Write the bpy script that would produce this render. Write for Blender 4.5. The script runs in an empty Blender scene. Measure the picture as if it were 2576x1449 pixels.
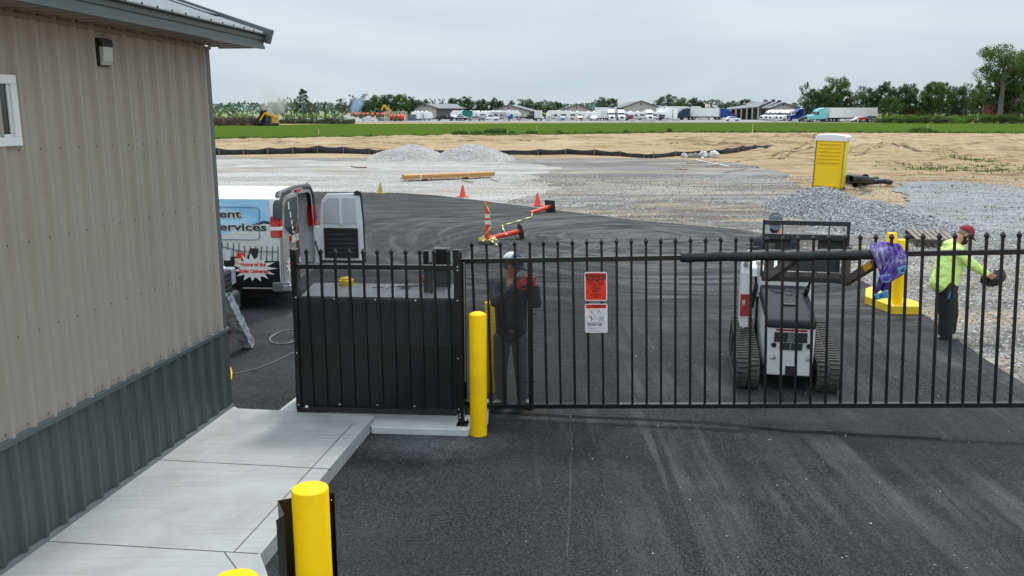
import bpy, bmesh, math, random
from mathutils import Vector, Matrix, noise
PI = math.pi
V = Vector
rnd = random.Random(7)
S = bpy.context.scene
COL = S.collection
# ------------------------------------------------------------------ camera
H = 3.35; FPX = 2200.0; PITCH = math.radians(11.5)
cam_d = bpy.data.cameras.new("camera"); cam = bpy.data.objects.new("camera", cam_d); COL.objects.link(cam)
cam.location = (0, 0, H); cam.rotation_euler = (PI/2 - PITCH, 0, 0)
cam_d.sensor_width = 36; cam_d.lens = 36*FPX/2576; cam_d.clip_start = 0.1; cam_d.clip_end = 20000
S.camera = cam
# ------------------------------------------------------------------ world
SUN_EL = math.radians(58); SUN_AZ = math.radians(16)     # azimuth clockwise from +Y
w = bpy.data.worlds.new("World"); S.world = w; w.use_nodes = True
nt = w.node_tree; nt.nodes.clear()
out = nt.nodes.new("ShaderNodeOutputWorld"); bg = nt.nodes.new("ShaderNodeBackground")
sky = nt.nodes.new("ShaderNodeTexSky"); sky.sky_type = 'NISHITA'; sky.sun_disc = False
sky.sun_elevation = SUN_EL; sky.sun_rotation = SUN_AZ; sky.air_density = 1.0; sky.dust_density = 3.0
tc = nt.nodes.new("ShaderNodeTexCoord"); mp = nt.nodes.new("ShaderNodeMapping"); mp.inputs['Scale'].default_value = (1.2, 1.2, 5.0)
mp.inputs['Rotation'].default_value = (0.0, 0.22, 0)
n1 = nt.nodes.new("ShaderNodeTexNoise"); n1.inputs['Scale'].default_value = 1.7; n1.inputs['Detail'].default_value = 5; n1.inputs['Roughness'].default_value = .48
n1.inputs['Distortion'].default_value = .5
cr = nt.nodes.new("ShaderNodeValToRGB"); cr.color_ramp.elements[0].position = .36; cr.color_ramp.elements[1].position = .66
cr.color_ramp.elements[0].color = (3.5, 4.3, 4.72, 1); cr.color_ramp.elements[1].color = (4.7, 5.1, 5.4, 1)
mx = nt.nodes.new("ShaderNodeMix"); mx.data_type = 'RGBA'; mx.inputs[0].default_value = .92
L = nt.links.new
L(tc.outputs['Generated'], mp.inputs['Vector']); L(mp.outputs[0], n1.inputs['Vector']); L(n1.outputs[0], cr.inputs[0])
L(sky.outputs[0], mx.inputs[6]); L(cr.outputs[0], mx.inputs[7]); sx = nt.nodes.new("ShaderNodeSeparateXYZ"); L(tc.outputs['Generated'], sx.inputs[0])
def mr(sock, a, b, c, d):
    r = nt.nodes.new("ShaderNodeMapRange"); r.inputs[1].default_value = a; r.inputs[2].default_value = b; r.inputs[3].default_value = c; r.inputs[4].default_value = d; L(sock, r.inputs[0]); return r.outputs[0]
ad = nt.nodes.new("ShaderNodeMath"); ad.operation = 'ADD'      # overcast: brighter overhead, plus an added boost behind the camera as fill
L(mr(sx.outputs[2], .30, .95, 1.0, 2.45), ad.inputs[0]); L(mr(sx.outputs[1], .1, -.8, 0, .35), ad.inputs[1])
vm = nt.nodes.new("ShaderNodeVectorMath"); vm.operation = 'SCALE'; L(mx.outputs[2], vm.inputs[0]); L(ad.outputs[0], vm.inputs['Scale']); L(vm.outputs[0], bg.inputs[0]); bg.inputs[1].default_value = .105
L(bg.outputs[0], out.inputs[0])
# ------------------------------------------------------------------ sun (veiled by thin cloud)
sd = bpy.data.lights.new("sun", 'SUN'); sd.energy = 1.5; sd.angle = math.radians(10); sd.color = (1, .96, .9)
so = bpy.data.objects.new("sun", sd); COL.objects.link(so)
so.rotation_euler = (PI/2 - SUN_EL, 0, PI - SUN_AZ)
so.rotation_euler = Vector((math.sin(SUN_AZ)*math.cos(SUN_EL), math.cos(SUN_AZ)*math.cos(SUN_EL), math.sin(SUN_EL))).to_track_quat('Z', 'Y').to_euler()
S.view_settings.view_transform = 'Standard'; S.view_settings.look = 'None'; S.view_settings.gamma = 1; S.view_settings.exposure = 0.58
S.cycles.max_bounces = 6; S.cycles.diffuse_bounces = 3; S.cycles.volume_bounces = 1; S.cycles.transparent_max_bounces = 8
S.cycles.volume_step_rate = 4

# ------------------------------------------------------------------ picture geometry (2576 wide) -> world points
CP, SP = math.cos(PITCH), math.sin(PITCH)
def ray(x, y):
    a = (x-1288)/FPX; b = -(y-724.5)/FPX
    return V((a, CP + b*SP, -SP + b*CP))
def G(x, y, z=0.0):
    d = ray(x, y); t = (z-H)/d.z; return V((d.x*t, d.y*t, z))
def D(x, y, Y):
    d = ray(x, y); t = Y/d.y; return V((d.x*t, Y, H+d.z*t))
def AX(x, Y, z=0.0):
    t = Y*CP + (H-z)*SP; return V(((x-1288)/FPX*t, Y, z))
def PLN(x, y, p, n):
    d = ray(x, y); o = V((0, 0, H)); t = (p-o).dot(n)/d.dot(n); return o + d*t

# ------------------------------------------------------------------ mesh builder
class MB:
    def __init__(s): s.v = []; s.f = []; s.m = []; s.mi = 0
    def add(s, vs, fs):
        b = len(s.v); s.v += [tuple(p) for p in vs]
        for f in fs: s.f.append(tuple(b+i for i in f)); s.m.append(s.mi)
        return s
    def box(s, x0, y0, z0, x1, y1, z1, M=None):
        vs = [V((x, y, z)) for z in (z0, z1) for y in (y0, y1) for x in (x0, x1)]
        if M: vs = [M @ p for p in vs]
        return s.add(vs, [(0,2,3,1), (4,5,7,6), (0,1,5,4), (2,6,7,3), (0,4,6,2), (1,3,7,5)])
    def bar(s, a, b, w_, h, up=V((0, 0, 1))):
        a, b = V(a), V(b); d = (b-a).normalized()
        if abs(d.dot(up)) > .98: up = V((0, 1, 0))
        r = d.cross(up).normalized(); u = r.cross(d)
        vs = [p + r*(i*w_/2) + u*(j*h/2) for p in (a, b) for j in (-1, 1) for i in (-1, 1)]
        return s.add(vs, [(0,1,3,2), (4,6,7,5), (0,4,5,1), (2,3,7,6), (0,2,6,4), (1,5,7,3)])
    def tube(s, pts, r, n=10, cap=True, closed=False):
        pts = [V(p) for p in pts]; k = len(pts)
        rs = r if isinstance(r, (list, tuple)) else [r]*k
        vs = []; pu = None
        for i, p in enumerate(pts):
            d = (pts[min(i+1, k-1)] - pts[max(i-1, 0)])
            d = d.normalized() if d.length > 1e-9 else V((0, 0, 1))
            if pu is None:
                pu = V((0, 0, 1)) if abs(d.z) < .9 else V((1, 0, 0))
            rr = d.cross(pu)
            if rr.length < 1e-6: rr = d.cross(V((0, 1, 0)))
            rr.normalize(); pu = rr.cross(d)
            for j in range(n):
                a = 2*PI*j/n; vs.append(p + (rr*math.cos(a) + pu*math.sin(a))*rs[i])
        fs = [(i*n+j, i*n+(j+1) % n, (i+1)*n+(j+1) % n, (i+1)*n+j) for i in range(k-1) for j in range(n)]
        if cap: fs += [tuple(range(n-1, -1, -1)), tuple((k-1)*n+j for j in range(n))]
        return s.add(vs, fs)
    def cyl(s, a, b, r, n=16, r2=None): return s.tube([a, b], [r, r if r2 is None else r2], n)
    def capsule(s, a, b, r0, r1=None, n=12):
        a, b = V(a), V(b); r1 = r0 if r1 is None else r1
        d = (b-a); d = d.normalized() if d.length > 1e-6 else V((0, 0, 1))
        if (b-a).length < 1e-4: b = a + d*1e-3
        pts = []; rs = []
        for k in (0, 25, 50, 75): 
            t = math.radians(k); pts.append(a - d*r0*math.cos(t)); rs.append(max(r0*math.sin(t), r0*.02))
        pts.append(a); rs.append(r0); pts.append(b); rs.append(r1)
        for k in (75, 50, 25, 0):
            t = math.radians(k); pts.append(b + d*r1*math.cos(t)); rs.append(max(r1*math.sin(t), r1*.02))
        return s.tube(pts, rs, n)
    def lathe(s, prof, c=(0, 0, 0), n=20, M=None, cap=True):
        c = V(c); vs = []
        for r, z in prof:
            for j in range(n):
                a = 2*PI*j/n; p = V((r*math.cos(a), r*math.sin(a), z))
                vs.append((M @ p if M else p) + c)
        k = len(prof)
        fs = [(i*n+j, i*n+(j+1) % n, (i+1)*n+(j+1) % n, (i+1)*n+j) for i in range(k-1) for j in range(n)]
        if cap: fs += [tuple(range(n-1, -1, -1)), tuple((k-1)*n+j for j in range(n))]
        return s.add(vs, fs)
    def prism(s, poly, e):
        poly = [V(p) for p in poly]; e = V(e); k = len(poly)
        return s.add(poly + [p+e for p in poly], [tuple(range(k-1, -1, -1)), tuple(range(k, 2*k))] + [(i, (i+1) % k, k+(i+1) % k, k+i) for i in range(k)])
    def face(s, poly): return s.add(poly, [tuple(range(len(poly)))])
    def ell(s, c, r, n=14, M=None):
        c = V(c); m = n//2+1; vs = []
        for i in range(m+1):
            t = PI*i/m
            for j in range(n):
                a = 2*PI*j/n; rr = max(math.sin(t), .015)
                p = V((r[0]*rr*math.cos(a), r[1]*rr*math.sin(a), r[2]*math.cos(t)))
                vs.append(c + (M @ p if M else p))
        fs = [((i+1)*n+j, (i+1)*n+(j+1) % n, i*n+(j+1) % n, i*n+j) for i in range(m) for j in range(n)]
        fs += [tuple(range(n)), tuple(m*n+j for j in range(n-1, -1, -1))]
        return s.add(vs, fs)
    def grid(s, fn, nu, nv):
        vs = [fn(i/nu, j/nv) for j in range(nv+1) for i in range(nu+1)]
        return s.add(vs, [(j*(nu+1)+i, j*(nu+1)+i+1, (j+1)*(nu+1)+i+1, (j+1)*(nu+1)+i) for j in range(nv) for i in range(nu)])
    def sheet(s, pts, z=None):     # triangulated outline (any polygon)
        from mathutils.geometry import tessellate_polygon
        pts = [V(p) if z is None else V((p[0], p[1], z)) for p in pts]
        return s.add(pts, [t if (pts[t[1]]-pts[t[0]]).cross(pts[t[2]]-pts[t[0]]).z > 0 else (t[0], t[2], t[1]) for t in tessellate_polygon([pts])])
    def mesh(s, name, off=None, smooth=None):
        me = bpy.data.meshes.new(name)
        vs = s.v if off is None else [(x-off.x, y-off.y, z-off.z) for x, y, z in s.v]
        me.from_pydata(vs, [], s.f); me.polygons.foreach_set("material_index", s.m)
        if smooth is not None:
            me.polygons.foreach_set("use_smooth", [True]*len(me.polygons))
            me.update(); me.set_sharp_from_angle(angle=math.radians(smooth))
        me.update(); return me

def base_of(o):
    p = V((0, 0, 0))
    while o: p += o.location; o = o.parent
    return p
def thing(name, label, cat, loc=(0, 0, 0), rz=0, group=None):
    o = bpy.data.objects.new(name, None); o.empty_display_size = .2; COL.objects.link(o)
    o.location = loc; o.rotation_euler = (0, 0, rz); o['label'] = label; o['category'] = cat
    if group: o['group'] = group
    return o
def obj(name, mb, mat, parent=None, world=False, smooth=None, bevel=0, label=None, solid=0):
    """one mesh object; world=True: the builder holds world points, shifted to the parent's base"""
    off = base_of(parent) if (world and parent) else None
    me = mb.mesh(name, off, smooth)
    for m in (mat if isinstance(mat, list) else [mat]): me.materials.append(m)
    o = bpy.data.objects.new(name, me); COL.objects.link(o)
    if parent: o.parent = parent
    if label: o['label'] = label
    if bevel:
        b = o.modifiers.new("bevel", 'BEVEL'); b.width = bevel; b.segments = 2; b.limit_method = 'ANGLE'; b.angle_limit = math.radians(40)
    if solid:
        b = o.modifiers.new("solid", 'SOLIDIFY'); b.thickness = solid
    return o
def tag(o, label, cat, group=None):
    o['label'] = label; o['category'] = cat
    if group: o['group'] = group
    return o
def single(name, mb, mat, label, cat, group=None, **k):
    """a thing that is one mesh, origin at its base"""
    xs = [p[0] for p in mb.v]; ys = [p[1] for p in mb.v]; zs = [p[2] for p in mb.v]
    c = V(((min(xs)+max(xs))/2, (min(ys)+max(ys))/2, min(zs)))
    mb.v = [(x-c.x, y-c.y, z-c.z) for x, y, z in mb.v]
    o = obj(name, mb, mat, **k); o.location = c; return tag(o, label, cat, group)
def struct(name, mb, mat, kind='structure', **k):
    o = obj(name, mb, mat, **k); o['kind'] = kind; return o
def dup(root, loc, rz=0, label=None, scale=None):
    def cp(o, par):
        c = o.copy(); COL.objects.link(c)
        if par: c.parent = par
        for ch in [k for k in KIDS.get(o.name, [])]: cp(ch, c)
        return c
    KIDS = {}
    for o in root.children_recursive: KIDS.setdefault(o.parent.name, []).append(o)
    r = cp(root, None); r.location = loc; r.rotation_euler = (0, 0, rz)
    if scale: r.scale = scale if not isinstance(scale, (int, float)) else (scale,)*3
    if label: r['label'] = label
    return r
def blob(name, mb, mat, parent, voxel=.012, it=5, label=None, world=True):
    """overlapping closed shapes fused to one continuous skin"""
    o = obj(name, mb, mat, parent, world=world, smooth=180, label=label)
    r = o.modifiers.new("fuse", 'REMESH'); r.mode = 'VOXEL'; r.voxel_size = voxel; r.use_smooth_shade = True
    k = o.modifiers.new("soften", 'SMOOTH'); k.iterations = it; k.factor = .5
    return o
def text_mesh(txt, size, fat=0.0, ext=0.001, align='CENTER', sx=1.0):
    c = bpy.data.curves.new("lettering", 'FONT'); c.body = txt; c.size = size; c.offset = fat; c.extrude = ext; c.align_x = align; c.resolution_u = 3
    o = bpy.data.objects.new("lettering", c); me = bpy.data.meshes.new_from_object(o)
    for v in me.vertices: v.co.x *= sx
    bpy.data.objects.remove(o); bpy.data.curves.remove(c); return me
def text(txt, p, right, up, size, mat, parent, fat=0.0, ext=.001, align='CENTER', sx=1.0, name='lettering'):
    """p, right, up in world space (parent unrotated)"""
    me = text_mesh(txt, size, fat, ext, align, sx); me.name = name
    r = V(right).normalized(); u = V(up).normalized(); n = r.cross(u)
    M = Matrix.Translation(V(p) - base_of(parent)) @ Matrix((r, u, n)).transposed().to_4x4()
    me.transform(M); me.materials.append(mat)
    o = bpy.data.objects.new(name, me); COL.objects.link(o); o.parent = parent; return o

# ------------------------------------------------------------------ materials
class NT:
    def __init__(s, name):
        s.mat = bpy.data.materials.new(name); s.mat.use_nodes = True; s.t = s.mat.node_tree
        s.b = s.t.nodes['Principled BSDF']; s.tc = s.t.nodes.new("ShaderNodeTexCoord")
    def lk(s, a, b): s.t.links.new(a, b)
    def setv(s, sock, v):
        if hasattr(v, 'links') or isinstance(v, bpy.types.NodeSocket): s.lk(v, sock)
        else:
            if isinstance(v, tuple) and len(v) == 3 and sock.type == 'RGBA': v = v + (1,)
            sock.default_value = v
    def mp(s, sc=(1, 1, 1), rot=(0, 0, 0), loc=(0, 0, 0), src=None):
        m = s.t.nodes.new("ShaderNodeMapping"); m.inputs['Scale'].default_value = sc; m.inputs['Rotation'].default_value = rot; m.inputs['Location'].default_value = loc
        s.lk(src or s.tc.outputs['Object'], m.inputs['Vector']); return m.outputs[0]
    def noise(s, sc, det=3, ro=.5, vec=None, dist=0):
        n = s.t.nodes.new("ShaderNodeTexNoise"); n.inputs['Scale'].default_value = sc; n.inputs['Detail'].default_value = det
        n.inputs['Roughness'].default_value = ro; n.inputs['Distortion'].default_value = dist
        s.lk(vec or s.tc.outputs['Object'], n.inputs['Vector']); return n.outputs[0]
    def voro(s, sc, vec=None, out='Distance', feat='F1'):
        n = s.t.nodes.new("ShaderNodeTexVoronoi"); n.feature = feat; n.inputs['Scale'].default_value = sc
        s.lk(vec or s.tc.outputs['Object'], n.inputs['Vector']); return n.outputs[out]
    def ramp(s, f, stops):
        r = s.t.nodes.new("ShaderNodeValToRGB"); e = r.color_ramp.elements
        while len(e) < len(stops): e.new(.5)
        for k, (p, c) in zip(e, stops):
            k.position = p; k.color = (c, c, c, 1) if isinstance(c, (int, float)) else tuple(c) + (1,)
        s.lk(f, r.inputs[0]); return r.outputs[0]
    def mix(s, f, a, b, mode='MIX'):
        m = s.t.nodes.new("ShaderNodeMix"); m.data_type = 'RGBA'; m.blend_type = mode
        s.setv(m.inputs[0], f); s.setv(m.inputs[6], a); s.setv(m.inputs[7], b); return m.outputs[2]
    def math(s, op, a, b=0.5, c=None):
        m = s.t.nodes.new("ShaderNodeMath"); m.operation = op; m.use_clamp = op != 'ADD' and op != 'SUBTRACT'
        if op in ('SINE',): m.use_clamp = False
        s.setv(m.inputs[0], a); s.setv(m.inputs[1], b)
        if c is not None: s.setv(m.inputs[2], c)
        return m.outputs[0]
    def bump(s, h, st=.3, d=.01, nrm=None):
        b = s.t.nodes.new("ShaderNodeBump"); b.inputs['Strength'].default_value = st; b.inputs['Distance'].default_value = d
        s.lk(h, b.inputs['Height'])
        if nrm: s.lk(nrm, b.inputs['Normal'])
        s.lk(b.outputs[0], s.b.inputs['Normal']); return b.outputs[0]
    def done(s, col, rough=.6, metal=0.0, spec=None):
        s.setv(s.b.inputs['Base Color'], col); s.setv(s.b.inputs['Roughness'], rough); s.setv(s.b.inputs['Metallic'], metal)
        if spec is not None: s.setv(s.b.inputs['Specular IOR Level'], spec)
        return s.mat
_mc = {}
def M(name, c, rough=.6, metal=0.0, var=.12, sc=6.0, bump=0, bsc=60, bd=.004, spec=None, dirt=None):
    """paint, plastic, rubber, cloth: base colour with patchy wear and a fine bump"""
    if name in _mc: return _mc[name]
    n = NT(name); a = n.noise(sc, 5, .6)
    f = n.ramp(a, [(.3, 0.0), (.7, 1.0)])
    lo = tuple(x*(1-var) for x in c); hi = tuple(min(1, x*(1+var)) for x in c)
    col = n.mix(f, lo, hi)
    if dirt:
        d = n.ramp(n.noise(sc*.6, 8, .7, vec=n.mp(loc=(3, 5, 1))), [(.5, 0.0), (.75, 1.0)])
        col = n.mix(n.math('MULTIPLY', d, dirt[3]), col, tuple(dirt[:3]))
    if bump: n.bump(n.noise(bsc, 3), bump, bd)
    r = n.math('ADD', rough-.06, n.math('MULTIPLY', a, .12))
    _mc[name] = n.done(col, r, metal, spec); return _mc[name]
black_steel = M('black powder coat', (.006, .006, .007), .36, var=.2, sc=3, bump=.15, bsc=300, bd=.001)
black_sheet = M('black sheet metal', (.0075, .0078, .008), .42, var=.18, sc=2.5, bump=.05, bsc=9, bd=.01)
yellow_paint = M('safety yellow paint', (.98, .60, .0015), .5, var=.05, sc=5, bump=.25, bsc=120, bd=.002, dirt=(.40, .25, .02, .3), spec=.2)
white_paint = M('white gloss paint', (.8, .8, .8), .3, var=.04, sc=2, dirt=(.4, .36, .3, .2))
white_far = M('white panel', (.86, .86, .85), .5, var=.05, sc=.6, dirt=(.45, .42, .38, .25))
rubber = M('black rubber', (.018, .018, .019), .75, var=.3, sc=9, bump=.3, bsc=80, bd=.003, dirt=(.12, .11, .1, .35))
dark_glass = M('dark glass', (.012, .015, .018), .08, var=.2, sc=1.5, spec=.8)
grey_steel = M('galvanised steel', (.42, .43, .44), .45, .6, var=.15, sc=14)
chrome = M('chrome', (.6, .6, .62), .2, .9, var=.05)
skin = M('skin', (.50, .25, .17), .55, var=.12, sc=25, bump=.1, bsc=200, bd=.001)
red_lamp = M('red lamp lens', (.5, .006, .01), .15, var=.2, sc=20)
# ================================================================== SETTING
def smooth(a, b, x):
    t = max(0, min(1, (x-a)/(b-a))); return t*t*(3-2*t)
def rag(pts, step=.5, amp=.12, seed=0, grow=0.0):
    out_ = []; k = len(pts)
    for i in range(k):
        a, b = V(pts[i]), V(pts[(i+1) % k]); d = b-a; n = max(1, min(200, int(d.length/step)))
        nr = V((-d.y, d.x, 0)).normalized()
        for j in range(n):
            p = a + d*(j/n); q = amp*(1 + p.y*grow)
            out_.append(p + nr*q*(noise.noise(p*(.9/ (1+p.y*grow)) + V((seed, 0, 0))) + .5*noise.noise(p*3.1/(1+p.y*grow) + V((0, seed, 0))) + .45*noise.noise(p*9/(1+p.y*grow))))
    return out_
def interp(t, x):
    for (a, b), (c, d) in zip(t, t[1:]):
        if x <= c: return b + (d-b)*max(0, min(1, (x-a)/(c-a)))
    return t[-1][1]
def proj(p):
    v = V(p)-V((0, 0, H)); z = v.y*CP - v.z*SP
    return 1288+FPX*v.x/z, 724.5-FPX*(v.y*SP+v.z*CP)/z

# ---- bare dirt: one sheet to the horizon, churned where the grading stopped
n = NT('bare dirt')
big = n.noise(.09, 6, .62, dist=.6); streak = n.noise(1.0, 7, .68, vec=n.mp((.16, 1.1, 1)), dist=.5); fine = n.noise(3.2, 9, .75)
c = n.mix(n.ramp(fine, [(.3, 0.0), (.68, 1.0)]), (.33, .232, .13), (.50, .375, .225))
c = n.mix(n.ramp(streak, [(.50, 0.0), (.58, .9)]), c, (.22, .145, .08))
c = n.mix(n.ramp(big, [(.5, 0.0), (.66, .75)]), c, (.52, .405, .26))
ruts = n.ramp(n.noise(1.0, 5, .7, vec=n.mp((.05, 2.2, 1), rot=(0, 0, .06))), [(.52, 0.0), (.58, .9)])
c = n.mix(n.math('MULTIPLY', ruts, n.ramp(n.noise(.08, 2, vec=n.mp(loc=(9, 2, 0))), [(.48, 0.0), (.6, 1.0)])), c, (.25, .155, .075))
n.bump(n.math('ADD', fine, streak), .9, .22)
dirt_m = n.done(c, .95, spec=.2)
YEDGE = [(0, 380), (545, 382), (940, 382), (1290, 383), (1700, 384), (1800, 378), (1900, 395), (1990, 425), (2100, 452), (2576, 452), (4000, 460)]
nearE = [(-400, 353), (545, 350), (800, 347), (1300, 339), (1700, 333), (2100, 333), (2576, 335), (3400, 338)]
def ground_h(x, y):
    if y < 30: return -.03
    px, py = proj((x, y, 0)); m = smooth(2, 16, interp(YEDGE, px)-py) * smooth(0, 5, py-interp(nearE, px)-.5)
    h = 0
    if m > 0:
        h = .20*noise.noise(V((x*.14, y*.42, 0))) + .22*abs(noise.noise(V((x*.5, y*.9, 3)))) + .1*noise.noise(V((x*1.3, y*1.9, 7)))
        for cx, cy, sx, sy, hh in MOUNDS:
            g = math.exp(-((x-cx)/sx)**2-((y-cy)/sy)**2); h += g*hh*(1+.5*noise.noise(V((x*.9, y*.9, 1)))+.3*noise.noise(V((x*2.3, y*2.3, 1))))
    return -.03 + m*(h+.05)
MOUNDS = [(27, 66, 4.5, 3.2, .6), (37, 68, 8, 4, .75), (46, 72, 8, 4, .8), (19, 84, 9, 3, .7), (31, 92, 9, 3, .9), (-4, 100, 22, 3, .5), (-22, 74, 14, 1.2, .22)]
mb = MB(); rows = [-8, 0, 6, 12, 20, 26, 30]
while rows[-1] < 150: rows.append(rows[-1]*1.0062+.06)
rows += [170, 200, 260, 340, 440]
nc = 230
for j, y in enumerate(rows):
    for i in range(nc+1):
        x = (i/nc*2-1)*(max(y, 0)*.80+14); mb.v.append((x, y, ground_h(x, y)))
for j in range(len(rows)-1):
    for i in range(nc):
        a = j*(nc+1)+i; mb.f.append((a, a+1, a+nc+2, a+nc+1)); mb.m.append(0)
e = len(mb.v); mb.add([(-9000, -200, -.6), (9000, -200, -.6), (9000, 12000, -.6), (-9000, 12000, -.6)], [(0, 1, 2, 3)])
struct('ground', mb, dirt_m, smooth=60)

rut_m = M('damp churned soil', (.27, .19, .115), 1.0, var=.35, sc=2, spec=0, bump=.8, bsc=5, bd=.1)
RUTS = [[(1945, 395), (1990, 380), (2040, 364), (2064, 354)], [(1960, 402), (2010, 386), (2048, 372)], [(2130, 349), (2180, 347), (2240, 346)], [(1820, 412), (1880, 402), (1950, 398)], [(1150, 358), (1300, 356), (1420, 360)], [(1700, 352), (1850, 353), (1980, 351)], [(1260, 346), (1500, 345), (1760, 347)], [(700, 362), (860, 359), (1010, 362)], [(2150, 398), (2220, 392), (2320, 396)], [(1640, 372), (1760, 369), (1880, 371)]]
for r_i, rp_ in enumerate(RUTS):
    pp = [V(G(x, y)) for x, y in rp_]; m = MB(); Q_ = []
    for a, b in zip(pp, pp[1:]): Q_ += [a.lerp(b, j/30) for j in range(30)]
    for i in range(len(Q_)-1):
        d = (Q_[i+1]-Q_[i]).normalized(); nn = V((-d.y, d.x, 0)); w_ = .06+.35*abs(noise.noise(Q_[i]*1.3)); w2 = .06+.35*abs(noise.noise(Q_[i+1]*1.3))
        if noise.noise(Q_[i]*.6+V((5, r_i, 0))) < -.12: continue
        q4 = [Q_[i]+nn*w_, Q_[i]-nn*w_, Q_[i+1]-nn*w2, Q_[i+1]+nn*w2]; m.add([V((v.x, v.y, ground_h(v.x, v.y)+.07)) for v in q4], [(0, 1, 2, 3)])
    struct('wheel_rut', m, rut_m)
# ---- distant farmland beyond the yard
n = NT('farmland'); c = n.mix(n.ramp(n.noise(.01, 3, vec=n.mp((.3, 1.6, 1))), [(.4, 0.0), (.6, 1.0)]), (.16, .22, .10), (.30, .30, .17))
far_m = n.done(c, .95, spec=.1)
mb = MB(); mb.sheet([(-9000, 350, .03), (9000, 350, .03), (9000, 12000, .03), (-9000, 12000, .03)]); struct('far_fields', mb, far_m)
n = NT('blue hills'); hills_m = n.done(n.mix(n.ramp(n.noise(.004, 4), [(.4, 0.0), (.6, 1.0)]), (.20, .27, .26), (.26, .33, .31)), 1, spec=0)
mb = MB()
for i in range(160):
    x0 = -5200+i*65; x1 = x0+65
    hh = lambda x: 22 + 16*noise.noise(V((x*.0011, 0, 0))) + 5*noise.noise(V((x*.006, 4, 0)))
    mb.add([(x0, 4200, 0), (x1, 4200, 0), (x1, 4500, hh(x1)), (x0, 4500, hh(x0)), (x1, 5200, 0), (x0, 5200, 0)], [(0, 1, 2, 3), (3, 2, 4, 5)])
struct('hills', mb, hills_m, smooth=80)

# ---- crop field
n = NT('young crop'); a = n.noise(.25, 6, .65, vec=n.mp((.35, 1.4, 1))); f = n.noise(6, 6, .8)
c = n.mix(n.ramp(f, [(.35, 0.0), (.65, 1.0)]), (.044, .080, .012), (.095, .148, .026))
c = n.mix(n.ramp(a, [(.55, 0.0), (.75, .7)]), c, (.15, .165, .05)); n.bump(f, .8, .15)
field_m = n.done(c, 1.0, spec=0)
farE = [(3400, 313), (2576, 312), (2300, 309), (2000, 308.5), (1500, 309.5), (1100, 311), (830, 312), (545, 317), (-400, 322)]
mb = MB(); mb.sheet(rag([G(x, y) for x, y in nearE] + [G(x, y) for x, y in farE], 1.6, .9, 3), .035)
struct('crop_field', mb, field_m)
# ragged green fringe where the crop meets the dirt
def tuft_mesh(h, r, k, seed, w_=.03):
    q = random.Random(seed); m = MB()
    for _ in range(k):
        a = q.uniform(0, 6.28); d = r*math.sqrt(q.random()); hh = h*q.uniform(.45, 1)*(1-.45*d/r); l = q.uniform(.1, .5)*hh
        b = q.uniform(0, 6.28); p = V((d*math.cos(a), d*math.sin(a), -.02)); t = p+V((math.cos(a)*l, math.sin(a)*l, hh)); s_ = V((math.cos(b), math.sin(b), 0))*w_
        md = (p+t)/2+V((0, 0, hh*.12)); m.add([p-s_, p+s_, md+s_*.9, t, md-s_*.9], [(0, 1, 2, 4), (4, 2, 3)])
    return m
n = NT('weed leaves'); g = n.t.nodes.new("ShaderNodeNewGeometry")
weed_m = n.done(n.mix(n.ramp(g.outputs['Random Per Island'], [(0, 0.0), (1, 1.0)]), (.045, .10, .018), (.15, .22, .06)), .8, spec=.2)
q = random.Random(5); m = MB()
for k in range(900):
    x = q.uniform(480, 2700); p = G(x, interp(nearE, x)+q.uniform(-2.5, 1.5)); t = tuft_mesh(q.uniform(.15, .55), .35, 7, k, .05)
    m.add([V(v)+p for v in t.v], t.f)
struct('grass', m, weed_m, kind='stuff')
# weed bushes on the field edge
WB = [(1258, 334, 1.3, .9), (1230, 334, 1.15, .7), (1150, 337, .9, .7), (1165, 337, .8, .6), (1195, 336, .85, .6), (1290, 334, .6, .5), (1330, 333, .55, .5), (1345, 334, .6, .4), (1205, 335, .7, .5),
      (1405, 334, .75, .35), (1340, 335, .5, .4), (1040, 343, .7, .3), (930, 346, .7, .35), (885, 347, .5, .3), (1575, 332, .7, .3), (1508, 333, .5, .5), (2614, 330, .5, .4), (1684, 330, .9, .35), (2315, 330, 1.1, 1.6), (2335, 331, .7, 1.4), (970, 346, .5, .3), (610, 349, .7, .3), (1415, 335, .5, .4)]
WL = ['tallest bushy weed on the field edge', 'bushy weed just left of the tallest one', 'low dark weed clump in a pair on the field edge', 'right one of the low pair of weed clumps']
for k, (x, y, h, r) in enumerate(WB):
    o = obj('weed_clump', tuft_mesh(h, r, int(90+120*r), 50+k, .045), weed_m); o.location = G(x, y+2)
    tag(o, WL[k] if k < 4 else 'small ragged weed clump along the near edge of the green field', 'weed', 'weeds along the field edge')

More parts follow.
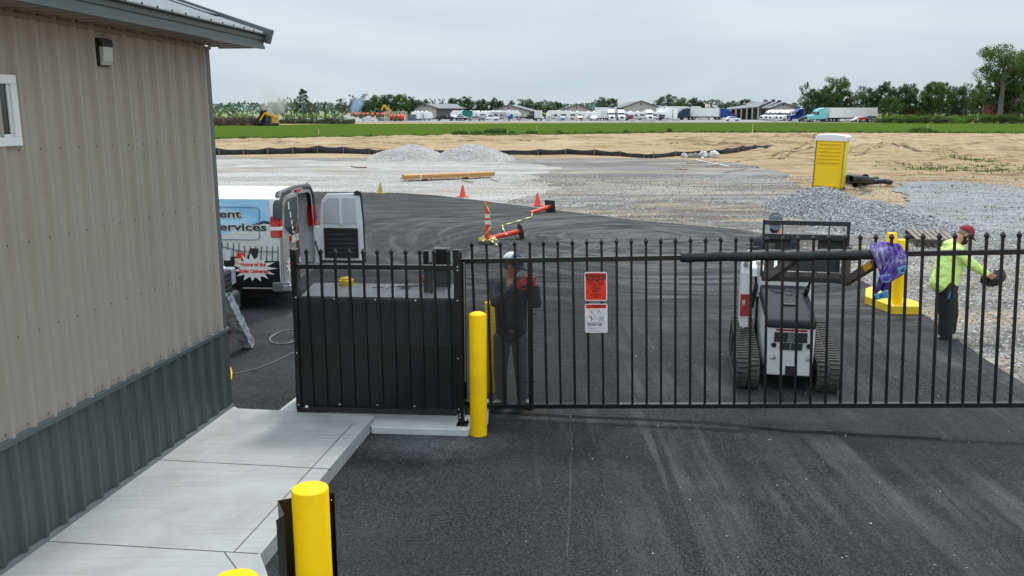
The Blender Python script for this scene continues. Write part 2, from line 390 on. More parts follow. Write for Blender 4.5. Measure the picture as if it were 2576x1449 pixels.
# ---- gravel yard
def gravel_mat(name, lo, hi, brown, bfac, sc=14, patch=(.5, .68), mud=0):
    n = NT(name)
    big = n.noise(.16, 7, .62, vec=n.mp((.55, 1.2, 1)), dist=.8); mid = n.noise(1.6, 5, .6, vec=n.mp((.5, 1.5, 1))); st = n.voro(sc, out='Color'); fi = n.noise(9, 5, .8)
    k = n.ramp(st, [(.15, 0.0), (.85, 1.0)]); k2 = n.math('ADD', n.math('MULTIPLY', k, .6), n.math('MULTIPLY', n.ramp(fi, [(.35, 0.0), (.65, 1.0)]), .4))
    c = n.mix(k2, lo, hi); c = n.mix(n.ramp(mid, [(.47, 0.0), (.7, .6)]), c, tuple(x*.62 for x in lo))
    c = n.mix(n.math('MULTIPLY', n.ramp(big, [(patch[0], 0.0), (patch[1], 1.0)]), bfac), c, brown)
    if mud:
        mu = n.noise(.30, 8, .68, vec=n.mp((.34, 1.35, 1), loc=(3, 17, 0)), dist=1.0); tn = n.noise(.21, 7, .66, vec=n.mp((.45, 1.5, 1), loc=(31, 5, 0)), dist=.8)
        c = n.mix(n.math('MULTIPLY', n.ramp(tn, [(.50, 0.0), (.62, 1.0)]), mud*.8), c, (.43, .345, .235)); c = n.mix(n.math('MULTIPLY', n.ramp(mu, [(.45, 0.0), (.55, 1.0)]), mud), c, (.092, .075, .064))
    n.bump(n.math('ADD', n.voro(sc), n.math('MULTIPLY', fi, .6)), .8, .05); return n.done(c, .95, spec=.15)
gravel_m = gravel_mat('crushed gravel', (.17, .163, .16), (.38, .37, .365), (.24, .19, .13), .55, mud=.6)
lime_m = gravel_mat('crushed limestone', (.33, .315, .30), (.56, .54, .52), (.30, .26, .21), .7, patch=(.52, .66), mud=.3)
cool_m = gravel_mat('blue grey gravel', (.17, .172, .178), (.40, .402, .41), (.42, .33, .21), .7, patch=(.53, .66), mud=.2)
warm_m = gravel_mat('dusty gravel', (.17, .155, .14), (.40, .375, .35), (.42, .32, .19), .9, patch=(.46, .6), mud=.6)
mb = MB(); mb.sheet(rag([G(x, y) for x, y in [(-500, 640), (-500, 384), (300, 388), (545, 391), (700, 397), (940, 398), (1290, 400), (1560, 397), (1720, 400), (1840, 408), (1900, 418), (1960, 432), (1990, 450), (2035, 478), (2110, 500),
     (2250, 585), (2330, 700), (2620, 900), (2700, 1100), (2300, 1000), (1500, 800), (700, 640)]], .8, .5, 1, .01), .0)
struct('gravel_yard', mb, gravel_m)
mb = MB(); mb.sheet(rag([G(x, y) for x, y in [(300, 500), (300, 396), (545, 400), (800, 404), (1290, 408), (1420, 420), (1330, 440), (1400, 470), (1330, 500), (1180, 520), (800, 520), (545, 520)]], .8, .9, 2, .012), .005)
struct('limestone_surface', mb, lime_m)
mb = MB(); mb.sheet(rag([G(x, y) for x, y in [(2240, 458), (2420, 455), (2576, 470), (2900, 500), (2900, 640), (2576, 640), (2430, 640), (2330, 560), (2290, 520), (2270, 485)]], .5, .5, 5, .01), .004)
struct('gravel_patch', mb, cool_m)
mb = MB(); mb.sheet(rag([G(x, y) for x, y in [(2130, 640), (2230, 588), (2330, 545), (2430, 600), (2800, 620), (3100, 1100), (2620, 1100), (2300, 840), (2100, 740)]], .4, .35, 6, .01), .008)
struct('gravel_verge', mb, warm_m)

mud_m = gravel_mat('muddy gravel', (.085, .075, .068), (.26, .245, .235), (.40, .32, .22), .55, patch=(.53, .62), mud=.9)
mb = MB(); mb.sheet(rag([G(x, y) for x, y in [(1300, 520), (1480, 512), (1640, 505), (1760, 500), (1900, 512), (2010, 520), (2090, 570), (2150, 660), (2080, 680), (1960, 605), (1880, 583), (1700, 566), (1500, 548)]], .4, 1.1, 8, .01), .0065)
struct('muddy_edge', mb, mud_m)
# ---- asphalt
n = NT('new asphalt')
lg = n.noise(.35, 6, .6, dist=.6); md = n.noise(1.7, 5, .65); agg = n.mix(.5, n.voro(150, out='Color'), n.voro(62, out='Color')); fi = n.noise(85, 3, .7)
c = n.mix(n.ramp(agg, [(.35, 0.0), (.85, 1.0)]), (.011, .0108, .0112), (.082, .081, .084))
c = n.mix(n.ramp(lg, [(.35, 0.0), (.7, .6)]), c, (.034, .034, .036))
# dusty tyre runs: long thin streaks along the drive, broken up by patches
s1 = n.noise(1.0, 6, .62, vec=n.mp((3.4, .16, 1), rot=(0, 0, -.33)), dist=.25); s2 = n.noise(1.0, 5, .6, vec=n.mp((5.5, .3, 1), rot=(0, 0, .12), loc=(7, 1, 0)), dist=.3)
run = n.math('MULTIPLY', n.ramp(s1, [(.46, 0.0), (.66, 1.0)]), n.ramp(n.noise(.5, 4, .6, vec=n.mp(loc=(4, 8, 0))), [(.44, 0.0), (.6, 1.0)]))
run2 = n.math('MULTIPLY', n.ramp(s2, [(.54, 0.0), (.66, .8)]), n.ramp(n.noise(.45, 4, .6, vec=n.mp(loc=(11, 3, 0))), [(.46, 0.0), (.62, 1.0)]))
s3 = n.noise(1.0, 6, .65, vec=n.mp((.35, 2.6, 1), rot=(0, 0, -.28), loc=(2, 2, 0)), dist=.6)
run3 = n.math('MULTIPLY', n.ramp(s3, [(.47, 0.0), (.64, 1.0)]), n.ramp(n.noise(.16, 4, .6, vec=n.mp(loc=(1, 13, 0))), [(.43, 0.0), (.56, 1.0)]))
def polar(cx_, cy_, kr, ka, lo, hi):
    of = n.mp(loc=(-cx_, -cy_, 0)); ln_ = n.t.nodes.new("ShaderNodeVectorMath"); ln_.operation = 'LENGTH'; n.lk(of, ln_.inputs[0]); sp_ = n.t.nodes.new("ShaderNodeSeparateXYZ"); n.lk(of, sp_.inputs[0])
    at_ = n.t.nodes.new("ShaderNodeMath"); at_.operation = 'ARCTAN2'; n.lk(sp_.outputs[1], at_.inputs[0]); n.lk(sp_.outputs[0], at_.inputs[1]); cb = n.t.nodes.new("ShaderNodeCombineXYZ")
    for i_, (o_, k_) in enumerate(((ln_.outputs['Value'], kr), (at_.outputs[0], ka))):
        mm = n.t.nodes.new("ShaderNodeMath"); mm.operation = 'MULTIPLY'; n.lk(o_, mm.inputs[0]); mm.inputs[1].default_value = k_; n.lk(mm.outputs[0], cb.inputs[i_])
    fall = n.t.nodes.new("ShaderNodeMapRange"); fall.inputs[1].default_value = hi; fall.inputs[2].default_value = lo; n.lk(ln_.outputs['Value'], fall.inputs[0])
    return n.math('MULTIPLY', n.ramp(n.noise(1.0, 5, .65, vec=cb.outputs[0]), [(.50, 0.0), (.62, 1.0)]), fall.outputs[0])
g1, g2 = G(1700, 640), G(1250, 560)
run4 = n.math('ADD', polar(g1.x, g1.y, 3.0, .9, 3.5, 8.5), polar(g2.x+4, g2.y-3, 2.6, .7, 5, 10))
xy = n.t.nodes.new("ShaderNodeSeparateXYZ"); n.lk(n.tc.outputs['Object'], xy.inputs[0])
farq = n.math('MULTIPLY', n.math('SUBTRACT', xy.outputs[1], 11.0), .2); nearq = n.math('SUBTRACT', 1.0, farq)
rt = n.math('MULTIPLY', n.math('ADD', xy.outputs[0], .4), .5)
dust = n.math('ADD', n.math('MULTIPLY', n.math('MULTIPLY', n.math('ADD', run, run2), nearq), n.math('ADD', .12, n.math('MULTIPLY', rt, .6))), n.math('MULTIPLY', n.math('ADD', run3, run4), farq))
grain = n.ramp(fi, [(.40, .12), (.60, 1.0)])
c = n.mix(n.math('MULTIPLY', n.math('MULTIPLY', dust, grain), .8), c, (.19, .188, .192))
# light scuffed film where stone dust was tracked in
sp = n.math('MULTIPLY', n.ramp(n.noise(.22, 5, .6, vec=n.mp(loc=(5, 21, 0))), [(.5, 0.0), (.68, 1.0)]), grain)
c = n.mix(n.math('MULTIPLY', sp, .35), c, (.17, .168, .178))
# the cement splash spilled beside the gate pad
spl = n.t.nodes.new("ShaderNodeVectorMath"); spl.operation = 'DISTANCE'
wv = n.mp((.62, 1.25, 1)); n.lk(wv, spl.inputs[0]); sc_ = G(1085, 1120); spl.inputs[1].default_value = (sc_.x*.62, sc_.y*1.25, 0)
sd_ = n.math('ADD', spl.outputs[1], n.math('MULTIPLY', n.noise(3.5, 5, .7), .5))
c = n.mix(n.math('MULTIPLY', n.ramp(sd_, [(.28, 1.0), (.85, 0.0)]), n.math('MULTIPLY', n.ramp(agg, [(.2, .2), (.8, 1.0)]), .75)), c, (.26, .262, .27))
# dark pavement lines follow as separate strips
n.bump(n.math('ADD', n.voro(130), n.math('MULTIPLY', fi, .5)), .75, .012)
rgh = n.math('SUBTRACT', .86, n.math('MULTIPLY', n.ramp(md, [(.4, 0.0), (.65, 1.0)]), .14))
asphalt_m = n.done(c, rgh, spec=.14)
asp = [(-900, 2200), (-700, 478), (300, 481), (545, 481), (800, 483), (1000, 486), (1100, 492), (1200, 504), (1300, 517), (1400, 529), (1500, 541), (1600, 553), (1750, 567), (1880, 578), (1960, 597), (2040, 634), (2110, 672), (2180, 716),
       (2250, 756), (2330, 797), (2400, 850), (2450, 885), (2576, 968), (2800, 1110), (3400, 1500), (3600, 2200)]
pts = rag([G(x, y) for x, y in asp], .3, .035, 9, .02)
mb = MB(); mb.prism([V((p.x, p.y, -.02)) for p in pts], V((0, 0, .034))); mb.f = mb.f[1:]; mb.m = mb.m[1:]
mb.f = mb.f[1:]; mb.m = mb.m[1:]; k = len(mb.v); mb.sheet([V((p.x, p.y, .014)) for p in pts])
struct('asphalt_pavement', mb, asphalt_m)
# dark lines and pale scuffs, thin strips laid on the surface
dark_line_m = M('dark pavement line', (.027, .0265, .027), 1.0, spec=0)
scuff_m = M('chalky tyre scuff', (.060, .060, .062), 1.0, var=.6, sc=40, spec=0)
def strip(name, pts, w_, z, mat, seed=0):
    m = MB(); P_ = [G(x, y) for x, y in pts]; out_ = []
    for a, b in zip(P_, P_[1:]):
        for j in range(12): out_.append(a.lerp(b, j/12))
    L_, R_ = [], []
    for i in range(len(out_)-1):
        d = (out_[i+1]-out_[i]).normalized(); nn = V((-d.y, d.x, 0)); ww = w_*(.6+.8*abs(noise.noise(out_[i]*5+V((seed, 0, 0)))))
        o_ = nn*.015*noise.noise(out_[i]*2); L_.append(out_[i]+nn*ww/2+o_); R_.append(out_[i]-nn*ww/2+o_)
    for i in range(len(L_)-1):
        m.add([V((p.x, p.y, z)) for p in (L_[i], R_[i], R_[i+1], L_[i+1])], [(0, 1, 2, 3)])
    return struct(name, m, mat)
strip('pavement_line', [(1230, 1040), (1420, 1050), (1620, 1058), (1800, 1068), (1980, 1088), (2200, 1098), (2400, 1108)], .10, .0175, dark_line_m, 1)
strip('pavement_line', [(1235+180, 560), (1560, 572), (1640, 580), (1730, 596)], .06, .0175, dark_line_m, 2)
strip('chalk_line', [(1436, 1040), (1437, 1120), (1434, 1250), (1425, 1449)], .022, .0178, scuff_m, 3)
cream_m = M('dry dust', (.24, .215, .18), 1.0, var=.6, sc=9, spec=0)
strip('dust_fringe', [(1330, 520), (1500, 542), (1600, 554), (1750, 568), (1880, 579), (1965, 600)], .16, .018, cream_m, 5)
# pebbles tracked over the asphalt, loose stone along the verge
stone_m = gravel_mat('loose stone', (.16, .158, .16), (.62, .61, .60), (.4, .35, .28), .3, sc=9)
n = NT('loose stones'); g = n.t.nodes.new("ShaderNodeNewGeometry")
stone_m = n.done(n.ramp(g.outputs['Random Per Island'], [(0, (.10, .098, .10)), (.35, (.24, .235, .235)), (.75, (.42, .415, .42)), (.95, (.62, .60, .57)), (1, (.5, .4, .27))]), .9, spec=.3)
def stone(m, p, r, q):
    vs = []
    for x, y, z in ((1, 0, 0), (-1, 0, 0), (0, 1, 0), (0, -1, 0), (0, 0, 1), (0, 0, -.5)):
        vs.append(p + V((x, y, z*.75))*r*q.uniform(.6, 1.25) + V((q.uniform(-.3, .3), q.uniform(-.3, .3), 0))*r)
    m.add(vs, [(0, 2, 4), (2, 1, 4), (1, 3, 4), (3, 0, 4), (2, 0, 5), (1, 2, 5), (3, 1, 5), (0, 3, 5)])
def inpoly(x, y, P_):
    c_ = False; j = len(P_)-1
    for i in range(len(P_)):
        if (P_[i][1] > y) != (P_[j][1] > y) and x < (P_[j][0]-P_[i][0])*(y-P_[i][1])/(P_[j][1]-P_[i][1])+P_[i][0]: c_ = not c_
        j = i
    return c_
q = random.Random(3); m = MB()
for k in range(90):
    x, y = q.uniform(1250, 2560), q.uniform(1040, 1449)**1; stone(m, G(x, y, .018), q.uniform(.004, .012), q)
for k in range(160):
    x, y = q.uniform(1200, 2500), q.uniform(540, 1000)
    if inpoly(x, y, asp): stone(m, G(x, y, .018), q.uniform(.006, .016), q)
struct('pebbles', m, stone_m, kind='stuff')
m = MB(); vp = [(2120, 660), (2230, 590), (2300, 560), (2650, 590), (2650, 1010), (2576, 960), (2450, 880), (2330, 795), (2180, 716)]
k = 0
while k < 15000:
    p = V((q.uniform(4, 18), q.uniform(9, 27), 0)); x, y = proj(p)
    if inpoly(x, y, vp): stone(m, p+V((0, 0, .01)), q.uniform(.010, .030), q); k += 1
struct('loose_gravel', m, stone_m, kind='stuff')
n = NT('pale loose stones'); g = n.t.nodes.new("ShaderNodeNewGeometry"); pale_st = n.done(n.ramp(g.outputs['Random Per Island'], [(0, (.30, .29, .29)), (.5, (.50, .49, .49)), (1, (.68, .67, .66))]), .9)
m = MB(); k = 0; m_pale = MB()
while k < 9000:
    p = V((q.uniform(-14, 26), q.uniform(17, 46), 0)); x, y = proj(p)
    if y < 700 and 545 < x < 2620 and not inpoly(x, y, asp) and y > 400: stone(m_pale if x < 1380 else m, p+V((0, 0, .01)), q.uniform(.015, .045), q); k += 1
struct('scattered_gravel', m, stone_m, kind='stuff'); struct('scattered_limestone', m_pale, pale_st, kind='stuff')

# ---- far lot
n = NT('far lot stone dust'); lot_m = n.done(n.mix(n.ramp(n.noise(.12, 5, .6, vec=n.mp((.3, 1.5, 1))), [(.35, 0.0), (.65, 1.0)]), (.21, .205, .205), (.36, .35, .345)), .95, spec=.1)
lot = [(640, 308), (900, 307.5), (1500, 307.6), (2130, 307.2), (2270, 306.5), (2290, 304), (2150, 295), (1850, 289), (1000, 292), (640, 300)]
mb = MB(); mb.sheet([G(x, y) for x, y in lot], .045); struct('far_parking_lot', mb, lot_m)

# ---- concrete walk, kerb and gate pad
n = NT('broomed concrete'); a = n.noise(1.3, 7, .65, dist=.6); br = n.noise(1.0, 4, .6, vec=n.mp((.8, 16.0, 1), rot=(0, 0, .10)), dist=1.6); sp = n.voro(7)
c = n.mix(n.ramp(a, [(.3, 0.0), (.7, 1.0)]), (.32, .315, .31), (.45, .452, .452))
c = n.mix(n.ramp(br, [(.5, 0.0), (.66, .45)]), c, (.29, .285, .275))
xy = n.t.nodes.new("ShaderNodeSeparateXYZ"); n.lk(n.tc.outputs['Object'], xy.inputs[0])
# band that darkens towards the foot of the wall
dd = n.math('ADD', xy.outputs[0], n.math('MULTIPLY', xy.outputs[1], -.147)); dd = n.math('ADD', dd, 4.45)
st = n.ramp(n.math('ADD', dd, n.math('MULTIPLY', n.noise(2.0, 6, .65), .9)), [(.35, .75), (1.0, 0.0)])
c = n.mix(n.math('MULTIPLY', st, .7), c, (.235, .225, .21))
c = n.mix(n.ramp(sp, [(.018, 1.0), (.03, 0.0)]), c, (.07, .065, .06)); n.bump(n.math('ADD', br, n.noise(60, 3)), .25, .004)
conc_m = n.done(c, .85, spec=.3)
SZ = .15
walk_top = [(-60, 1500), (560, 1010), (600, 1027), (760, 1030), (941, 1044)]
wt = [G(x, y, SZ) for x, y in [(-200, 1580), (577, 1015), (600, 1027), (770, 1034), (941, 1045), (828, 1178), (655, 1394), (672, 1440), (700, 1600)]]
e1 = G(700, 1600, SZ); wt += [V((e1.x+.3, 2.0, SZ)), V((-5, 2.0, SZ))]
walk = thing('concrete_sidewalk', 'pale concrete sidewalk with joints along the metal wall', 'sidewalk', (-2.6, 6.5, 0)); walk['kind'] = 'structure'
mb = MB(); mb.prism([V((p.x, p.y, -.05)) for p in wt], V((0, 0, SZ+.05))); obj('slab', mb, conc_m, walk, world=True, bevel=.008)
joint_m = M('concrete joint', (.10, .095, .09), .95)
mb = MB()
for a, b in [((400, 1157), (833, 1180)), ((120, 1362), (648, 1393)), ((887, 1066), (588, 1390)), ((565, 1390), (602, 1440))]:
    mb.bar(G(*a, SZ)+V((0, 0, -.001)), G(*b, SZ)+V((0, 0, -.001)), .009, .006)
obj('joint', mb, joint_m, walk, world=True)
pad = thing('gate_pad', 'white concrete footing under the black operator enclosure', 'pad', G(1060, 1060)); pad['kind'] = 'structure'
padm = M('white concrete', (.56, .56, .55), .9, var=.08, bump=.3, bsc=60, bd=.003)
pp = [G(x, y, .085) for x, y in [(700, 1032), (745, 998), (1230, 1003), (1228, 1050), (1176, 1081), (935, 1074), (925, 1060)]]
mb = MB(); mb.prism([V((p.x, p.y, -.05)) for p in pp], V((0, 0, .135))); obj('footing', mb, padm, pad, world=True, bevel=.01)

# ================================================================== METAL BUILDING
A0 = G(0, 1440, SZ); C0 = G(580, 1022, SZ); WD = (C0-A0).normalized(); WN = V((WD.y, -WD.x, 0))     # along wall (away), outward
wallp = lambda x, y: PLN(x, y, C0, WN)
ztop = wallp(520, 119).z; zmid = wallp(566, 829).z
wz = lambda x, y: (wallp(x, y)-C0).dot(WD)
BL = 14.0                                                    # length of wall toward and past the viewer
bl = thing('metal_building', 'tan ribbed metal building with dark green wainscot and metal roof', 'building', C0-WD*4)
n = NT('tan ribbed steel'); c = n.mix(n.ramp(n.noise(1.1, 6, .6), [(.3, 0.0), (.7, 1.0)]), (.315, .282, .248), (.365, .33, .296))
tan_m = n.done(c, .42, spec=.4)
n = NT('dark green steel'); c = n.mix(n.ramp(n.noise(.9, 5, .6), [(.3, 0.0), (.7, 1.0)]), (.056, .064, .065), (.076, .086, .087)); green_m = n.done(c, .38, spec=.5)
trim_m = M('slate trim', (.085, .105, .108), .38, var=.08, sc=2, spec=.5)
screw_m = M('screw heads', (.10, .085, .075), .5, .2)
TILT = (wallp(0, 28).z-ztop)/(-wz(0, 28)); print('TILT', TILT)
def P0(s_, o_, z): return V((C0.x, C0.y, 0)) + WD*s_ + WN*o_ + V((0, 0, z))
def P(s_, o_, z): return P0(s_, o_, z + TILT*(-s_)*max(0, z-SZ)/(ztop-SZ))     # s<0 toward the viewer
def ribs(m, s0, s1, z0, z1, o0=.0, pitch=.2286, hgt=.036, fn=None):
    fn = fn or P; prof = []; s_ = s1
    while s_ > s0:
        for ds, h_ in ((0, 0), (-.018, hgt), (-.045, hgt), (-.068, 0), (-.095, 0), (-.098, .003), (-.104, .003), (-.107, 0), (-.165, 0), (-.168, .003), (-.174, .003), (-.177, 0)):
            if s_+ds > s0: prof.append((s_+ds, o0+h_))
        s_ -= pitch
    for (a, oa), (b, ob) in zip(prof, prof[1:]):
        m.add([fn(a, oa, z0), fn(b, ob, z0), fn(b, ob, z1), fn(a, oa, z1)], [(0, 3, 2, 1)])
mb = MB(); ribs(mb, -BL, -.09, zmid+.02, ztop+.03); obj('wall', mb, tan_m, bl, world=True)
mb = MB(); ribs(mb, -BL, -.09, SZ+.03, zmid-.02); obj('wainscot', mb, green_m, bl, world=True)
mb = MB(); cx = P(0, 0, 0)
mb.prism([P(-.11, .028, zmid+.03), P(0.002, .028, zmid+.03), P(.002, -.1, zmid+.03), P(-.11, -.1, zmid+.03)], V((0, 0, ztop-zmid-.03)))
obj('corner_trim', mb, trim_m, bl, world=True, bevel=.004)
mb = MB(); mb.prism([P(-.11, .028, SZ), P(0.002, .028, SZ), P(.002, -.1, SZ), P(-.11, -.1, SZ)], V((0, 0, zmid-SZ-.022))); obj('corner_trim', mb, green_m, bl, world=True, bevel=.004)
mb = MB(); mb.bar(P(-BL, .021, zmid+.004), P(.012, .021, zmid+.004), .046, .044); obj('belt_trim', mb, trim_m, bl, world=True, bevel=.004)
mb = MB(); mb.bar(P(-BL, .012, SZ+.016), P(.012, .012, SZ+.016), .05, .028); obj('base_trim', mb, M('base flashing', (.17, .185, .185), .4), bl, world=True)
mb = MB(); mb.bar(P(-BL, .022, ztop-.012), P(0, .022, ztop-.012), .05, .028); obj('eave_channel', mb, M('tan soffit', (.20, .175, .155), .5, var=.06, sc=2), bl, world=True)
# end wall and back (never seen from here, but standing)
mb = MB(); mb.box(-9, 0, 0, -.03, .06, 1)
BWID = 8.5
mb = MB(); q4 = [P(0, -.08, SZ), P(0, -BWID, SZ), P(0, -BWID, ztop), P(0, -BWID/2, ztop+BWID/2*.33), P(0, -.08, ztop)]; mb.prism(q4, WD*-.05)
mb.prism([P(-.06, -BWID, SZ), P(-BL, -BWID, SZ), P(-BL, -BWID, ztop), P(-.06, -BWID, ztop)], WN*.05); obj('end_wall', mb, tan_m, bl, world=True)
# soffit, fascia, roof
E = PLN(664, 122, V((0, 0, ztop+.013)), V((0, 0, 1))); es = (E-C0).dot(WD); eo = (E-C0).dot(WN)
print('EAVE', es, eo, 'ztop', ztop, 'zmid', zmid, 'C0', C0, 'A0', A0)
FH = (PLN(660, 84, E, WN).z - E.z)
mb = MB()
s_ = es-.03
while s_ > -BL:
    a = s_; z0 = ztop+.018
    for (da, za), (db, zb) in zip([(0, 0), (-.045, .0), (-.06, .016), (-.20, .016), (-.215, 0)], [(-.045, .0), (-.06, .016), (-.20, .016), (-.215, 0), (-.2286, 0)]):
        mb.add([P(a+da, -.05, z0+za), P(a+db, -.05, z0+zb), P(a+db, eo-.02, z0+zb-.0), P(a+da, eo-.02, z0+za-.0)], [(0, 1, 2, 3)])
    s_ -= .2286
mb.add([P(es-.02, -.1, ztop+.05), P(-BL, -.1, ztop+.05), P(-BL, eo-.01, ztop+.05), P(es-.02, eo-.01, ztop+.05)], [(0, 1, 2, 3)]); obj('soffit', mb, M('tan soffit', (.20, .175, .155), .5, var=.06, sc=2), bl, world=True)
mb = MB(); k = FH/6
prof = [(0, 0), (.012, 0), (.012, k*1.2), (.0, k*1.35), (.0, k*3.2), (.014, k*3.4), (.02, k*4.6), (.004, k*4.8), (.004, k*5.4), (.045, k*5.5), (.045, k*6), (-.03, k*6), (-.03, 0)]
k9 = len(prof); mb.add([P(es, eo+o_, E.z+z) for o_, z in prof]+[P(-BL, eo+o_, E.z+z) for o_, z in prof], [tuple(range(k9)), tuple(range(2*k9-1, k9-1, -1))]+[(i, k9+i, k9+(i+1) % k9, (i+1) % k9) for i in range(k9)]); obj('fascia', mb, trim_m, bl, world=True)
RP = .33; zr = E.z+FH-.005
mb = MB()
def RF(s_, o_, z): return P(s_, eo+.035-o_, zr+o_*RP+z)
s_ = es-.05; prof = []
while s_ > -BL:
    for ds, h_ in ((0, 0), (-.012, .024), (-.030, .024), (-.042, 0), (-.095, 0), (-.10, .004), (-.106, .004), (-.11, 0), (-.165, 0), (-.17, .004), (-.176, .004), (-.18, 0)): prof.append((s_+ds, h_))
    s_ -= .2286
RW = BWID/2+eo
for (a, ha), (b, hb) in zip(prof, prof[1:]):
    mb.add([RF(a, 0, ha), RF(b, 0, hb), RF(b, RW, hb), RF(a, RW, ha)], [(0, 1, 2, 3)])
mb.add([RF(es, 0, -.012), RF(-BL, 0, -.012), RF(-BL, RW, -.012), RF(es, RW, -.012)], [(0, 1, 2, 3)])
far_o = 2*RW
mb.add([RF(es, RW, 0), RF(-BL, RW, 0), P(-BL, eo-far_o, zr), P(es, eo-far_o, zr)], [(0, 1, 2, 3)])
obj('roof', mb, M('galvalume roof', (.34, .35, .355), .42, .25, var=.15, sc=5), bl, world=True)
mb = MB(); mb.bar(RF(es+.02, -.04, -.01), RF(es+.02, RW, -.01), .09, .15, up=V((0, 0, 1)))
mb.bar(RF(es-.16, .5, .035), RF(es-.16, RW, .035), .30, .012); obj('rake_trim', mb, trim_m, bl, world=True, bevel=.005)
mb = MB()
for z_ in (wallp(790, 555).z, ):
    pass
rows_ = [wallp(500/1.5652, 578/1.5652).z, wallp(808/1.5652, 812/1.5652).z, wallp(785/1.5652, 1074/1.5652).z, zmid+.06]
for z_ in rows_:
    k = 0
    while k*.2286 < 7:
        s_ = -.09-.072-k*.2286; mb.lathe([(.0065, 0), (.0055, .005), (.001, .007)], P(s_, .0, z_), 6, Matrix(((WD.x, 0, WN.x), (WD.y, 0, WN.y), (0, 1, 0)))); k += 1
k = 0
while k*.2286 < 7:
    mb.lathe([(.0065, 0), (.0055, .006), (.001, .008)], P(-.09-.027-k*.2286, .019, SZ+.075), 6, Matrix(((WD.x, 0, WN.x), (WD.y, 0, WN.y), (0, 1, 0)))); k += 1
obj('screw', mb, screw_m, bl, world=True)['kind'] = 'stuff'
# window
s1 = wz(63, 365); s1 = (wz(63, 365)+wz(48, 190))/2-.085; z0 = wallp(63, 365).z; z1 = wallp(48, 190).z; s0 = s1-.95
fw = .062; vin = M('white vinyl', (.74, .75, .76), .35, var=.03)
mb = MB()
for a, b, c_, d in ((s0, s1, z0, z0+fw), (s0, s1, z1-fw, z1), (s0, s0+fw, z0+fw, z1-fw), (s1-fw, s1, z0+fw, z1-fw), ((s0+s1)/2-.02, (s0+s1)/2+.02, z0+fw, z1-fw)):
    mb.prism([P0(a, .0, c_), P0(b, .0, c_), P0(b, .0, d), P0(a, .0, d)], WN*.045)
for a, b, c_, d in ((s0+fw, s1-fw, z0+fw, z0+fw+.02), (s1-fw-.02, s1-fw, z0+fw+.02, z1-fw)): mb.prism([P0(a, .0, c_), P0(b, .0, c_), P0(b, .0, d), P0(a, .0, d)], WN*.028)
wn = obj('window', mb, vin, bl, world=True, bevel=.004)
mb = MB(); mb.prism([P0(s0+fw, .012, z0+fw), P0(s1-fw, .012, z0+fw), P0(s1-fw, .012, z1-fw), P0(s0+fw, .012, z1-fw)], WN*.004); obj('pane', mb, dark_glass, wn, world=True)
# wall light
wl = thing('wall_light', 'dark wall pack light with clear lens under the eave', 'lamp', wallp(258, 165))
def wbox(m, x0, y0, x1, y1, d0, d1):
    a = wz((x0+x1)/2, y1)
    sa, sb = wz(x0, (y0+y1)/2), wz(x1, (y0+y1)/2); za, zb = wallp((x0+x1)/2, y1).z, wallp((x0+x1)/2, y0).z
    m.prism([P0(sa, d0, za), P0(sb, d0, za), P0(sb, d0, zb), P0(sa, d0, zb)], WN*(d1-d0)); return sa, sb, za, zb
mb = MB(); sa, sb, za, zb = wbox(mb, 238, 97, 266, 167, .0, .03); hh = zb-za
mb.prism([P0(sa, .035, zb-hh*.30), P0(sa, .035, zb), P0(sa, .065, zb-.01), P0(sa, .075, zb-hh*.30)], WD*(sb-sa)); obj('housing', mb, M('bronze housing', (.02, .019, .018), .4), wl, world=True, bevel=.004)
mb = MB(); w2 = sb-sa
mb.prism([P0(sa+w2*.08, .036, za+hh*.05), P0(sa+w2*.08, .036, zb-hh*.31), P0(sa+w2*.08, .072, zb-hh*.31), P0(sa+w2*.08, .065, za+hh*.2), P0(sa+w2*.08, .045, za+hh*.05)], WD*(w2*.84))
n = NT('prismatic lens'); n.bump(n.noise(90, 2), .6, .004); lens = n.done((.52, .53, .52), .12, spec=.8); obj('lens', mb, lens, wl, world=True)
# ================================================================== GATE LEAF
GA, GB = D(1165, 1020, 9.27), D(2576, 1018, 8.62)
GD = V((GB.x-GA.x, GB.y-GA.y, 0)).normalized(); GN = V((GD.y, -GD.x, 0))       # toward the viewer
gp = lambda x, y, o_=0: PLN(x, y, V((GA.x, GA.y, 0))+GN*o_, GN)
gt = lambda x: interp([(1150, 657), (1700, 647), (2576, 633), (3200, 622)], x)        # top rail centre in the picture
gb = lambda x: interp([(1150, 1021), (1550, 1021), (2200, 1018.5), (3200, 1016)], x)
gate = thing('sliding_gate', 'black steel picket sliding gate with spear points across the drive', 'gate', gp(1700, 1021)-V((0, 0, .1)))
RZ = .062
def lean(x): return x - (x-1700)*.0266*1.0
mb = MB(); mb.bar(gp(1162, gt(1162)), gp(3100, gt(3100)), RZ, .052); obj('top_rail', mb, black_steel, gate, world=True, bevel=.003)
mb = MB(); mb.bar(gp(1165, gb(1165)), gp(3050, gb(3050)), RZ, .05); obj('bottom_rail', mb, black_steel, gate, world=True, bevel=.003)
PX = [1187, 1224, 1259, 1295, 1367, 1403, 1440, 1476, 1513, 1551, 1588, 1625, 1662, 1699, 1737, 1775, 1813, 1851, 1890, 1930, 1970, 2008, 2047, 2086, 2125, 2164, 2203, 2243, 2282, 2322, 2363, 2402, 2441, 2482, 2523, 2564, 2605, 2647, 2690, 2734]
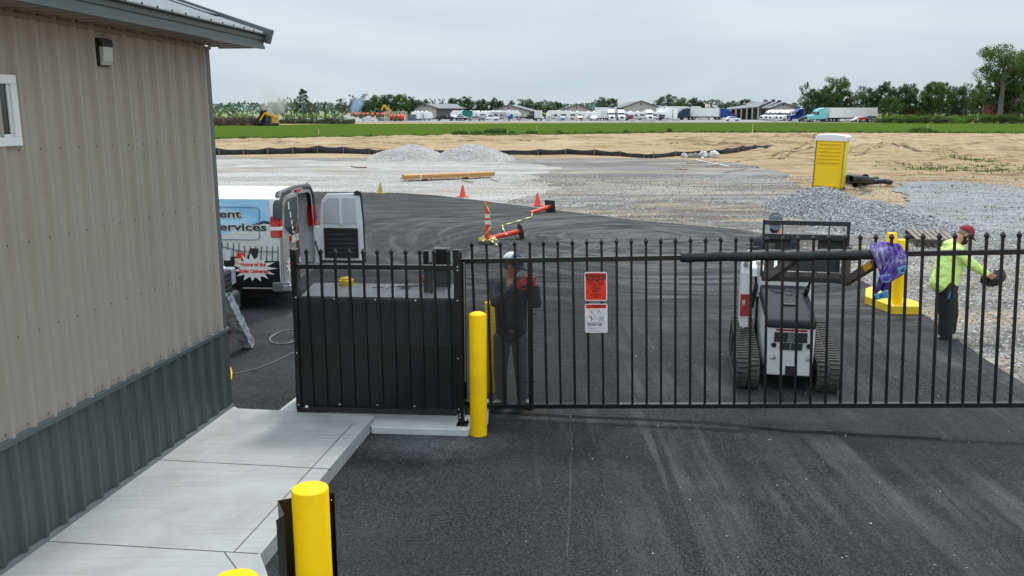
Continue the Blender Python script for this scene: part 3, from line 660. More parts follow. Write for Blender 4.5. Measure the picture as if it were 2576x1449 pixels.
def spear(m, p, u, w_=.0125):
    r = V((GD.x, GD.y, 0)); f = GN
    lv = [(0, w_*.9), (.012, w_*1.55), (.022, w_*1.65), (.034, w_*1.5), (.062, .0015)]
    vs = [p+u*h_+(r*i+f*j)*k for h_, k in lv for i, j in ((-1, -1), (1, -1), (1, 1), (-1, 1))]
    m.add(vs, [(i*4+j, i*4+(j+1) % 4, i*4+4+(j+1) % 4, i*4+4+j) for i in range(4) for j in range(4)] + [(16, 17, 18, 19)])
def picket(xt, yt, xb, yb, pl, par, tip, w_=.025):
    a, b = pl(xb, yb), pl(xt, yt); u = (b-a).normalized(); m = MB(); m.bar(a, b, w_, w_, up=GN); spear(m, b, u, w_/2)
    return obj('picket', m, black_steel, par, world=True)
for x in PX:
    b = lean(x); picket(x, gt(x)-36, b, gb(b), gp, gate, 1)
picket(1333, gt(1333)-36, 1335, gb(1335), gp, gate, 1)
for xt, xb in ((1333, 1336), (1164, 1170), (2640, 2612)):
    m = MB(); m.bar(gp(xt, gt(xt)), gp(xb, gb(xb)), .052, .052, up=GN); obj('upright', m, black_steel, gate, world=True, bevel=.003)
for x in PX[:12]: pass
# expanded-wire screen over the first bays, a hair behind the pickets
wire_m = M('black wire mesh', (.032, .033, .036), .4)
def wires(pl, xl0, xr0, xl1, xr1, yt0, yt1, yb0, yb1, nx, ny, par, r=.0015, o_=-.028):
    m = MB(); A, B, C_, D_ = pl(xl0, yt0, o_), pl(xr0, yt1, o_), pl(xl1, yb0, o_), pl(xr1, yb1, o_)
    for i in range(nx+1):
        t = i/nx; m.bar(A.lerp(B, t), C_.lerp(D_, t), r*2, r*2, up=GN)
    for j in range(ny+1):
        t = j/ny; m.bar(A.lerp(C_, t)+GN*r, B.lerp(D_, t)+GN*r, r*2, r*2)
    return obj('wire_screen', m, wire_m, par, world=True)
wires(gp, 1168, 1551, 1172, 1553, 662, 656, 1015, 1015, 112, 104, gate)
for y in (700, 790, 880, 960):
    for x in (1322, 1345):
        m = MB(); m.bar(gp(x-4, y, .03), gp(x+4, y, .03), .008, .008); obj('clip', m, black_steel, gate, world=True)
# signs
sg_o = .045
def sign(x0, y0, x1, y1, name, label, face):
    c0, c1, c2, c3 = gp(x0, y0, sg_o), gp(x1, y0, sg_o), gp(x1+1, y1, sg_o), gp(x0+1, y1, sg_o)
    t = thing(name, label, 'sign', (c2+c3)/2); r = (c1-c0).normalized(); u = (c0-c3).normalized(); wd = (c1-c0).length; ht = (c0-c3).length; o_ = (c0+c1+c2+c3)/4
    def q_(x, y, z): return o_ + r*x*wd/2 + u*y*ht/2 + GN*z
    def rr(sx, sy, cr_, z, th):
        p = []
        for i, (cx_, cy_) in enumerate(((1, 1), (-1, 1), (-1, -1), (1, -1))):
            for k_ in range(4):
                a = math.radians(90*i+30*k_); p.append(o_ + r*(cx_*(sx*wd/2-cr_)+cr_*math.cos(a)) + u*(cy_*(sy*ht/2-cr_)+cr_*math.sin(a)) + GN*z)
        return MB().prism(p, GN*th)
    obj('board', rr(1, 1, .018, 0, .004), M('sign white', (.74, .70, .72), .4, var=.03), t, world=True)
    return t, q_, rr, r, u, wd, ht
ink = M('black sign ink', (.016, .012, .012), .5, var=.05); sred = M('warning orange red', (.82, .035, .008), .4, var=.03)
t, q_, rr, r_, u_, wd, ht = sign(1470, 684, 1527, 757, 'warning_sign', 'red warning sign on the gate reading do not proceed', 0)
obj('red_field', rr(.90, .92, .012, .0042, .0008), sred, t, world=True)
m = MB()
for a, b in (((-.84, .80), (.84, .80)), ((-.84, .50), (.84, .50)), ((-.84, .80), (-.84, .50)), ((.84, .80), (.84, .50))): m.bar(q_(*a, .0054), q_(*b, .0054), .0035, .0006, up=GN)
obj('border', m, ink, t, world=True)
for s_, y, sz, ft in (('WARNING', .575, .062, .0022), ('DO NOT', .30, .058, .0022), ('proceed while', .125, .036, .0003), ('gate is', -.02, .036, .0003), ('in motion', -.165, .036, .0003), ('NO', -.42, .058, .0022), ('pedestrian', -.60, .036, .0003), ('traffic', -.76, .036, .0003)):
    text(s_, q_(0, y, .0054), r_, u_, sz, ink, t, ft, .0003, sx=.74)
m = MB(); [m.cyl(q_(x, y, .004), q_(x, y, .007), .004, 8) for x in (-.93, .93) for y in (-.94, .94)]; obj('rivet', m, grey_steel, t, world=True)
t, q_, rr, r_, u_, wd, ht = sign(1471, 764, 1528, 837, 'warning_sign', 'white pictogram warning sign hanging below the red sign on the gate', 0)
m = MB(); m.prism([q_(-.90, .94, .0044), q_(-.90, .69, .0044), q_(.90, .69, .0044), q_(.90, .94, .0044)], GN*.0006); obj('header', m, sred, t, world=True)
text('WARNING', q_(.16, .75, .0054), r_, u_, .042, ink, t, .0010, .0003, sx=.72)
m = MB(); m.prism([q_(-.72, .74, .005), q_(-.54, .74, .005), q_(-.63, .90, .005)], GN*.0006)
m.bar(q_(-.9, -.26, .0048), q_(.9, -.26, .0048), .0016, .0005, up=GN)
m.bar(q_(-.62, .62, .0048), q_(.12, -.10, .0048), .0032, .0005, up=GN); m.bar(q_(.10, .62, .0048), q_(.60, .24, .0048), .0032, .0005, up=GN)
m.ell(q_(-.52, .14, .005), (.006, .002, .006), 8); m.bar(q_(-.46, .08, .005), q_(-.40, -.04, .005), .011, .0006, up=GN); m.bar(q_(-.47, .05, .0052), q_(-.66, .10, .0052), .004, .0006, up=GN)
m.bar(q_(-.45, .06, .0052), q_(-.28, .03, .0052), .004, .0006, up=GN); m.bar(q_(-.41, -.03, .0052), q_(-.10, -.07, .0052), .005, .0006, up=GN); m.bar(q_(-.41, -.04, .0052), q_(-.46, -.18, .0052), .005, .0006, up=GN)
obj('pictogram', m, ink, t, world=True)
m = MB()
for k in range(9): m.bar(q_(-.45+k*.08, .60-k*.075, .0046), q_(-.1+k*.075, .62-k*.05, .0046), .0007, .0004, up=GN)
m.prism([q_(.22, -.18, .0046), q_(.66, -.18, .0046), q_(.66, .14, .0046), q_(.22, .14, .0046)], GN*.0003); obj('hatching', m, M('sign grey', (.45, .47, .5), .5), t, world=True)
m = MB(); m.bar(q_(-.36, .50, .005), q_(-.46, .30, .005), .005, .0005, up=GN); m.bar(q_(.26, .54, .005), q_(.12, .36, .005), .005, .0005, up=GN); m.bar(q_(-.48, .22, .005), q_(-.40, .17, .005), .006, .0005, up=GN); obj('arrow', m, sred, t, world=True)
text('Moving Gate Can Cause', q_(-.80, -.40, .005), r_, u_, .0245, ink, t, .0004, .0003, 'LEFT', sx=.66); text('Serious Injury or Death.', q_(-.80, -.50, .005), r_, u_, .0245, ink, t, .0004, .0003, 'LEFT', sx=.66)
m = MB()
for y, x1 in ((-.62, .5), (-.67, -.2), (-.72, .6), (-.78, -.3), (-.84, .3), (-.89, .55)): m.bar(q_(-.8, y, .005), q_(x1, y, .005), .0028, .0004, up=GN)
obj('small_print', m, M('sign grey', (.45, .47, .5), .5), t, world=True)
# padding sleeve on the rail
sl = MB(); pts = []; rs = []
for i in range(27):
    x = 1712+(2205-1712)*i/26; p = gp(x, gt(x)-1+.8*math.sin(i*.9)+(1.2 if i > 12 else 0)+.6*math.sin(i*2.3)); pts.append(p); rs.append(.057+.003*math.sin(i*1.7)+.002*math.sin(i*3.1))
sl.tube(pts, rs, 14)
single('rail_pad', sl, M('black foam wrap', (.013, .013, .014), .6, bump=.5, bsc=22, bd=.012), 'black foam sleeve wrapped along the gate top rail', 'padding', smooth=60)
# towel
n = NT('tie-dye towel'); a = n.noise(8.5, 5, .65, dist=.8); b_ = n.noise(300, 2)
tow_m = n.done(n.ramp(a, [(.34, (.06, .03, .22)), (.46, (.13, .075, .36)), (.54, (.26, .21, .46)), (.63, (.50, .47, .62))]), .95, spec=.1); n.bump(n.math('ADD', b_, n.noise(20, 3)), .7, .006)
tw = thing('beach_towel', 'purple tie-dye towel with blue hems draped over the gate rail', 'towel', gp(2230, 750))
Lf = [(2188, 628), (2190, 600), (2180, 625), (2196, 650), (2203, 676), (2206, 700), (2196, 742)]
def cloth(name, Lp, Rp, nu, nv, amp, fr, o0, seed, mat, sub=1):
    m = MB(); rows = []
    def at(P_, t):
        k = t*(len(P_)-1); i = min(int(k), len(P_)-2); f = k-i; return (P_[i][0]*(1-f)+P_[i+1][0]*f, P_[i][1]*(1-f)+P_[i+1][1]*f, P_[i][2]*(1-f)+P_[i+1][2]*f)
    def fn(u, v):
        a, b = at(Lp, v), at(Rp, v); x = a[0]+(b[0]-a[0])*u; y = a[1]+(b[1]-a[1])*u; o = a[2]+(b[2]-a[2])*u
        o += 1.4*amp*noise.noise(V((u*4.5+v*1.3, v*1.6, seed*3)))+amp*math.sin(u*fr*(.8+.25*math.sin(u*3+seed))+v*2.2+seed)*(.35+v*.65) + amp*.5*math.sin(u*fr*2.3+v*5+seed*2); 
        y += 5*math.sin(u*9+seed)*(1 if v > .95 or v < .05 else .2)
        return gp(x, y, o0+o)
    m.grid(fn, nu, nv); o = obj(name, m, mat, tw, world=True, smooth=180, solid=.007); return o
cloth('cloth', [(2186, 640, -.05), (2193, 606, -.03), (2190, 628, .05), (2205, 665, .055), (2213, 690, .05), (2206, 715, .05), (2198, 738, .05)],
      [(2270, 640, -.05), (2262, 612, -.03), (2278, 640, .05), (2281, 672, .06), (2275, 690, .055), (2240, 706, .05), (2233, 733, .05)], 40, 44, .028, 17, 0, .6, tow_m)
cloth('cloth', [(2225, 632, .06), (2235, 650, .07), (2215, 690, .07), (2208, 706, .07)], [(2280, 645, .07), (2279, 668, .07), (2268, 690, .07), (2262, 701, .07)], 26, 20, .018, 13, .02, 2.1, tow_m)
hem_m = M('teal towel hem', (.10, .30, .52), .9, var=.25, sc=30, bump=.5, bsc=200)
hem2 = M('violet towel hem', (.16, .13, .50), .9, var=.3, sc=30, bump=.5, bsc=200); pale = M('aqua towel trim', (.28, .58, .68), .9)
def hem(c0, c1, c2, c3, mat, nm='hem'):
    m = MB()
    def fn(u, v):
        x = (c0[0]*(1-u)+c1[0]*u)*(1-v)+(c3[0]*(1-u)+c2[0]*u)*v; y = (c0[1]*(1-u)+c1[1]*u)*(1-v)+(c3[1]*(1-u)+c2[1]*u)*v; return gp(x, y, .125+.008*math.sin(u*8))
    m.grid(fn, 12, 4); h_ = obj(nm, m, mat, tw, world=True, smooth=180, solid=.005)
    cx_ = (c0[0]+c1[0]+c2[0]+c3[0])/4; cy_ = (c0[1]+c1[1]+c2[1]+c3[1])/4; m = MB(); p = []
    for k in range(20): a = k*.5; rr_ = 1+k*.27; p.append(gp(cx_+rr_*math.cos(a), cy_+rr_*math.sin(a)*.8, .134))
    m.tube(p, .0035, 5); obj('swirl', m, M('navy swirl', (.03, .05, .25), .9), h_, world=True)
    m = MB()
    for a, b in ((c0, c1), (c3, c2)): m.bar(gp(*a, .132), gp(*b, .132), .008, .003, up=GN)
    obj('trim', m, pale, h_, world=True)
hem((2199, 742), (2234, 730), (2236, 748), (2203, 754), hem_m); hem((2210, 695), (2240, 690), (2243, 706), (2218, 712), hem2); hem((2258, 676), (2279, 668), (2277, 684), (2260, 690), hem_m)

# ================================================================== OPERATOR ENCLOSURE (guard fence in front of the leaf)
EA, EB = D(749, 1033, 9.02), D(1148, 1043, 8.81); ED = V((EB.x-EA.x, EB.y-EA.y, 0)).normalized(); EN = V((ED.y, -ED.x, 0))
ep = lambda x, y, o_=0: PLN(x, y, V((EA.x, EA.y, 0))+EN*o_, EN)
en = thing('guard_fence', 'black picket guard panel with wire screen and solid lower sheet', 'fence', ep(950, 1040))
et = lambda x: interp([(735, 670), (1165, 673)], x); eb = lambda x: interp([(735, 1027), (1165, 1039)], x)
m = MB(); m.bar(ep(742, et(742)), ep(1152, et(1152)), .05, .05); obj('top_rail', m, black_steel, en, world=True, bevel=.003)
m = MB(); m.bar(ep(749, eb(749)), ep(1150, eb(1150)), .05, .055); obj('bottom_rail', m, M('scuffed black steel', (.016, .016, .017), .5, var=.3, sc=8), en, world=True, bevel=.003)
m = MB(); m.bar(ep(740, 628), ep(753, 1030), .05, .05, up=EN); obj('upright', m, black_steel, en, world=True, bevel=.003)
m = MB(); m.bar(ep(1147, 628), ep(1161, 1062), .062, .062, up=EN); m.bar(ep(1150, 1066)+V((0, 0, .004)), ep(1178, 1066)+V((0, 0, .004)), .14, .012); m.lathe([(.018, 0), (.018, .014), (.008, .016), (.008, .04), (.002, .045)], ep(1176, 1066)+V((0, 0, .01)), 8)
obj('upright', m, black_steel, en, world=True, bevel=.003)
tops = [786, 822, 858, 899-2, 933, 968, 1003, 1038, 1073, 1109]
for i in range(11):
    xt = 768+ (1124-768)*(i)/10+1; xt = 1212/1.5652-3+i*35.6; xb = xt+interp([(760, 16), (1150, 9)], xt)
    a, b = ep(xb, eb(xb)), ep(xt, 640 if i < 12 else 640); u = (b-a).normalized(); m = MB(); m.bar(a, b, .024, .024, up=EN); spear(m, b, u, .0125); obj('picket', m, black_steel, en, world=True)
m = MB(); m.prism([ep(752, 855, -.016), ep(1146, 864, -.016), ep(1150, 1030, -.016), ep(756, 1020, -.016)], EN*-.003); obj('solid_sheet', m, black_sheet, en, world=True)
m = MB(); m.prism([ep(748, 748, -.035), ep(1146, 755, -.035), ep(1148, 875, -.035), ep(752, 866, -.035)], EN*-.003); obj('solid_sheet', m, black_sheet, en, world=True)
A, B, C_, D_ = ep(745, 680, -.012), ep(1147, 684, -.012), ep(751, 860, -.012), ep(1149, 870, -.012)
m = MB()
for i in range(141): m.bar(A.lerp(B, i/140), C_.lerp(D_, i/140), .0036, .0036, up=EN)
for j in range(66): m.bar(A.lerp(C_, j/65), B.lerp(D_, j/65), .0036, .0036)
obj('wire_screen', m, M('worn wire', (.04, .041, .045), .4), en, world=True)
m = MB()
for x, y in ((744, 748), (747, 888), (751, 1018), (1151, 671), (1151, 680), (1151, 756), (1152, 902), (1154, 1030), (1157, 1042), (1157, 1050), (855, 1017), (950, 1019), (1043, 1022), (840, 752), (943, 754), (1045, 756)):
    c_ = ep(x, y, .026); m.lathe([(.011, 0), (.009, .006), (.002, .008)], c_, 8, Matrix(((ED.x, 0, EN.x), (ED.y, 0, EN.y), (0, 1, 0))))
obj('bolt', m, M('zinc bolt', (.55, .55, .55), .35, .7), en, world=True)['kind'] = 'stuff'
m = MB(); m.prism([ep(768, 1019, .027), ep(775, 1019, .027), ep(775, 1026, .027), ep(768, 1026, .027)], EN*.002); obj('sticker', m, vin, en, world=True)
# operator cabinet
cz = 1.36; fl, fr = G(757, 744, cz), G(1152, 750, cz); bk = G(790, 712, cz); br = G(1140, 714, cz)
op = thing('gate_operator_cabinet', 'long steel operator cabinet with grey flat top behind the guard panel', 'cabinet', V(((fl.x+fr.x)/2, (fl.y+bk.y)/2, .085)))
dn = V((0, 0, -(cz-.10)))
m = MB(); m.prism([fl+V((.02, .03, -.03)), fr+V((0, .03, -.03)), br+V((0, -.02, -.03)), bk+V((.02, -.02, -.03))], dn+V((0, 0, .03))); obj('body', m, M('cabinet side', (.025, .026, .028), .5), op, world=True)
m = MB(); m.prism([p-V((0, 0, .028)) for p in (fl, fr, br, bk)], V((0, 0, .028))); obj('top', m, M('cabinet top grey', (.24, .25, .27), .45, .2, var=.1), op, world=True, bevel=.004)
# things lying on it
q = random.Random(8)
m = MB(); c_ = G(872, 716, cz); m.lathe([(.088, 0), (.088, .06), (.07, .07), (.066, .085), (.02, .095)], c_+V((0, -.02, .0)), 18); single('bucket_lid', m, yellow_paint, 'yellow plastic cap sitting on the grey cabinet top', 'cap', smooth=40)
m = MB(); c_ = G(1052, 724, cz+.01); m.capsule(c_+V((-.17, 0, .02)), c_+V((.12, .02, .03)), .018); m.capsule(c_+V((.10, .02, .03)), c_+V((.15, -.07, .03)), .03); m.cyl(c_+V((-.24, 0, .02)), c_+V((-.17, 0, .02)), .01, 8)
single('power_drill', m, M('tool grey', (.25, .25, .24), .5), 'grey power tool lying on the cabinet top', 'tool', smooth=50)
m = MB(); c_ = G(1063, 714, cz); m.ell(c_+V((0, 0, .05)), (.045, .04, .05), 12); m.cyl(c_+V((.02, 0, .05)), c_+V((.09, 0, .06)), .022, 10); single('rag', m, M('orange rag', (.55, .13, .04), .9), 'small orange tool standing on the cabinet top', 'tool', smooth=50)
for k, (x, y, L_, an) in enumerate(((950, 722, .12, .2), (978, 723, .10, 1.2), (997, 720, .14, .1), (1018, 724, .11, -.3), (1082, 727, .10, .6))):
    m = MB(); c_ = G(x, y, cz+.006); d = V((math.cos(an), math.sin(an), 0))*L_/2; m.bar(c_-d, c_+d, .016, .010); m.lathe([(.014, -.005), (.014, .008)], c_+d, 8)
    single('hand_tool', m, grey_steel, ['steel spanner at the left end of the row of small tools', 'short steel bit lying across the cabinet top', 'long chrome socket bar in the middle of the tools', 'steel wrench beside the grey power tool', 'small pale fitting right of the orange tool'][k], 'tool', 'hand tools on the cabinet top')
# posts behind the fence
def post(xc, ytop, w_, dp, Y, name, label, cat, mat=black_steel, zb=.085):
    t_ = D(xc, ytop, Y); m = MB(); m.box(t_.x-w_/2, Y-dp/2, zb, t_.x+w_/2, Y+dp/2, t_.z); return single(name, m, mat, label, cat, bevel=.004)
post(1112, 624, .19, .14, 9.9, 'limit_box', 'tall black rectangular box behind the guard panel', 'box')
m = MB()
for x0, y0, x1, y1, o_ in ((1094, 622, 1131, 622, 0),): pass
b_ = thing('photo_eye_post', 'slim black post with silver bracket left of the tall black box', 'post', D(1074, 1000, 9.6))
tp = D(1071, 630, 9.55); m = MB(); m.box(tp.x-.028, 9.52, .085, tp.x+.028, 9.58, tp.z); obj('post', m, black_steel, b_, world=True, bevel=.003)
tp = D(1083, 636, 9.5); m = MB(); m.box(tp.x-.018, 9.48, tp.z-.5, tp.x+.018, 9.52, tp.z); obj('bracket', m, black_sheet, b_, world=True, bevel=.003)
m = MB(); m.box(tp.x-.016, 9.47, tp.z-.10, tp.x+.016, 9.478, tp.z-.004); obj('plate', m, grey_steel, b_, world=True)
gpst = thing('gate_post', 'round-capped black gate post at the leaf end', 'post', D(1152, 1040, 9.15)); tp = D(1154, 628, 9.15); m = MB(); m.box(tp.x-.045, 9.10, .085, tp.x+.03, 9.2, tp.z-.02); obj('post', m, black_steel, gpst, world=True, bevel=.006)
m = MB(); m.lathe([(.05, 0), (.045, .012), (.03, .022), (.004, .028)], V((tp.x-.008, 9.15, tp.z-.02)), 14); obj('cap', m, black_steel, gpst, world=True, smooth=40)
m = MB(); m.cyl(D(1167, 660, 9.12), D(1170, 960, 9.12), .008, 8); obj('edge_strip', m, M('grey edge', (.2, .2, .21), .4), gpst, world=True)
post(740, 625, .085, .085, 9.6, 'fence_post', 'short black square post behind the left end of the guard panel', 'post')
# side return of wire with grey stripe at the leaf end (hinge hardware)
hw = thing('gate_roller', 'roller bracket hardware low behind the yellow bollard', 'bracket', D(1170, 1050, 9.2)); m = MB(); c_ = D(1168, 1046, 9.15)
m.box(c_.x-.15, 9.1, .2, c_.x+.12, 9.2, .235); m.cyl(c_+V((.05, -.06, .02)), c_+V((.05, .06, .02)), .04, 14); m.box(c_.x-.02, 9.1, .085, c_.x+.04, 9.2, .22); obj('bracket', m, black_steel, hw, world=True)

# ================================================================== BOLLARDS
def bollard(p, r, z, label, lumps=0, n_=28):
    m = MB(); m.lathe([(r, 0), (r, z-.006), (r-.004, z), (r*.6, z+.004+lumps), (r*.05, z+.006+lumps*1.6)], p, n_)
    o = single('bollard', m, yellow_paint, label, 'bollard', 'yellow bollards', smooth=40)
    for q_ in o.data.vertices: pass
    return o
bb = G(1204, 1092, .014); t_ = PLN(1203, 793, bb, V((0, 1, 0))); bollard(bb, .089, t_.z, 'yellow bollard standing in front of the gate leaf end', .012)
n_t = 4.62; d_ = ray(780, 1234); p_ = V((0, 0, H))+d_*n_t; bollard(V((p_.x, p_.y, .014)), .097, p_.z, 'large yellow bollard nearest the viewer before a black metal cover', .003, 40)
zt = p_.z; d_ = ray(589, 1462); p2 = PLN(592, 1466, V((0, 0, zt)), V((0, 0, 1))); bollard(V((p2.x, p2.y, .014)), .097, zt, 'yellow bollard with only its top at the bottom edge', .003, 40)
def P_at(x, y, t): return V((0, 0, H))+ray(x, y)*t
# black folded cover behind the near bollard
cv = thing('sheet_metal_cover', 'black folded sheet metal channel standing behind the near yellow bollard', 'cover', V((p_.x, p_.y+.25, .014)))
yb = p_.y+.16
a1 = P_at(700, 1257, 4.78); a2 = P_at(722, 1250+22, 4.72); m = MB()
tl, tm, tr = P_at(690, 1285, 4.62), P_at(708, 1262, 4.86), P_at(822, 1244, 4.95); te = P_at(840, 1241, 4.9); tn = P_at(708, 1292, 4.6)
def drop(p, dx=0, dy=0): return V((p.x+dx, p.y+dy, .02))
for a, b in ((P_at(695, 1308, 4.60), P_at(714, 1296, 4.58)), (P_at(714, 1296, 4.58), P_at(698, 1259, 4.84)), (P_at(698, 1259, 4.84), P_at(812, 1238, 4.98)), (P_at(812, 1238, 4.98), P_at(841, 1240, 4.86))):
    nn = (b-a).cross(V((0, 0, 1))).normalized()*.003
    m.prism([a, b, drop(b), drop(a)], nn)
obj('panel', m, black_sheet, cv, world=True)
m = MB()
for x, y, t in ((696, 1330, 4.57), (834, 1258, 4.84)): c_ = P_at(x, y, t); m.ell(c_, (.004, .004, .004), 6)
obj('bolt', m, chrome, cv, world=True)
# bollards and yellow kerb by the far gate end
def foot(x, y, ytop, r, label):
    p = G(x, y, .13); t_ = PLN(x, ytop, p, V((0, 1, 0))); bollard(V((p.x, p.y, 0)), r, t_.z, label)
foot(2256, 765, 603, .085, 'right one of the two yellow bollards on the painted kerb')
foot(2231, 738, 586, .085, 'left one of the two yellow bollards behind the purple towel')
kb = thing('painted_kerb', 'yellow painted concrete kerb under the bollards right of the loader', 'kerb', G(2250, 790))
ky = M('chipped yellow kerb paint', (.76, .52, .01), .6, var=.1, dirt=(.2, .17, .1, .45), bump=.4, bsc=40, bd=.006)
k1 = [G(x, y) for x, y in [(2175, 765), (2243, 792), (2317, 793), (2316, 783), (2262, 765), (2205, 735), (2176, 745)]]
m = MB(); m.prism([V((p.x, p.y, -.02)) for p in k1], V((0, 0, .17))); obj('kerb', m, ky, kb, world=True, bevel=.012)
# ================================================================== PEOPLE
eye_m = M('eye', (.05, .03, .02), .2); beard_m = M('dark beard', (.025, .015, .010), .9, bump=.6, bsc=200, bd=.003)
def unit(v): return V(v).normalized()
def hand(m, wr, d, pn, s=1.0, curl=.6, thumb=1):
    """five separate bent fingers; d = pointing direction, pn = palm normal (fingers curl to it)"""
    d = unit(d); pn = unit(V(pn)-d*V(pn).dot(d)); sd = d.cross(pn)*thumb
    for k in (-1, 0, 1): m.capsule(wr+sd*k*.022*s, wr+d*.085*s+sd*k*.026*s, .015*s, .014*s, 10)
    for k, L_ in ((-1.45, .062), (-.5, .078), (.5, .082), (1.4, .07)):
        a = wr+d*.088*s+sd*k*.021*s; c1 = curl*.7; b = a+(d*math.cos(c1)+pn*math.sin(c1))*L_*.5*s; c2 = curl*1.7; e = b+(d*math.cos(c2)+pn*math.sin(c2))*L_*.5*s
        m.capsule(a, b, .0105*s, .0098*s, 8); m.capsule(b, e, .0098*s, .0085*s, 8)
    a = wr+d*.03*s+sd*.03*s; b = a+(d*.6+sd*.6+pn*.45)*.045*s; e = b+(d*.75+pn*.5)*.035*s
    m.capsule(a, b, .013*s, .0115*s, 8); m.capsule(b, e, .0115*s, .0095*s, 8)
def head(m, c, f, u, s=1.0):
    """skull, jaw, nose, ears, neck root; c = centre, f = facing, u = up"""
    f = unit(f); u = unit(V(u)-f*V(u).dot(f)); r = f.cross(u); R_ = Matrix((r, f, u)).transposed()
    m.ell(c+u*.035*s, (.074*s, .092*s, .082*s), 16, R_); m.ell(c-u*.03*s+f*.018*s, (.062*s, .075*s, .085*s), 16, R_); m.ell(c-u*.085*s+f*.045*s, (.040*s, .035*s, .028*s), 12, R_)
    m.capsule(c+u*.012*s+f*.088*s, c-u*.022*s+f*.108*s, .009*s, .014*s, 8); m.ell(c+u*.03*s+f*.078*s, (.05*s, .016*s, .012*s), 10, R_)
    for k in (-1, 1):
        m.ell(c+r*k*.073*s-f*.005*s-u*.005*s, (.008*s, .018*s, .030*s), 10, R_); m.ell(c+r*k*.040*s+f*.060*s-u*.02*s, (.022*s, .02*s, .022*s), 8, R_)
    m.ell(c-u*.052*s+f*.088*s, (.024*s, .010*s, .009*s), 8, R_)
    return r, f, u, R_
def eyes(par, c, r, f, u):
    for k in (-1, 1):
        m = MB(); m.ell(c+r*k*.031+f*.081+u*.012, (.013, .009, .008), 8); obj('eye', m, eye_m, par, world=True, smooth=180)

# ---- man in dark jacket working behind the gate
FY = 9.62
J = lambda x, y, Y=FY: D(x, y, Y)
p1 = thing('person', 'man in navy jacket, white-backed cap and red gloves working behind the gate', 'person', G(1290, 1020, .014))
f = unit((.90, -.36, -.30)); hc = J(1287, 668, FY-.02)
m = MB(); r, f, u, R_ = head(m, hc, f, (.1, 0, 1))
neck = J(1281, 700); m.capsule(hc-u*.05-f*.01, neck-V((0, 0, .05)), .058, .066)
LS, RS = J(1245, 712, FY+.06), J(1322, 712, FY-.02); LE, RE = J(1246, 760, FY-.12), J(1349, 762, FY-.10); LW, RW_ = J(1296, 722, FY-.20), J(1347, 722, FY-.20)
HL, HR = J(1263, 848, FY), J(1307, 848, FY); KL, KR = J(1259, 935, FY-.04), J(1311, 935, FY-.03); AL, AR = J(1262, 1004, FY+.02), J(1316, 1002, FY)
m.capsule(neck-V((0, 0, .1)), J(1284, 825), .12, .10)
for a, b, c_ in ((LS, LE, LW), (RS, RE, RW_)): m.capsule(a, b, .052, .043); m.capsule(b, c_, .042, .028)
for a, b, c_ in ((HL, KL, AL), (HR, KR, AR)): m.capsule(a, b, .085, .055); m.capsule(b, c_, .054, .038)
blob('body', m, skin, p1, .011)
jk = M('dark jacket', (.048, .053, .072), .85, var=.3, sc=14, bump=.6, bsc=26, bd=.012)
m = MB(); m.capsule(neck-V((0, 0, .07)), neck-V((0, 0, .12)), .085, .12)
m.capsule(LS, RS, .083, .083); m.capsule((LS+RS)/2-V((0, 0, .06)), J(1285, 800), .145, .15); m.capsule(J(1268, 720), J(1270, 846), .115, .105); m.capsule(J(1304, 720), J(1303, 846), .11, .10)
m.capsule(LS, LE, .070, .062); m.capsule(LE, LW, .060, .045); m.capsule(RS, RE, .068, .064); m.capsule(RE, RW_, .062, .045)
blob('jacket', m, jk, p1, .012)
tr = M('grey work trousers', (.15, .15, .152), .9, var=.2, sc=10, bump=.5, bsc=30, bd=.01)
m = MB(); m.capsule(HL+V((.02, .01, .07)), HR+V((-.02, .01, .07)), .10); m.capsule(HL, KL, .100, .078); m.capsule(KL, AL, .078, .070); m.capsule(HR, KR, .100, .078); m.capsule(KR, AR, .078, .070); blob('trousers', m, tr, p1, .012)
shoe = M('pale work shoe', (.45, .44, .42), .8, var=.2, sc=30)
for a, b, yy in ((AL, V((-.12, -.20, 0)), 0), (AR, V((.10, -.17, 0)), 0)):
    m = MB(); q0 = V((a.x, a.y, .07)); m.capsule(q0+V((0, .03, -.01)), q0+b*.8+V((0, 0, -.018)), .05, .040); m.capsule(a-V((0, 0, .02)), q0, .045, .05); o = blob('shoe', m, shoe, p1, .009)
gl = M('red work glove', (.50, .025, .03), .8, var=.3, sc=30)
m = MB(); hand(m, LW, (.55, -.25, .40), (.5, .6, -.3), 1.15, .75, -1); m.capsule(LE.lerp(LW, .8), LW, .044, .040); blob('glove', m, gl, p1, .006, 3)
m = MB(); hand(m, RW_, (-.25, -.15, .85), (-.8, .3, 0), 1.15, .8, 1); m.capsule(RE.lerp(RW_, .8), RW_, .046, .042); blob('glove', m, gl, p1, .006, 3)
eyes(p1, hc, r, f, u)
hair_m = M('greying hair', (.10, .085, .07), .9, bump=.6, bsc=150)
m = MB(); m.ell(hc+u*.01-f*.03, (.080, .080, .075), 14, R_); blob('hair', m, hair_m, p1, .009)
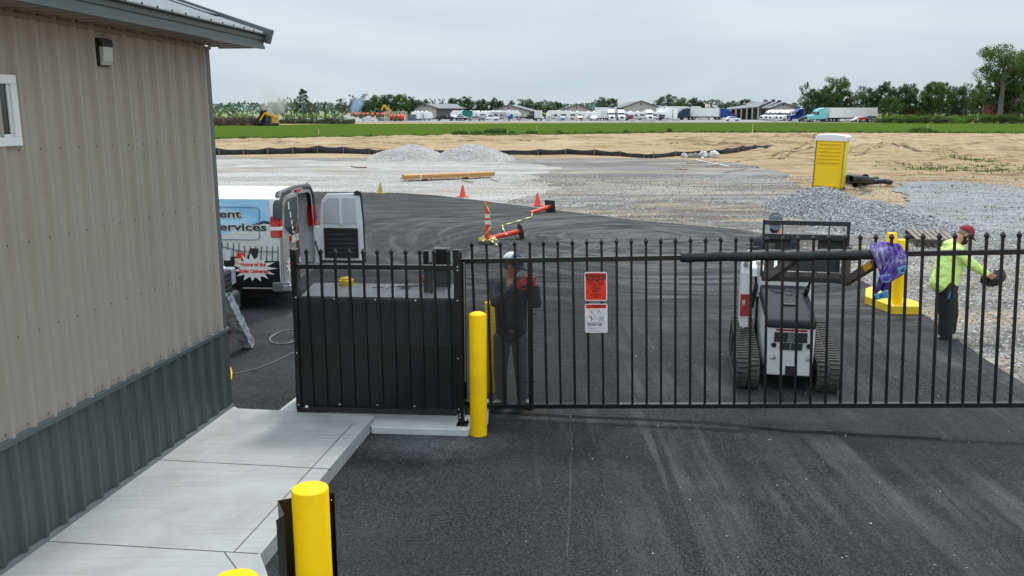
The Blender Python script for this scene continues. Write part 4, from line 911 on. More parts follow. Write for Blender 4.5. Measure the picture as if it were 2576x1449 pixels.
def cap(par, c, r, f, u, R_, front, back, patch=None, s=1.0):
    m = MB(); n_ = 20; rows_ = []
    for part_, mt, nm in ((0, front, 'cap_front'), (1, back, 'cap_back')):
        m = MB()
        def fn(a, b):
            t = (a-.5)*PI + (0 if part_ == 0 else PI); el = b*PI/2*.98; x = math.sin(t)*math.cos(el); y = math.cos(t)*math.cos(el); z = math.sin(el)
            return c+u*.04*s+(r*x*.088+f*y*.106+u*(z*.098))*s
        m.grid(fn, 14, 8); obj(nm, m, mt, par, world=True, smooth=180, solid=.004)
    m = MB()
    def fb(a, b):
        t = (a-.5)*PI*.86; k = 1+b*.62*math.cos(t)**.7 if math.cos(t) > 0 else 1
        return c+u*(.042-.030*b*math.cos(t)-.012*abs(math.sin(t))*b)*s+(r*math.sin(t)*.089+f*math.cos(t)*.107*k)*s
    m.grid(fb, 14, 5); obj('cap_brim', m, front, par, world=True, smooth=180, solid=.005)
    if patch:
        m = MB(); m.ell(c+u*.09*s+f*.093*s, (.030, .010, .022), 12, R_); obj('cap_patch', m, patch, par, world=True, smooth=180)
        m = MB(); m.bar(c+u*.088*s+f*.103*s-r*.014, c+u*.088*s+f*.103*s+r*.014, .004, .007); obj('cap_emblem', m, gl, par, world=True)
navy = M('navy cap cloth', (.018, .026, .055), .85); capw = M('white cap mesh', (.62, .62, .62), .85, bump=.8, bsc=160)
cap(p1, hc, r, f, u, R_, navy, M('white cap mesh', (.8, .8, .8), .85), vin, 1.12)

# ---- man in lime hooded shirt carrying a black bag
Y3 = 12.7
K = lambda x, y, d_=0: D(x, y, Y3+d_)
p3 = thing('person', 'bearded man in lime hooded shirt, black trousers and maroon cap lifting a black bag', 'person', G(2385, 848, 0))
hc = K(2427, 590); m = MB(); r, f, u, R_ = head(m, hc, (.80, -.12, -.52), (.55, 0, .85), 1.06)
neck = K(2402, 612)
m.capsule(hc-u*.05-f*.03, neck, .062, .070)
S1, S2 = K(2404, 634, -.17), K(2408, 632, .17); E1, E2 = K(2442, 664, -.20), K(2446, 668, .16); W1, W2 = K(2484, 690, -.14), K(2486, 694, .14)
H1, H2 = K(2380, 728, -.09), K(2384, 728, .10); N1, N2 = K(2381, 790, -.10), K(2391, 788, .11); A1, A2 = K(2376, 846, -.10), K(2386, 838, .12)
m.capsule(neck-V((.06, 0, .10)), K(2381, 705), .11, .12)
for a, b, c_ in ((S1, E1, W1), (S2, E2, W2)): m.capsule(a, b, .054, .045); m.capsule(b, c_, .044, .030)
for a, b, c_ in ((H1, N1, A1), (H2, N2, A2)): m.capsule(a, b, .088, .058); m.capsule(b, c_, .056, .040)
hand(m, W1, (.75, .1, -.35), (.2, .9, .1), 1.12, .45, 1); hand(m, W2, (.75, -.1, -.3), (.2, -.9, .1), 1.12, .45, -1)
blob('body', m, skin, p3, .009)
lime = M('lime hi-vis shirt', (.68, .92, .26), .75, var=.08, sc=7, bump=.9, bsc=9, bd=.06)
m = MB(); m.capsule(S1, S2, .10); m.capsule(K(2395, 640), K(2378, 700), .19, .20)
for d_ in (-.09, .09): m.capsule(K(2394, 640, d_), K(2366, 712, d_), .135, .15); m.capsule(K(2402, 650, d_), K(2384, 718, d_), .12, .13)
m.capsule(S1, E1, .098, .082); m.capsule(E1, W1.lerp(E1, .08), .080, .052); m.capsule(S2, E2, .095, .08); m.capsule(E2, W2.lerp(E2, .08), .064, .046)
m.capsule(neck-V((.03, 0, .03)), neck-V((.05, 0, .10)), .095, .12); m.ell(neck+V((-.085, 0, -.02)), (.085, .115, .065), 12); m.capsule(neck+V((-.05, 0, -.05)), K(2396, 640), .11, .15)
blob('hooded_shirt', m, lime, p3, .013)
bt = M('black work trousers', (.014, .0145, .016), .85, var=.3, sc=12, bump=.6, bsc=24, bd=.012)
m = MB(); m.capsule(H1+V((-.01, 0, .05)), H2+V((-.01, 0, .05)), .155); m.capsule(H1, N1, .138, .112); m.capsule(N1, A1+V((0, 0, .05)), .110, .100); m.capsule(A1+V((.01, 0, .10)), A1+V((0, 0, -.01)), .105, .095); m.capsule(H2, N2, .138, .112); m.capsule(N2, A2+V((0, 0, .05)), .110, .100); blob('trousers', m, bt, p3, .012)
for a in (A1, A2):
    m = MB(); q0 = V((a.x, a.y, .06)); m.capsule(q0+V((-.05, 0, -.005)), q0+V((.18, -.03, -.014)), .052, .044); m.capsule(a-V((0, 0, .03)), q0, .05, .05); blob('shoe', m, M('dusty boot', (.36, .33, .29), .85, var=.25, sc=30), p3, .009)
m = MB(); q0 = K(2392, 728, -.22); m.box(q0.x-.05, q0.y-.02, q0.z-.16, q0.x+.06, q0.y+.03, q0.z+.02); obj('tool_pouch', m, M('tool pouch', (.05, .045, .04), .8), p3, world=True, bevel=.01)
m = MB(); q0 = K(2391, 741, -.25)
for k in (-1, 1): m.capsule(q0+V((.004*k, 0, .04)), q0+V((.018*k, 0, -.06)), .009)
obj('pliers_handle', m, M('blue grip', (.02, .30, .60), .4), p3, world=True, smooth=60)
m = MB(); m.ell(hc-u*.075*1.06+f*.040, (.062, .066, .062), 14, R_)
for k in (-1, 1): m.ell(hc-u*.03+f*.01+r*k*.062, (.016, .03, .05), 10, R_)
blob('beard', m, beard_m, p3, .008)
m = MB(); m.ell(hc+u*.015-f*.025, (.082, .083, .075), 14, R_); blob('hair', m, M('close cropped hair', (.30, .20, .15), .9), p3, .009)
mar = M('maroon cap cloth', (.26, .018, .030), .85, var=.15, sc=30); cap(p3, hc, r, f, u, R_, mar, mar, None, 1.06); eyes(p3, hc, r, f, u)
bag = thing('black_bag', 'full black rubble bag held out by the man in lime', 'bag', K(2497, 716)); m = MB(); bc = K(2500, 697)
def fbag(a, b):
    t = a*2*PI; el = (b-.5)*PI; d = V((math.cos(t)*math.cos(el)*.175, math.sin(t)*math.cos(el)*.13, math.sin(el)*.135)); nn = noise.noise(d*9)*.022+abs(noise.noise(d*22))*.012
    return bc+d*(1+nn*6)+V((0, 0, .04*d.x/.17))
m.grid(fbag, 40, 24); obj('bag_body', m, M('black plastic sack', (.012, .012, .013), .35, bump=.7, bsc=14, bd=.03), bag, world=True, smooth=40)

# ================================================================== COMPACT TRACK LOADER
ld = thing('track_loader', 'small white stand-on tracked loader with grey hood and raised pallet forks', 'loader', (3.33, 10.12, .014), math.radians(-10.4))
wl_ = M('loader white', (.72, .72, .71), .35, var=.05, sc=4, dirt=(.40, .36, .30, .3)); hood_m = M('charcoal hood', (.026, .029, .038), .72, var=.12, sc=5, spec=.3)
lsteel = M('worn fork steel', (.105, .088, .08), .7, var=.4, sc=9, dirt=(.15, .08, .05, .5)); fsteel = M('dark frame steel', (.028, .028, .030), .55, var=.3, sc=9)
def B(m, *a, **k): return m.box(*a, **k)
m = MB(); m.prism([V(p) for p in [(-.27, 0, .20), (.27, 0, .20), (.28, 0, .80), (-.28, 0, .80)]], V((0, .06, 0))); m.prism([V(p) for p in [(-.27, .06, .25), (-.27, .06, .82), (-.27, 1.25, 1.0), (-.27, 1.25, .25)]], V((.54, 0, 0))); obj('body', m, wl_, ld, bevel=.012)
m = MB()
hp = [(-.015, .78), (-.03, .83), (-.005, .885), (.15, .945), (1.15, 1.14), (1.2, 1.10), (1.2, .95), (.1, .80)]
m.prism([V((-.285, y, z)) for y, z in hp], V((.57, 0, 0))); hd = obj('hood', m, hood_m, ld, bevel=.035); hd.modifiers[0].segments = 4
def hz(y): return .945+(y-.15)*.195+.001
def ht(x, y, e=.0015): return V((x, y, hz(y)+e))
m = MB()
for pts_ in ([(-.20, .98), (-.13, .88), (-.02, .85), (.02, .86)], [(.19, .97), (.15, .88), (.08, .85), (.02, .86)], [(-.19, .85), (-.10, .80), (-.02, .78)], [(-.18, .80), (-.10, .76), (-.03, .75)], [(-.15, .72), (-.09, .72), (-.02, .72)], [(-.03, .80), (.03, .815), (.10, .80)],
             [(.05, .76), (.12, .79), (.19, .78), (.22, .75), (.18, .73), (.10, .74), (.05, .76)], [(-.01, .70), (.04, .67), (.09, .68)], [(-.10, .82), (-.15, .77)], [(-.06, .80), (-.11, .74)], [(.12, .67), (.15, .66), (.14, .63), (.10, .63), (.12, .67)]):
    m.tube([ht(x, y) for x, y in pts_], .006, 5)
obj('hood_emblem', m, M('emblem black', (.006, .006, .008), .5), ld)
m = MB(); m.box(-.06, .34, hz(.34)-.02, .08, .44, hz(.39)+.014); obj('exhaust_port', m, black_sheet, ld, bevel=.004)
m = MB()
for x, y in [(-.19, .55), (-.10, .55), (0, .56), (.10, .56), (.2, .56), (-.2, .27), (-.15, .29), (.16, .29), (.22, .27)]: m.cyl(ht(x, y, -.004), ht(x, y, .004), .006, 6)
o = obj('hood_rivet', m, black_sheet, ld); o['kind'] = 'stuff'
n = NT('perforated grille'); gv = n.voro(70, feat='F1'); c = n.mix(n.ramp(gv, [(.30, 0.0), (.36, 1.0)]), (.002, .002, .002), (.03, .03, .032)); grl = n.done(c, .5)
m = MB(); m.box(-.19, -.012, .615, .19, -.002, .735); m.box(-.12, -.0125, .52, .14, -.0022, .612); gr_ = obj('grille', m, grl, ld, bevel=.002)
m = MB()
for i in range(5):
    for j in range(8): m.cyl(V((-.035+i*.016+(j % 2)*.008, -.016, .625+j*.014)), V((-.035+i*.016+(j % 2)*.008, -.013, .625+j*.014)), .0045, 6)
for i in range(16): m.cyl(V((-.115+i*.016, -.016, .612)), V((-.115+i*.016, -.0128, .612)), .0045, 6)
for j in range(6): m.cyl(V((-.005+(j % 2)*.01, -.016, .53+j*.013)), V((-.005+(j % 2)*.01, -.0128, .53+j*.013)), .005, 6)
o = obj('grille_glint', m, M('radiator glint', (.45, .60, .55), .3), gr_); o['kind'] = 'stuff'
m = MB(); m.box(-.175, -.004, .748, .185, -.001, .772); obj('decal_band', m, M('red decal', (.35, .01, .015), .4), ld); m = MB(); m.box(-.175, -.003, .738, .185, -.0005, .7475); obj('decal_band', m, vin, ld)
for x in (-.19, .215):
    m = MB(); m.lathe([(.03, 0), (.03, .02), (.018, .024), (.01, .012), (.001, .012)], (x-.0, -.0, .575), 14, Matrix(((1, 0, 0), (0, 0, -1), (0, 1, 0)))); obj('tail_lamp', m, rubber, ld, smooth=40)
    m = MB(); m.prism([V((x-.035, 0, .39)), V((x+.035, 0, .39)), V((x+.035, -.035, .40)), V((x+.02, -.05, .46)), V((x-.035, 0, .48))][0:4] , V((0, 0, .055))); obj('tie_down', m, wl_, ld, bevel=.004)
m = MB(); m.box(-.04, -.008, .20, .065, -.001, .32); obj('hitch_plate', m, hood_m, ld, bevel=.006)
trk = M('dusty track rubber', (.060, .057, .053), .85, var=.3, sc=14, bump=.5, bsc=60, bd=.006, dirt=(.20, .185, .165, .6))
for sx in (-1, 1):
    xa = .325 if sx > 0 else -.61; xb = xa+.27
    # track loop: low idler in front, higher drive at the rear
    loop = []
    cs = [((.16, .20), .19), ((1.32, .20), .19), ((1.20, .40), .17)]
    for a in range(-90-0, -90-181, -15): pass
    def arc(c_, r_, a0, a1, k): return [(c_[0]+r_*math.cos(math.radians(a0+(a1-a0)*i/k)), c_[1]+r_*math.sin(math.radians(a0+(a1-a0)*i/k))) for i in range(k+1)]
    loop = arc((.14, .20), .19, 270, 115, 9) + arc((1.22, .42), .17, 115, 20, 6) + arc((1.36, .19), .18, 20, -90, 6)
    m = MB(); k = len(loop); inn = []
    cxm = sum(p[0] for p in loop)/k; czm = sum(p[1] for p in loop)/k
    dense = []
    for i in range(k):
        a, b = loop[i], loop[(i+1) % k]; L_ = math.dist(a, b); nn = max(1, round(L_/.035))
        for j in range(nn): dense.append((a[0]+(b[0]-a[0])*j/nn, a[1]+(b[1]-a[1])*j/nn))
    k = len(dense)
    nrm = []
    for i in range(k):
        a, b = dense[i-1], dense[(i+1) % k]; t = V((b[0]-a[0], b[1]-a[1])).normalized(); nv = V((-t.y, t.x))
        if nv.dot(V((dense[i][0]-cxm, dense[i][1]-czm))) < 0: nv = -nv
        nrm.append(nv)
    vs = []
    for i in range(k):
        p = dense[i]; nv = nrm[i]
        for x, e in ((xa, -.02), (xb, -.02), (xb, .006), (xa, .006)): vs.append(V((x, p[0]+nv.x*e, p[1]+nv.y*e)))
    m.add(vs, [(i*4+j, ((i+1) % k)*4+j, ((i+1) % k)*4+(j+1) % 4, i*4+(j+1) % 4) for i in range(k) for j in range(4)])
    for i in range(0, k, 2):          # staggered lugs in two rows
        p = dense[i]; nv = nrm[i]; t = V((-nv.y, nv.x))
        for h_ in (0, 1):
            p2 = dense[(i+h_) % k]; nv = nrm[(i+h_) % k]; t = V((-nv.y, nv.x)); x0 = xa+.006+h_*.137; x1 = x0+.119
            vs = [V((x, p2[0]+nv.x*e+t.x*q_, p2[1]+nv.y*e+t.y*q_)) for x in (x0, x1) for e in (.0, .024) for q_ in (-.016, .016)]
            m.add(vs, [(0, 1, 3, 2), (4, 6, 7, 5), (0, 4, 5, 1), (2, 3, 7, 6), (0, 2, 6, 4), (1, 5, 7, 3)])
    obj('track', m, trk, ld)
    m = MB(); m.prism([V((xa+.03, y, z)) for y, z in [(.1, .1), (1.35, .1), (1.25, .42), (1.1, .42), (.15, .28)]], V((.18, 0, 0)))
    for y in (.14, .4, .62, .84, 1.06, 1.34): m.cyl(V((xa+.01, y, .10 if .2 < y < 1.2 else .19)), V((xb-.01, y, .10 if .2 < y < 1.2 else .19)), .075 if .2 < y < 1.2 else .15, 14)
    m.cyl(V((xa+.01, 1.22, .42)), V((xb-.01, 1.22, .42)), .13, 14); obj('track_frame', m, fsteel, ld, bevel=.004)
# towers, arms, cylinders
for sx in (-1, 1):
    m = MB(); x = -.47 if sx < 0 else .33
    m.prism([V((x-.055, y, z)) for y, z in [(.92, .50), (1.18, .50), (1.32, 1.02), (1.30, 1.34), (1.14, 1.40), (1.02, 1.25)]], V((.11, 0, 0))); obj('tower', m, wl_, ld, bevel=.008)
    if sx < 0: m = MB(); m.prism([V((x-.058, .95, .70)), V((x+.058, .95, .70)), V((x+.058, 1.0, .98)), V((x-.058, 1.0, .98))], V((0, -.018, 0))); dc = obj('decal', m, M('red decal', (.35, .01, .015), .4), ld)
    m = MB(); m.prism([V((x-.04, y, z)) for y, z in [(1.22, 1.30), (1.30, 1.40), (.62, 1.62), (.02, 1.50), (-.02, 1.40), (.55, 1.50)]], V((.08, 0, 0))); obj('lift_arm', m, wl_, ld, bevel=.008)
    m = MB(); m.cyl(V((x-sx*.09, 1.0, .82)), V((x-sx*.09, .55, 1.18)), .030, 12); m.cyl(V((x-sx*.09, .55, 1.18)), V((x-sx*.04, .30, 1.50)), .016, 10); obj('cylinder', m, fsteel, ld, smooth=40)
me = text_mesh('MT100', .055, .0015, .001); me.transform(Matrix.Translation((-.47, .955, .83)) @ Matrix.Rotation(PI/2, 4, 'X') @ Matrix.Rotation(PI/2, 4, 'Z')); me.materials.append(vin); o = bpy.data.objects.new('lettering', me); COL.objects.link(o); o.parent = ld
m = MB(); m.prism([V((-.44, .75, 1.50)), V((-.34, .75, 1.50)), V((-.30, .25, 1.50)), V((-.42, .25, 1.50))], V((0, 0, .05))); m.prism([V((-.30, y, z)) for y, z in [(1.0, 1.0), (1.3, 1.0), (1.32, 1.38), (1.16, 1.46), (1.0, 1.30)]], V((.60, 0, 0))); obj('console', m, wl_, ld, bevel=.01)
m = MB(); m.tube([(-.46, 1.28, 1.36), (-.46, 1.30, 1.50), (-.44, 1.34, 1.54), (-.30, 1.40, 1.54), (-.28, 1.40, 1.42)], .014, 8); obj('handrail', m, fsteel, ld, smooth=60)
m = MB(); m.box(-.30, 1.35, .22, .30, 1.95, .28); m.box(-.3, 1.28, .22, .3, 1.36, .9); obj('platform', m, fsteel, ld, bevel=.005)
# fork carriage
def cz_(cy): return 2.11-(cy-258)/1290*.97
def cxx(c_): return (c_-1380)/1290*.95+.05
CYY = -.30
crg = thing('fork_carriage', '', 'x'); bpy.data.objects.remove(crg)
m = MB()
for (x0, z0, x1, z1, y0, y1) in ((740, 328, 2022, 258, 0, .05), (765, 548, 2022, 462, 0, .06), (740, 1130, 770, 258, .0, .08), (1990, 1130, 2025, 262, .0, .08), (1028, 462, 1044, 328, .01, .03), (1712, 462, 1730, 328, .01, .03), (765, 1195, 1960, 1130, 0, .05)):
    m.box(cxx(x0), CYY+y0, cz_(z0), cxx(x1), CYY+y1, cz_(z1))
m.box(cxx(1350), CYY-.01, cz_(1190), cxx(1500), CYY+.06, cz_(1105)); obj('carriage_frame', m, fsteel, ld, bevel=.004)
m = MB(); m.box(cxx(770), CYY+.065, cz_(860), cxx(1180), CYY+.08, cz_(548)); m.box(cxx(1580), CYY+.065, cz_(860), cxx(2010), CYY+.08, cz_(548)); m.box(cxx(995), CYY+.06, cz_(1040), cxx(1925), CYY+.075, cz_(855)); obj('backing_plate', m, M('dull carriage plate', (.045, .046, .05), .7, var=.25, sc=6, dirt=(.1, .08, .06, .4)), ld)
m = MB(); m.box(cxx(770), CYY+.0, cz_(1128), cxx(1990), CYY+.045, cz_(1045)); m.box(cxx(930), CYY+.03, cz_(740), cxx(1930), CYY+.05, cz_(700)); obj('cross_bar', m, lsteel, ld, bevel=.004)
for x0, x1, zt_, zb_ in ((785, 930, 610, 1172), (1930, 2062, 630, 1200)):
    m = MB(); X0, X1 = cxx(x0), cxx(x1); m.box(X0, CYY-.035, cz_(zb_), X1, CYY-.002, cz_(zt_))
    w_ = X1-X0; a = V(((X0+X1)/2, CYY-.02, cz_(zb_)+.02)); e_ = a+V((.27, -.45, .35)); m.bar(a, e_, w_*.95, .085); m.bar(e_, e_+(e_-a)*.2, w_*.85, .04)
    fk = obj('fork', m, lsteel, ld, bevel=.004)
    if x0 > 1500:
        e2 = a.lerp(e_, .62); d_ = (e_-a).normalized(); m = MB(); m.bar(e2, e2+d_*.12, w_*.98, .075); obj('tip_guard', m, M('orange yellow paint', (.75, .33, .01), .5, dirt=(.2, .1, .03, .5)), fk)

# ---- operator
p2o = thing('person', 'bearded operator in dark jacket and blue grey cap standing behind the white loader', 'person', (3.70, 12.05, .25))
Y2 = 12.1; Q = lambda x, y, d_=0: D(x, y, Y2+d_)
hc = Q(1950, 561, -.1); m = MB(); r, f, u, R_ = head(m, hc, (-.22, -.80, -.48), (0, -.3, 1), 1.05)
neck = Q(1955, 592); m.capsule(hc-u*.05-f*.02, neck, .062, .070)
S1, S2 = Q(1910, 608), Q(1995, 608); E1, E2 = Q(1901, 645, -.02), Q(2003, 645, -.02); W1, W2 = Q(1905, 662, -.28), Q(1990, 670, -.30)
H1, H2 = V((3.60, 12.1, 1.15)), V((3.80, 12.1, 1.15)); N1, N2 = V((3.58, 12.05, .75)), V((3.82, 12.05, .75)); A1, A2 = V((3.58, 12.1, .36)), V((3.82, 12.1, .36))
m.capsule(neck-V((0, 0, .06)), (H1+H2)/2, .13, .14)
for a, b, c_ in ((S1, E1, W1), (S2, E2, W2)): m.capsule(a, b, .054, .045); m.capsule(b, c_, .044, .030)
for a, b, c_ in ((H1, N1, A1), (H2, N2, A2)): m.capsule(a, b, .088, .058); m.capsule(b, c_, .056, .040)
hand(m, W1, (.1, -.8, -.3), (0, -.2, -1), 1.1, .8, 1); hand(m, W2, (-.1, -.8, -.3), (0, -.2, -1), 1.1, .8, -1); blob('body', m, skin, p2o, .011)
dj = M('black work jacket', (.028, .031, .037), .8, var=.3, sc=10, bump=.6, bsc=20, bd=.015)
m = MB(); m.capsule(S1, S2, .088); m.capsule((S1+S2)/2-V((0, 0, .08)), (H1+H2)/2+V((0, 0, .03)), .165, .155); m.capsule(neck-V((0, 0, .04)), neck-V((0, 0, .1)), .085, .13)
for a, b, c_ in ((S1, E1, W1), (S2, E2, W2)): m.capsule(a, b, .080, .068); m.capsule(b, c_, .066, .048)
for s_ in (-.1, .1): m.capsule((S1+S2)/2+V((s_, 0, -.08)), (H1+H2)/2+V((s_, 0, 0)), .115, .11)
blob('jacket', m, dj, p2o, .013)
m = MB(); m.capsule(H1, H2, .12); m.capsule(H1, N1, .105, .08); m.capsule(N1, A1, .08, .07); m.capsule(H2, N2, .105, .08); m.capsule(N2, A2, .08, .07); blob('trousers', m, bt, p2o, .014)
for a in (A1, A2): m = MB(); m.capsule(a+V((0, .05, -.05)), a+V((0, -.16, -.06)), .05, .042); blob('shoe', m, rubber, p2o, .011)
m = MB(); m.ell(hc-u*.075+f*.036, (.064, .068, .062), 14, R_); blob('beard', m, beard_m, p2o, .008)
m = MB(); m.ell(hc+u*.01-f*.03, (.084, .082, .078), 14, R_); blob('hair', m, beard_m, p2o, .009)
bgc = M('blue grey cap cloth', (.10, .125, .16), .85, var=.12, sc=30); cap(p2o, hc, r, f, u, R_, bgc, M('black cap mesh', (.012, .012, .014), .9), vin, 1.06); eyes(p2o, hc, r, f, u)
# two little dark scraps and yellow post seen through the wire (second bollard behind the worker)
bb = G(1238, 985, 0); t_ = PLN(1239, 760, bb, V((0, 1, 0))); bollard(bb, .085, t_.z, 'yellow bollard half hidden behind the man at the gate')
# ================================================================== VAN AND TRUCK
VX, VY0, VY1 = -3.92, 14.35, 16.3; VH = 2.06
van = thing('cargo_van', 'white cargo van in sky-blue lettered wrap with one rear door swung open', 'van', (VX-2.6, (VY0+VY1)/2, .014))
vw = M('van white paint', (.80, .80, .80), .22, var=.02, sc=1, spec=.6); VL = 5.3
m = MB()
sec = [(VY0+.03, .42), (VY0, .60), (VY0, 1.40), (VY0+.05, 1.72), (VY0+.07, 2.0), (VY0+.24, 2.08), ((VY0+VY1)/2, VH+.05), (VY1-.24, 2.08), (VY1-.07, 2.0), (VY1-.05, 1.72), (VY1, 1.40), (VY1, .60), (VY1-.03, .42)]
def vs_(x, k=0, sh=1): return [V((x, (VY0+VY1)/2+(y-(VY0+VY1)/2)*sh, .42+(z-.42)*(1-k))) for y, z in sec]
rings = [vs_(VX), vs_(VX-.05), vs_(VX-3.6), vs_(VX-4.2, .10, .97), vs_(VX-4.55, .42, .95), vs_(VX-5.2, .50, .88), vs_(VX-5.35, .62, .82)]
k = len(sec); allv = [p for r_ in rings for p in r_]
m.add(allv, [(i*k+j, i*k+j+1, (i+1)*k+j+1, (i+1)*k+j) for i in range(len(rings)-1) for j in range(k-1)] + [(i*k+k-1, i*k, (i+1)*k, (i+1)*k+k-1) for i in range(len(rings)-1)] + [tuple((len(rings)-1)*k+j for j in range(k))])
# rear opening: dark interior box
obj('body', m, vw, van, world=True, smooth=35)
m = MB(); m.box(VX-2.6, VY0+.10, .50, VX-2.5, VY1-.10, 1.9); m.box(VX-1.6, VY0+.1, .48, VX-.02, VY1-.1, .52); obj('cargo_interior', m, M('dim cargo bay', (.04, .04, .04), .9), van, world=True)
# rear frame
m = MB()
rim = [V((VX+.012, y, z)) for y, z in sec]; rin = [V((VX+.012, (VY0+VY1)/2+(y-(VY0+VY1)/2)*.86, .55+(z-.42)*.86)) for y, z in sec]
m.add(rim+rin, [(i, i+1, k+i+1, k+i) for i in range(k-1)] + [(k-1, 0, k, 2*k-1)]); obj('rear_frame', m, M('frame grey', (.34, .34, .35), .5), van, world=True)
m = MB(); m.tube([V((VX-.02, VY0+.01, 1.66)), V((VX-.03, VY0+.08, 1.90)), V((VX-.04, VY0+.22, 2.06)), V((VX-.05, (VY0+VY1)/2, 2.10)), V((VX-.04, VY1-.22, 2.06)), V((VX-.03, VY1-.08, 1.90)), V((VX-.02, VY1+.005, 1.4))], [.075, .075, .07, .055, .07, .07, .07], 10); obj('rear_trim', m, M('charcoal plastic', (.025, .026, .030), .5), van, world=True, smooth=60)
m = MB(); m.prism([V((VX-.26, VY0-.004, 1.16)), V((VX-.02, VY0-.004, 1.16)), V((VX-.04, VY0+.05, 1.54)), V((VX-.26, VY0+.045, 1.54))], V((0, -.012, 0))) if 0 else m.box(VX-.14, VY0-.02, 1.34, VX+.03, VY0+.12, 1.70); tl = obj('tail_lamp', m, red_lamp, van, world=True, bevel=.015)
m = MB(); m.box(VX-.143, VY0-.023, 1.47, VX+.033, VY0+.10, 1.53); obj('reverse_lens', m, vin, tl, world=True)
m = MB(); m.box(VX-.10, VY1-.10, 1.30, VX+.04, VY1+.02, 1.7); obj('tail_lamp', m, red_lamp, van, world=True, bevel=.015)
m = MB(); m.box(VX-.02, 15.2, 2.055, VX+.05, 15.45, 2.09); obj('stop_lamp', m, red_lamp, van, world=True)
# near rear door: closed, wrapped with road picture
dm = (VY0+VY1)/2; dx = VX+.03
def dq(a, b, z, o_=0): return V((dx+o_, a+(b)*0, z))
def door_poly(s_, o_, z0, z1): return [V((dx+o_, VY0+.07+(dm-VY0-.10)*a, z)) for a, z in s_]
m = MB(); m.prism(door_poly([(0, .52), (1, .52), (1, 2.04), (.30, 2.02), (.12, 1.90), (0, 1.5)], 0, 0, 0), V((-.04, 0, 0))); dr = obj('rear_door', m, M('wrap photo grey', (.34, .33, .29), .4, var=.35, sc=5), van, world=True)
m = MB(); m.prism(door_poly([(.14, 1.50), (.18, 1.84), (.34, 1.96), (.94, 1.98), (.94, 1.7), (.76, 1.40), (.6, 1.28), (.35, 1.38)], .006, 0, 0), V((-.01, 0, 0))); obj('rear_window', m, M('tinted film', (.035, .045, .048), .12), dr, world=True)
m = MB()
for a, z, h_ in ((.42, 1.85, .07), (.50, 1.68, .05), (.56, 1.54, .04), (.59, 1.44, .03), (.61, 1.36, .02)): m.prism(door_poly([(a-.03, z-h_), (a+.03, z-h_), (a+.01, z+h_), (a-.05, z+h_)], .009, 0, 0), V((-.004, 0, 0)))
obj('road_marking', m, vin, dr, world=True)
m = MB()
for a in (.74, .82, .9): m.prism(door_poly([(a, .6), (a+.06, .6), (a+.06, 1.5+a*.2), (a+.02, 1.4)], .008, 0, 0), V((-.004, 0, 0)))
obj('wrap_picture', m, M('maroon doors picture', (.16, .03, .03), .4, var=.4, sc=12), dr, world=True)
ry, rz = V((0, 1, 0)), V((0, 0, 1))
text('888-50', V((dx+.012, VY0+.07+(dm-VY0)*.62, 1.17)), ry, rz, .18, vin, dr, .006, .001, sx=.75); text('CCTV', V((dx+.012, VY0+.07+(dm-VY0)*.66, .74)), ry, rz, .18, vin, dr, .006, .001, sx=.85)
def burst(c_, r_, u_, w_, h_, n_, seed):
    q_ = random.Random(seed); pts_ = []
    for i in range(n_*2):
        a = PI*i/n_; k_ = (q_.uniform(.85, 1.08) if i % 2 == 0 else .60); pts_.append(c_+r_*math.cos(a)*w_*k_+u_*math.sin(a)*h_*k_)
    return pts_
m = MB(); nx = V((1, 0, 0)); c_ = V((dx+.013, VY0+.07+(dm-VY0)*.30, .80)); m.prism(burst(c_, ry, rz, .22, .20, 12, 4), nx*.003); bs = obj('starburst', m, vin, dr, world=True)
m = MB(); m.bar(c_+V((.006, -.08, .03)), c_+V((.006, .10, .05)), .03, .002, up=nx); m.bar(c_+V((.006, -.06, -.03)), c_+V((.006, .08, -.02)), .03, .002, up=nx); obj('burst_text', m, sred, bs, world=True)
m = MB(); m.box(dx, VY0+.40, 1.22, dx+.02, VY0+.48, 1.31); obj('reflector', m, red_lamp, dr, world=True)
# open far door: hinged at the far rear corner, inner face to the viewer
OY = VY1-.02; ox0, ox1 = VX+.10, VX+.93; DZ = .13
dp = thing('x', '', 'x'); bpy.data.objects.remove(dp)
m = MB(); outl = [(ox0, .60), (ox1, .60), (ox1-.01, 1.4), (ox1-.05, 1.93), (ox0+.16, 1.91), (ox0+.05, 1.78), (ox0, 1.40)]
m.prism([V((x, OY, z)) for x, z in outl], V((0, .05, 0))); od = obj('open_rear_door', m, M('door grey white', (.70, .71, .72), .4, var=.06, sc=3), van, world=True, bevel=.012)
m = MB(); m.prism([V((x, OY-.012, z)) for x, z in [(ox0+.08, 1.33), (ox1-.12, 1.33), (ox1-.14, 1.84), (ox0+.20, 1.84), (ox0+.10, 1.74)]], V((0, .01, 0))); obj('door_window_panel', m, M('pale inner panel', (.50, .52, .55), .35, var=.05), od, world=True, bevel=.006)
m = MB(); m.box((ox0+ox1)/2-.03, OY-.02, 1.31, (ox0+ox1)/2+.03, OY-.013, 1.86); obj('mullion', m, M('door grey white', (.5, .51, .52)), od, world=True)
m = MB(); m.box(ox0+.08, OY-.03, .66, ox1-.10, OY-.012, 1.25); tp_ = obj('trim_panel', m, M('black trim panel', (.016, .017, .018), .5), od, world=True, bevel=.012)
m = MB()
for z in (.76, .85, .94, 1.03, 1.12): m.bar(V((ox0+.14, OY-.034, z)), V((ox1-.16, OY-.034, z+.006)), .012, .010)
obj('panel_rib', m, M('panel rib grey', (.10, .105, .11), .4), tp_, world=True)['kind'] = 'stuff'
m = MB(); m.box(ox1-.36, OY-.045, 1.10, ox1-.16, OY-.03, 1.22); obj('door_handle', m, M('black trim panel', (.016, .017, .018)), tp_, world=True, bevel=.01)
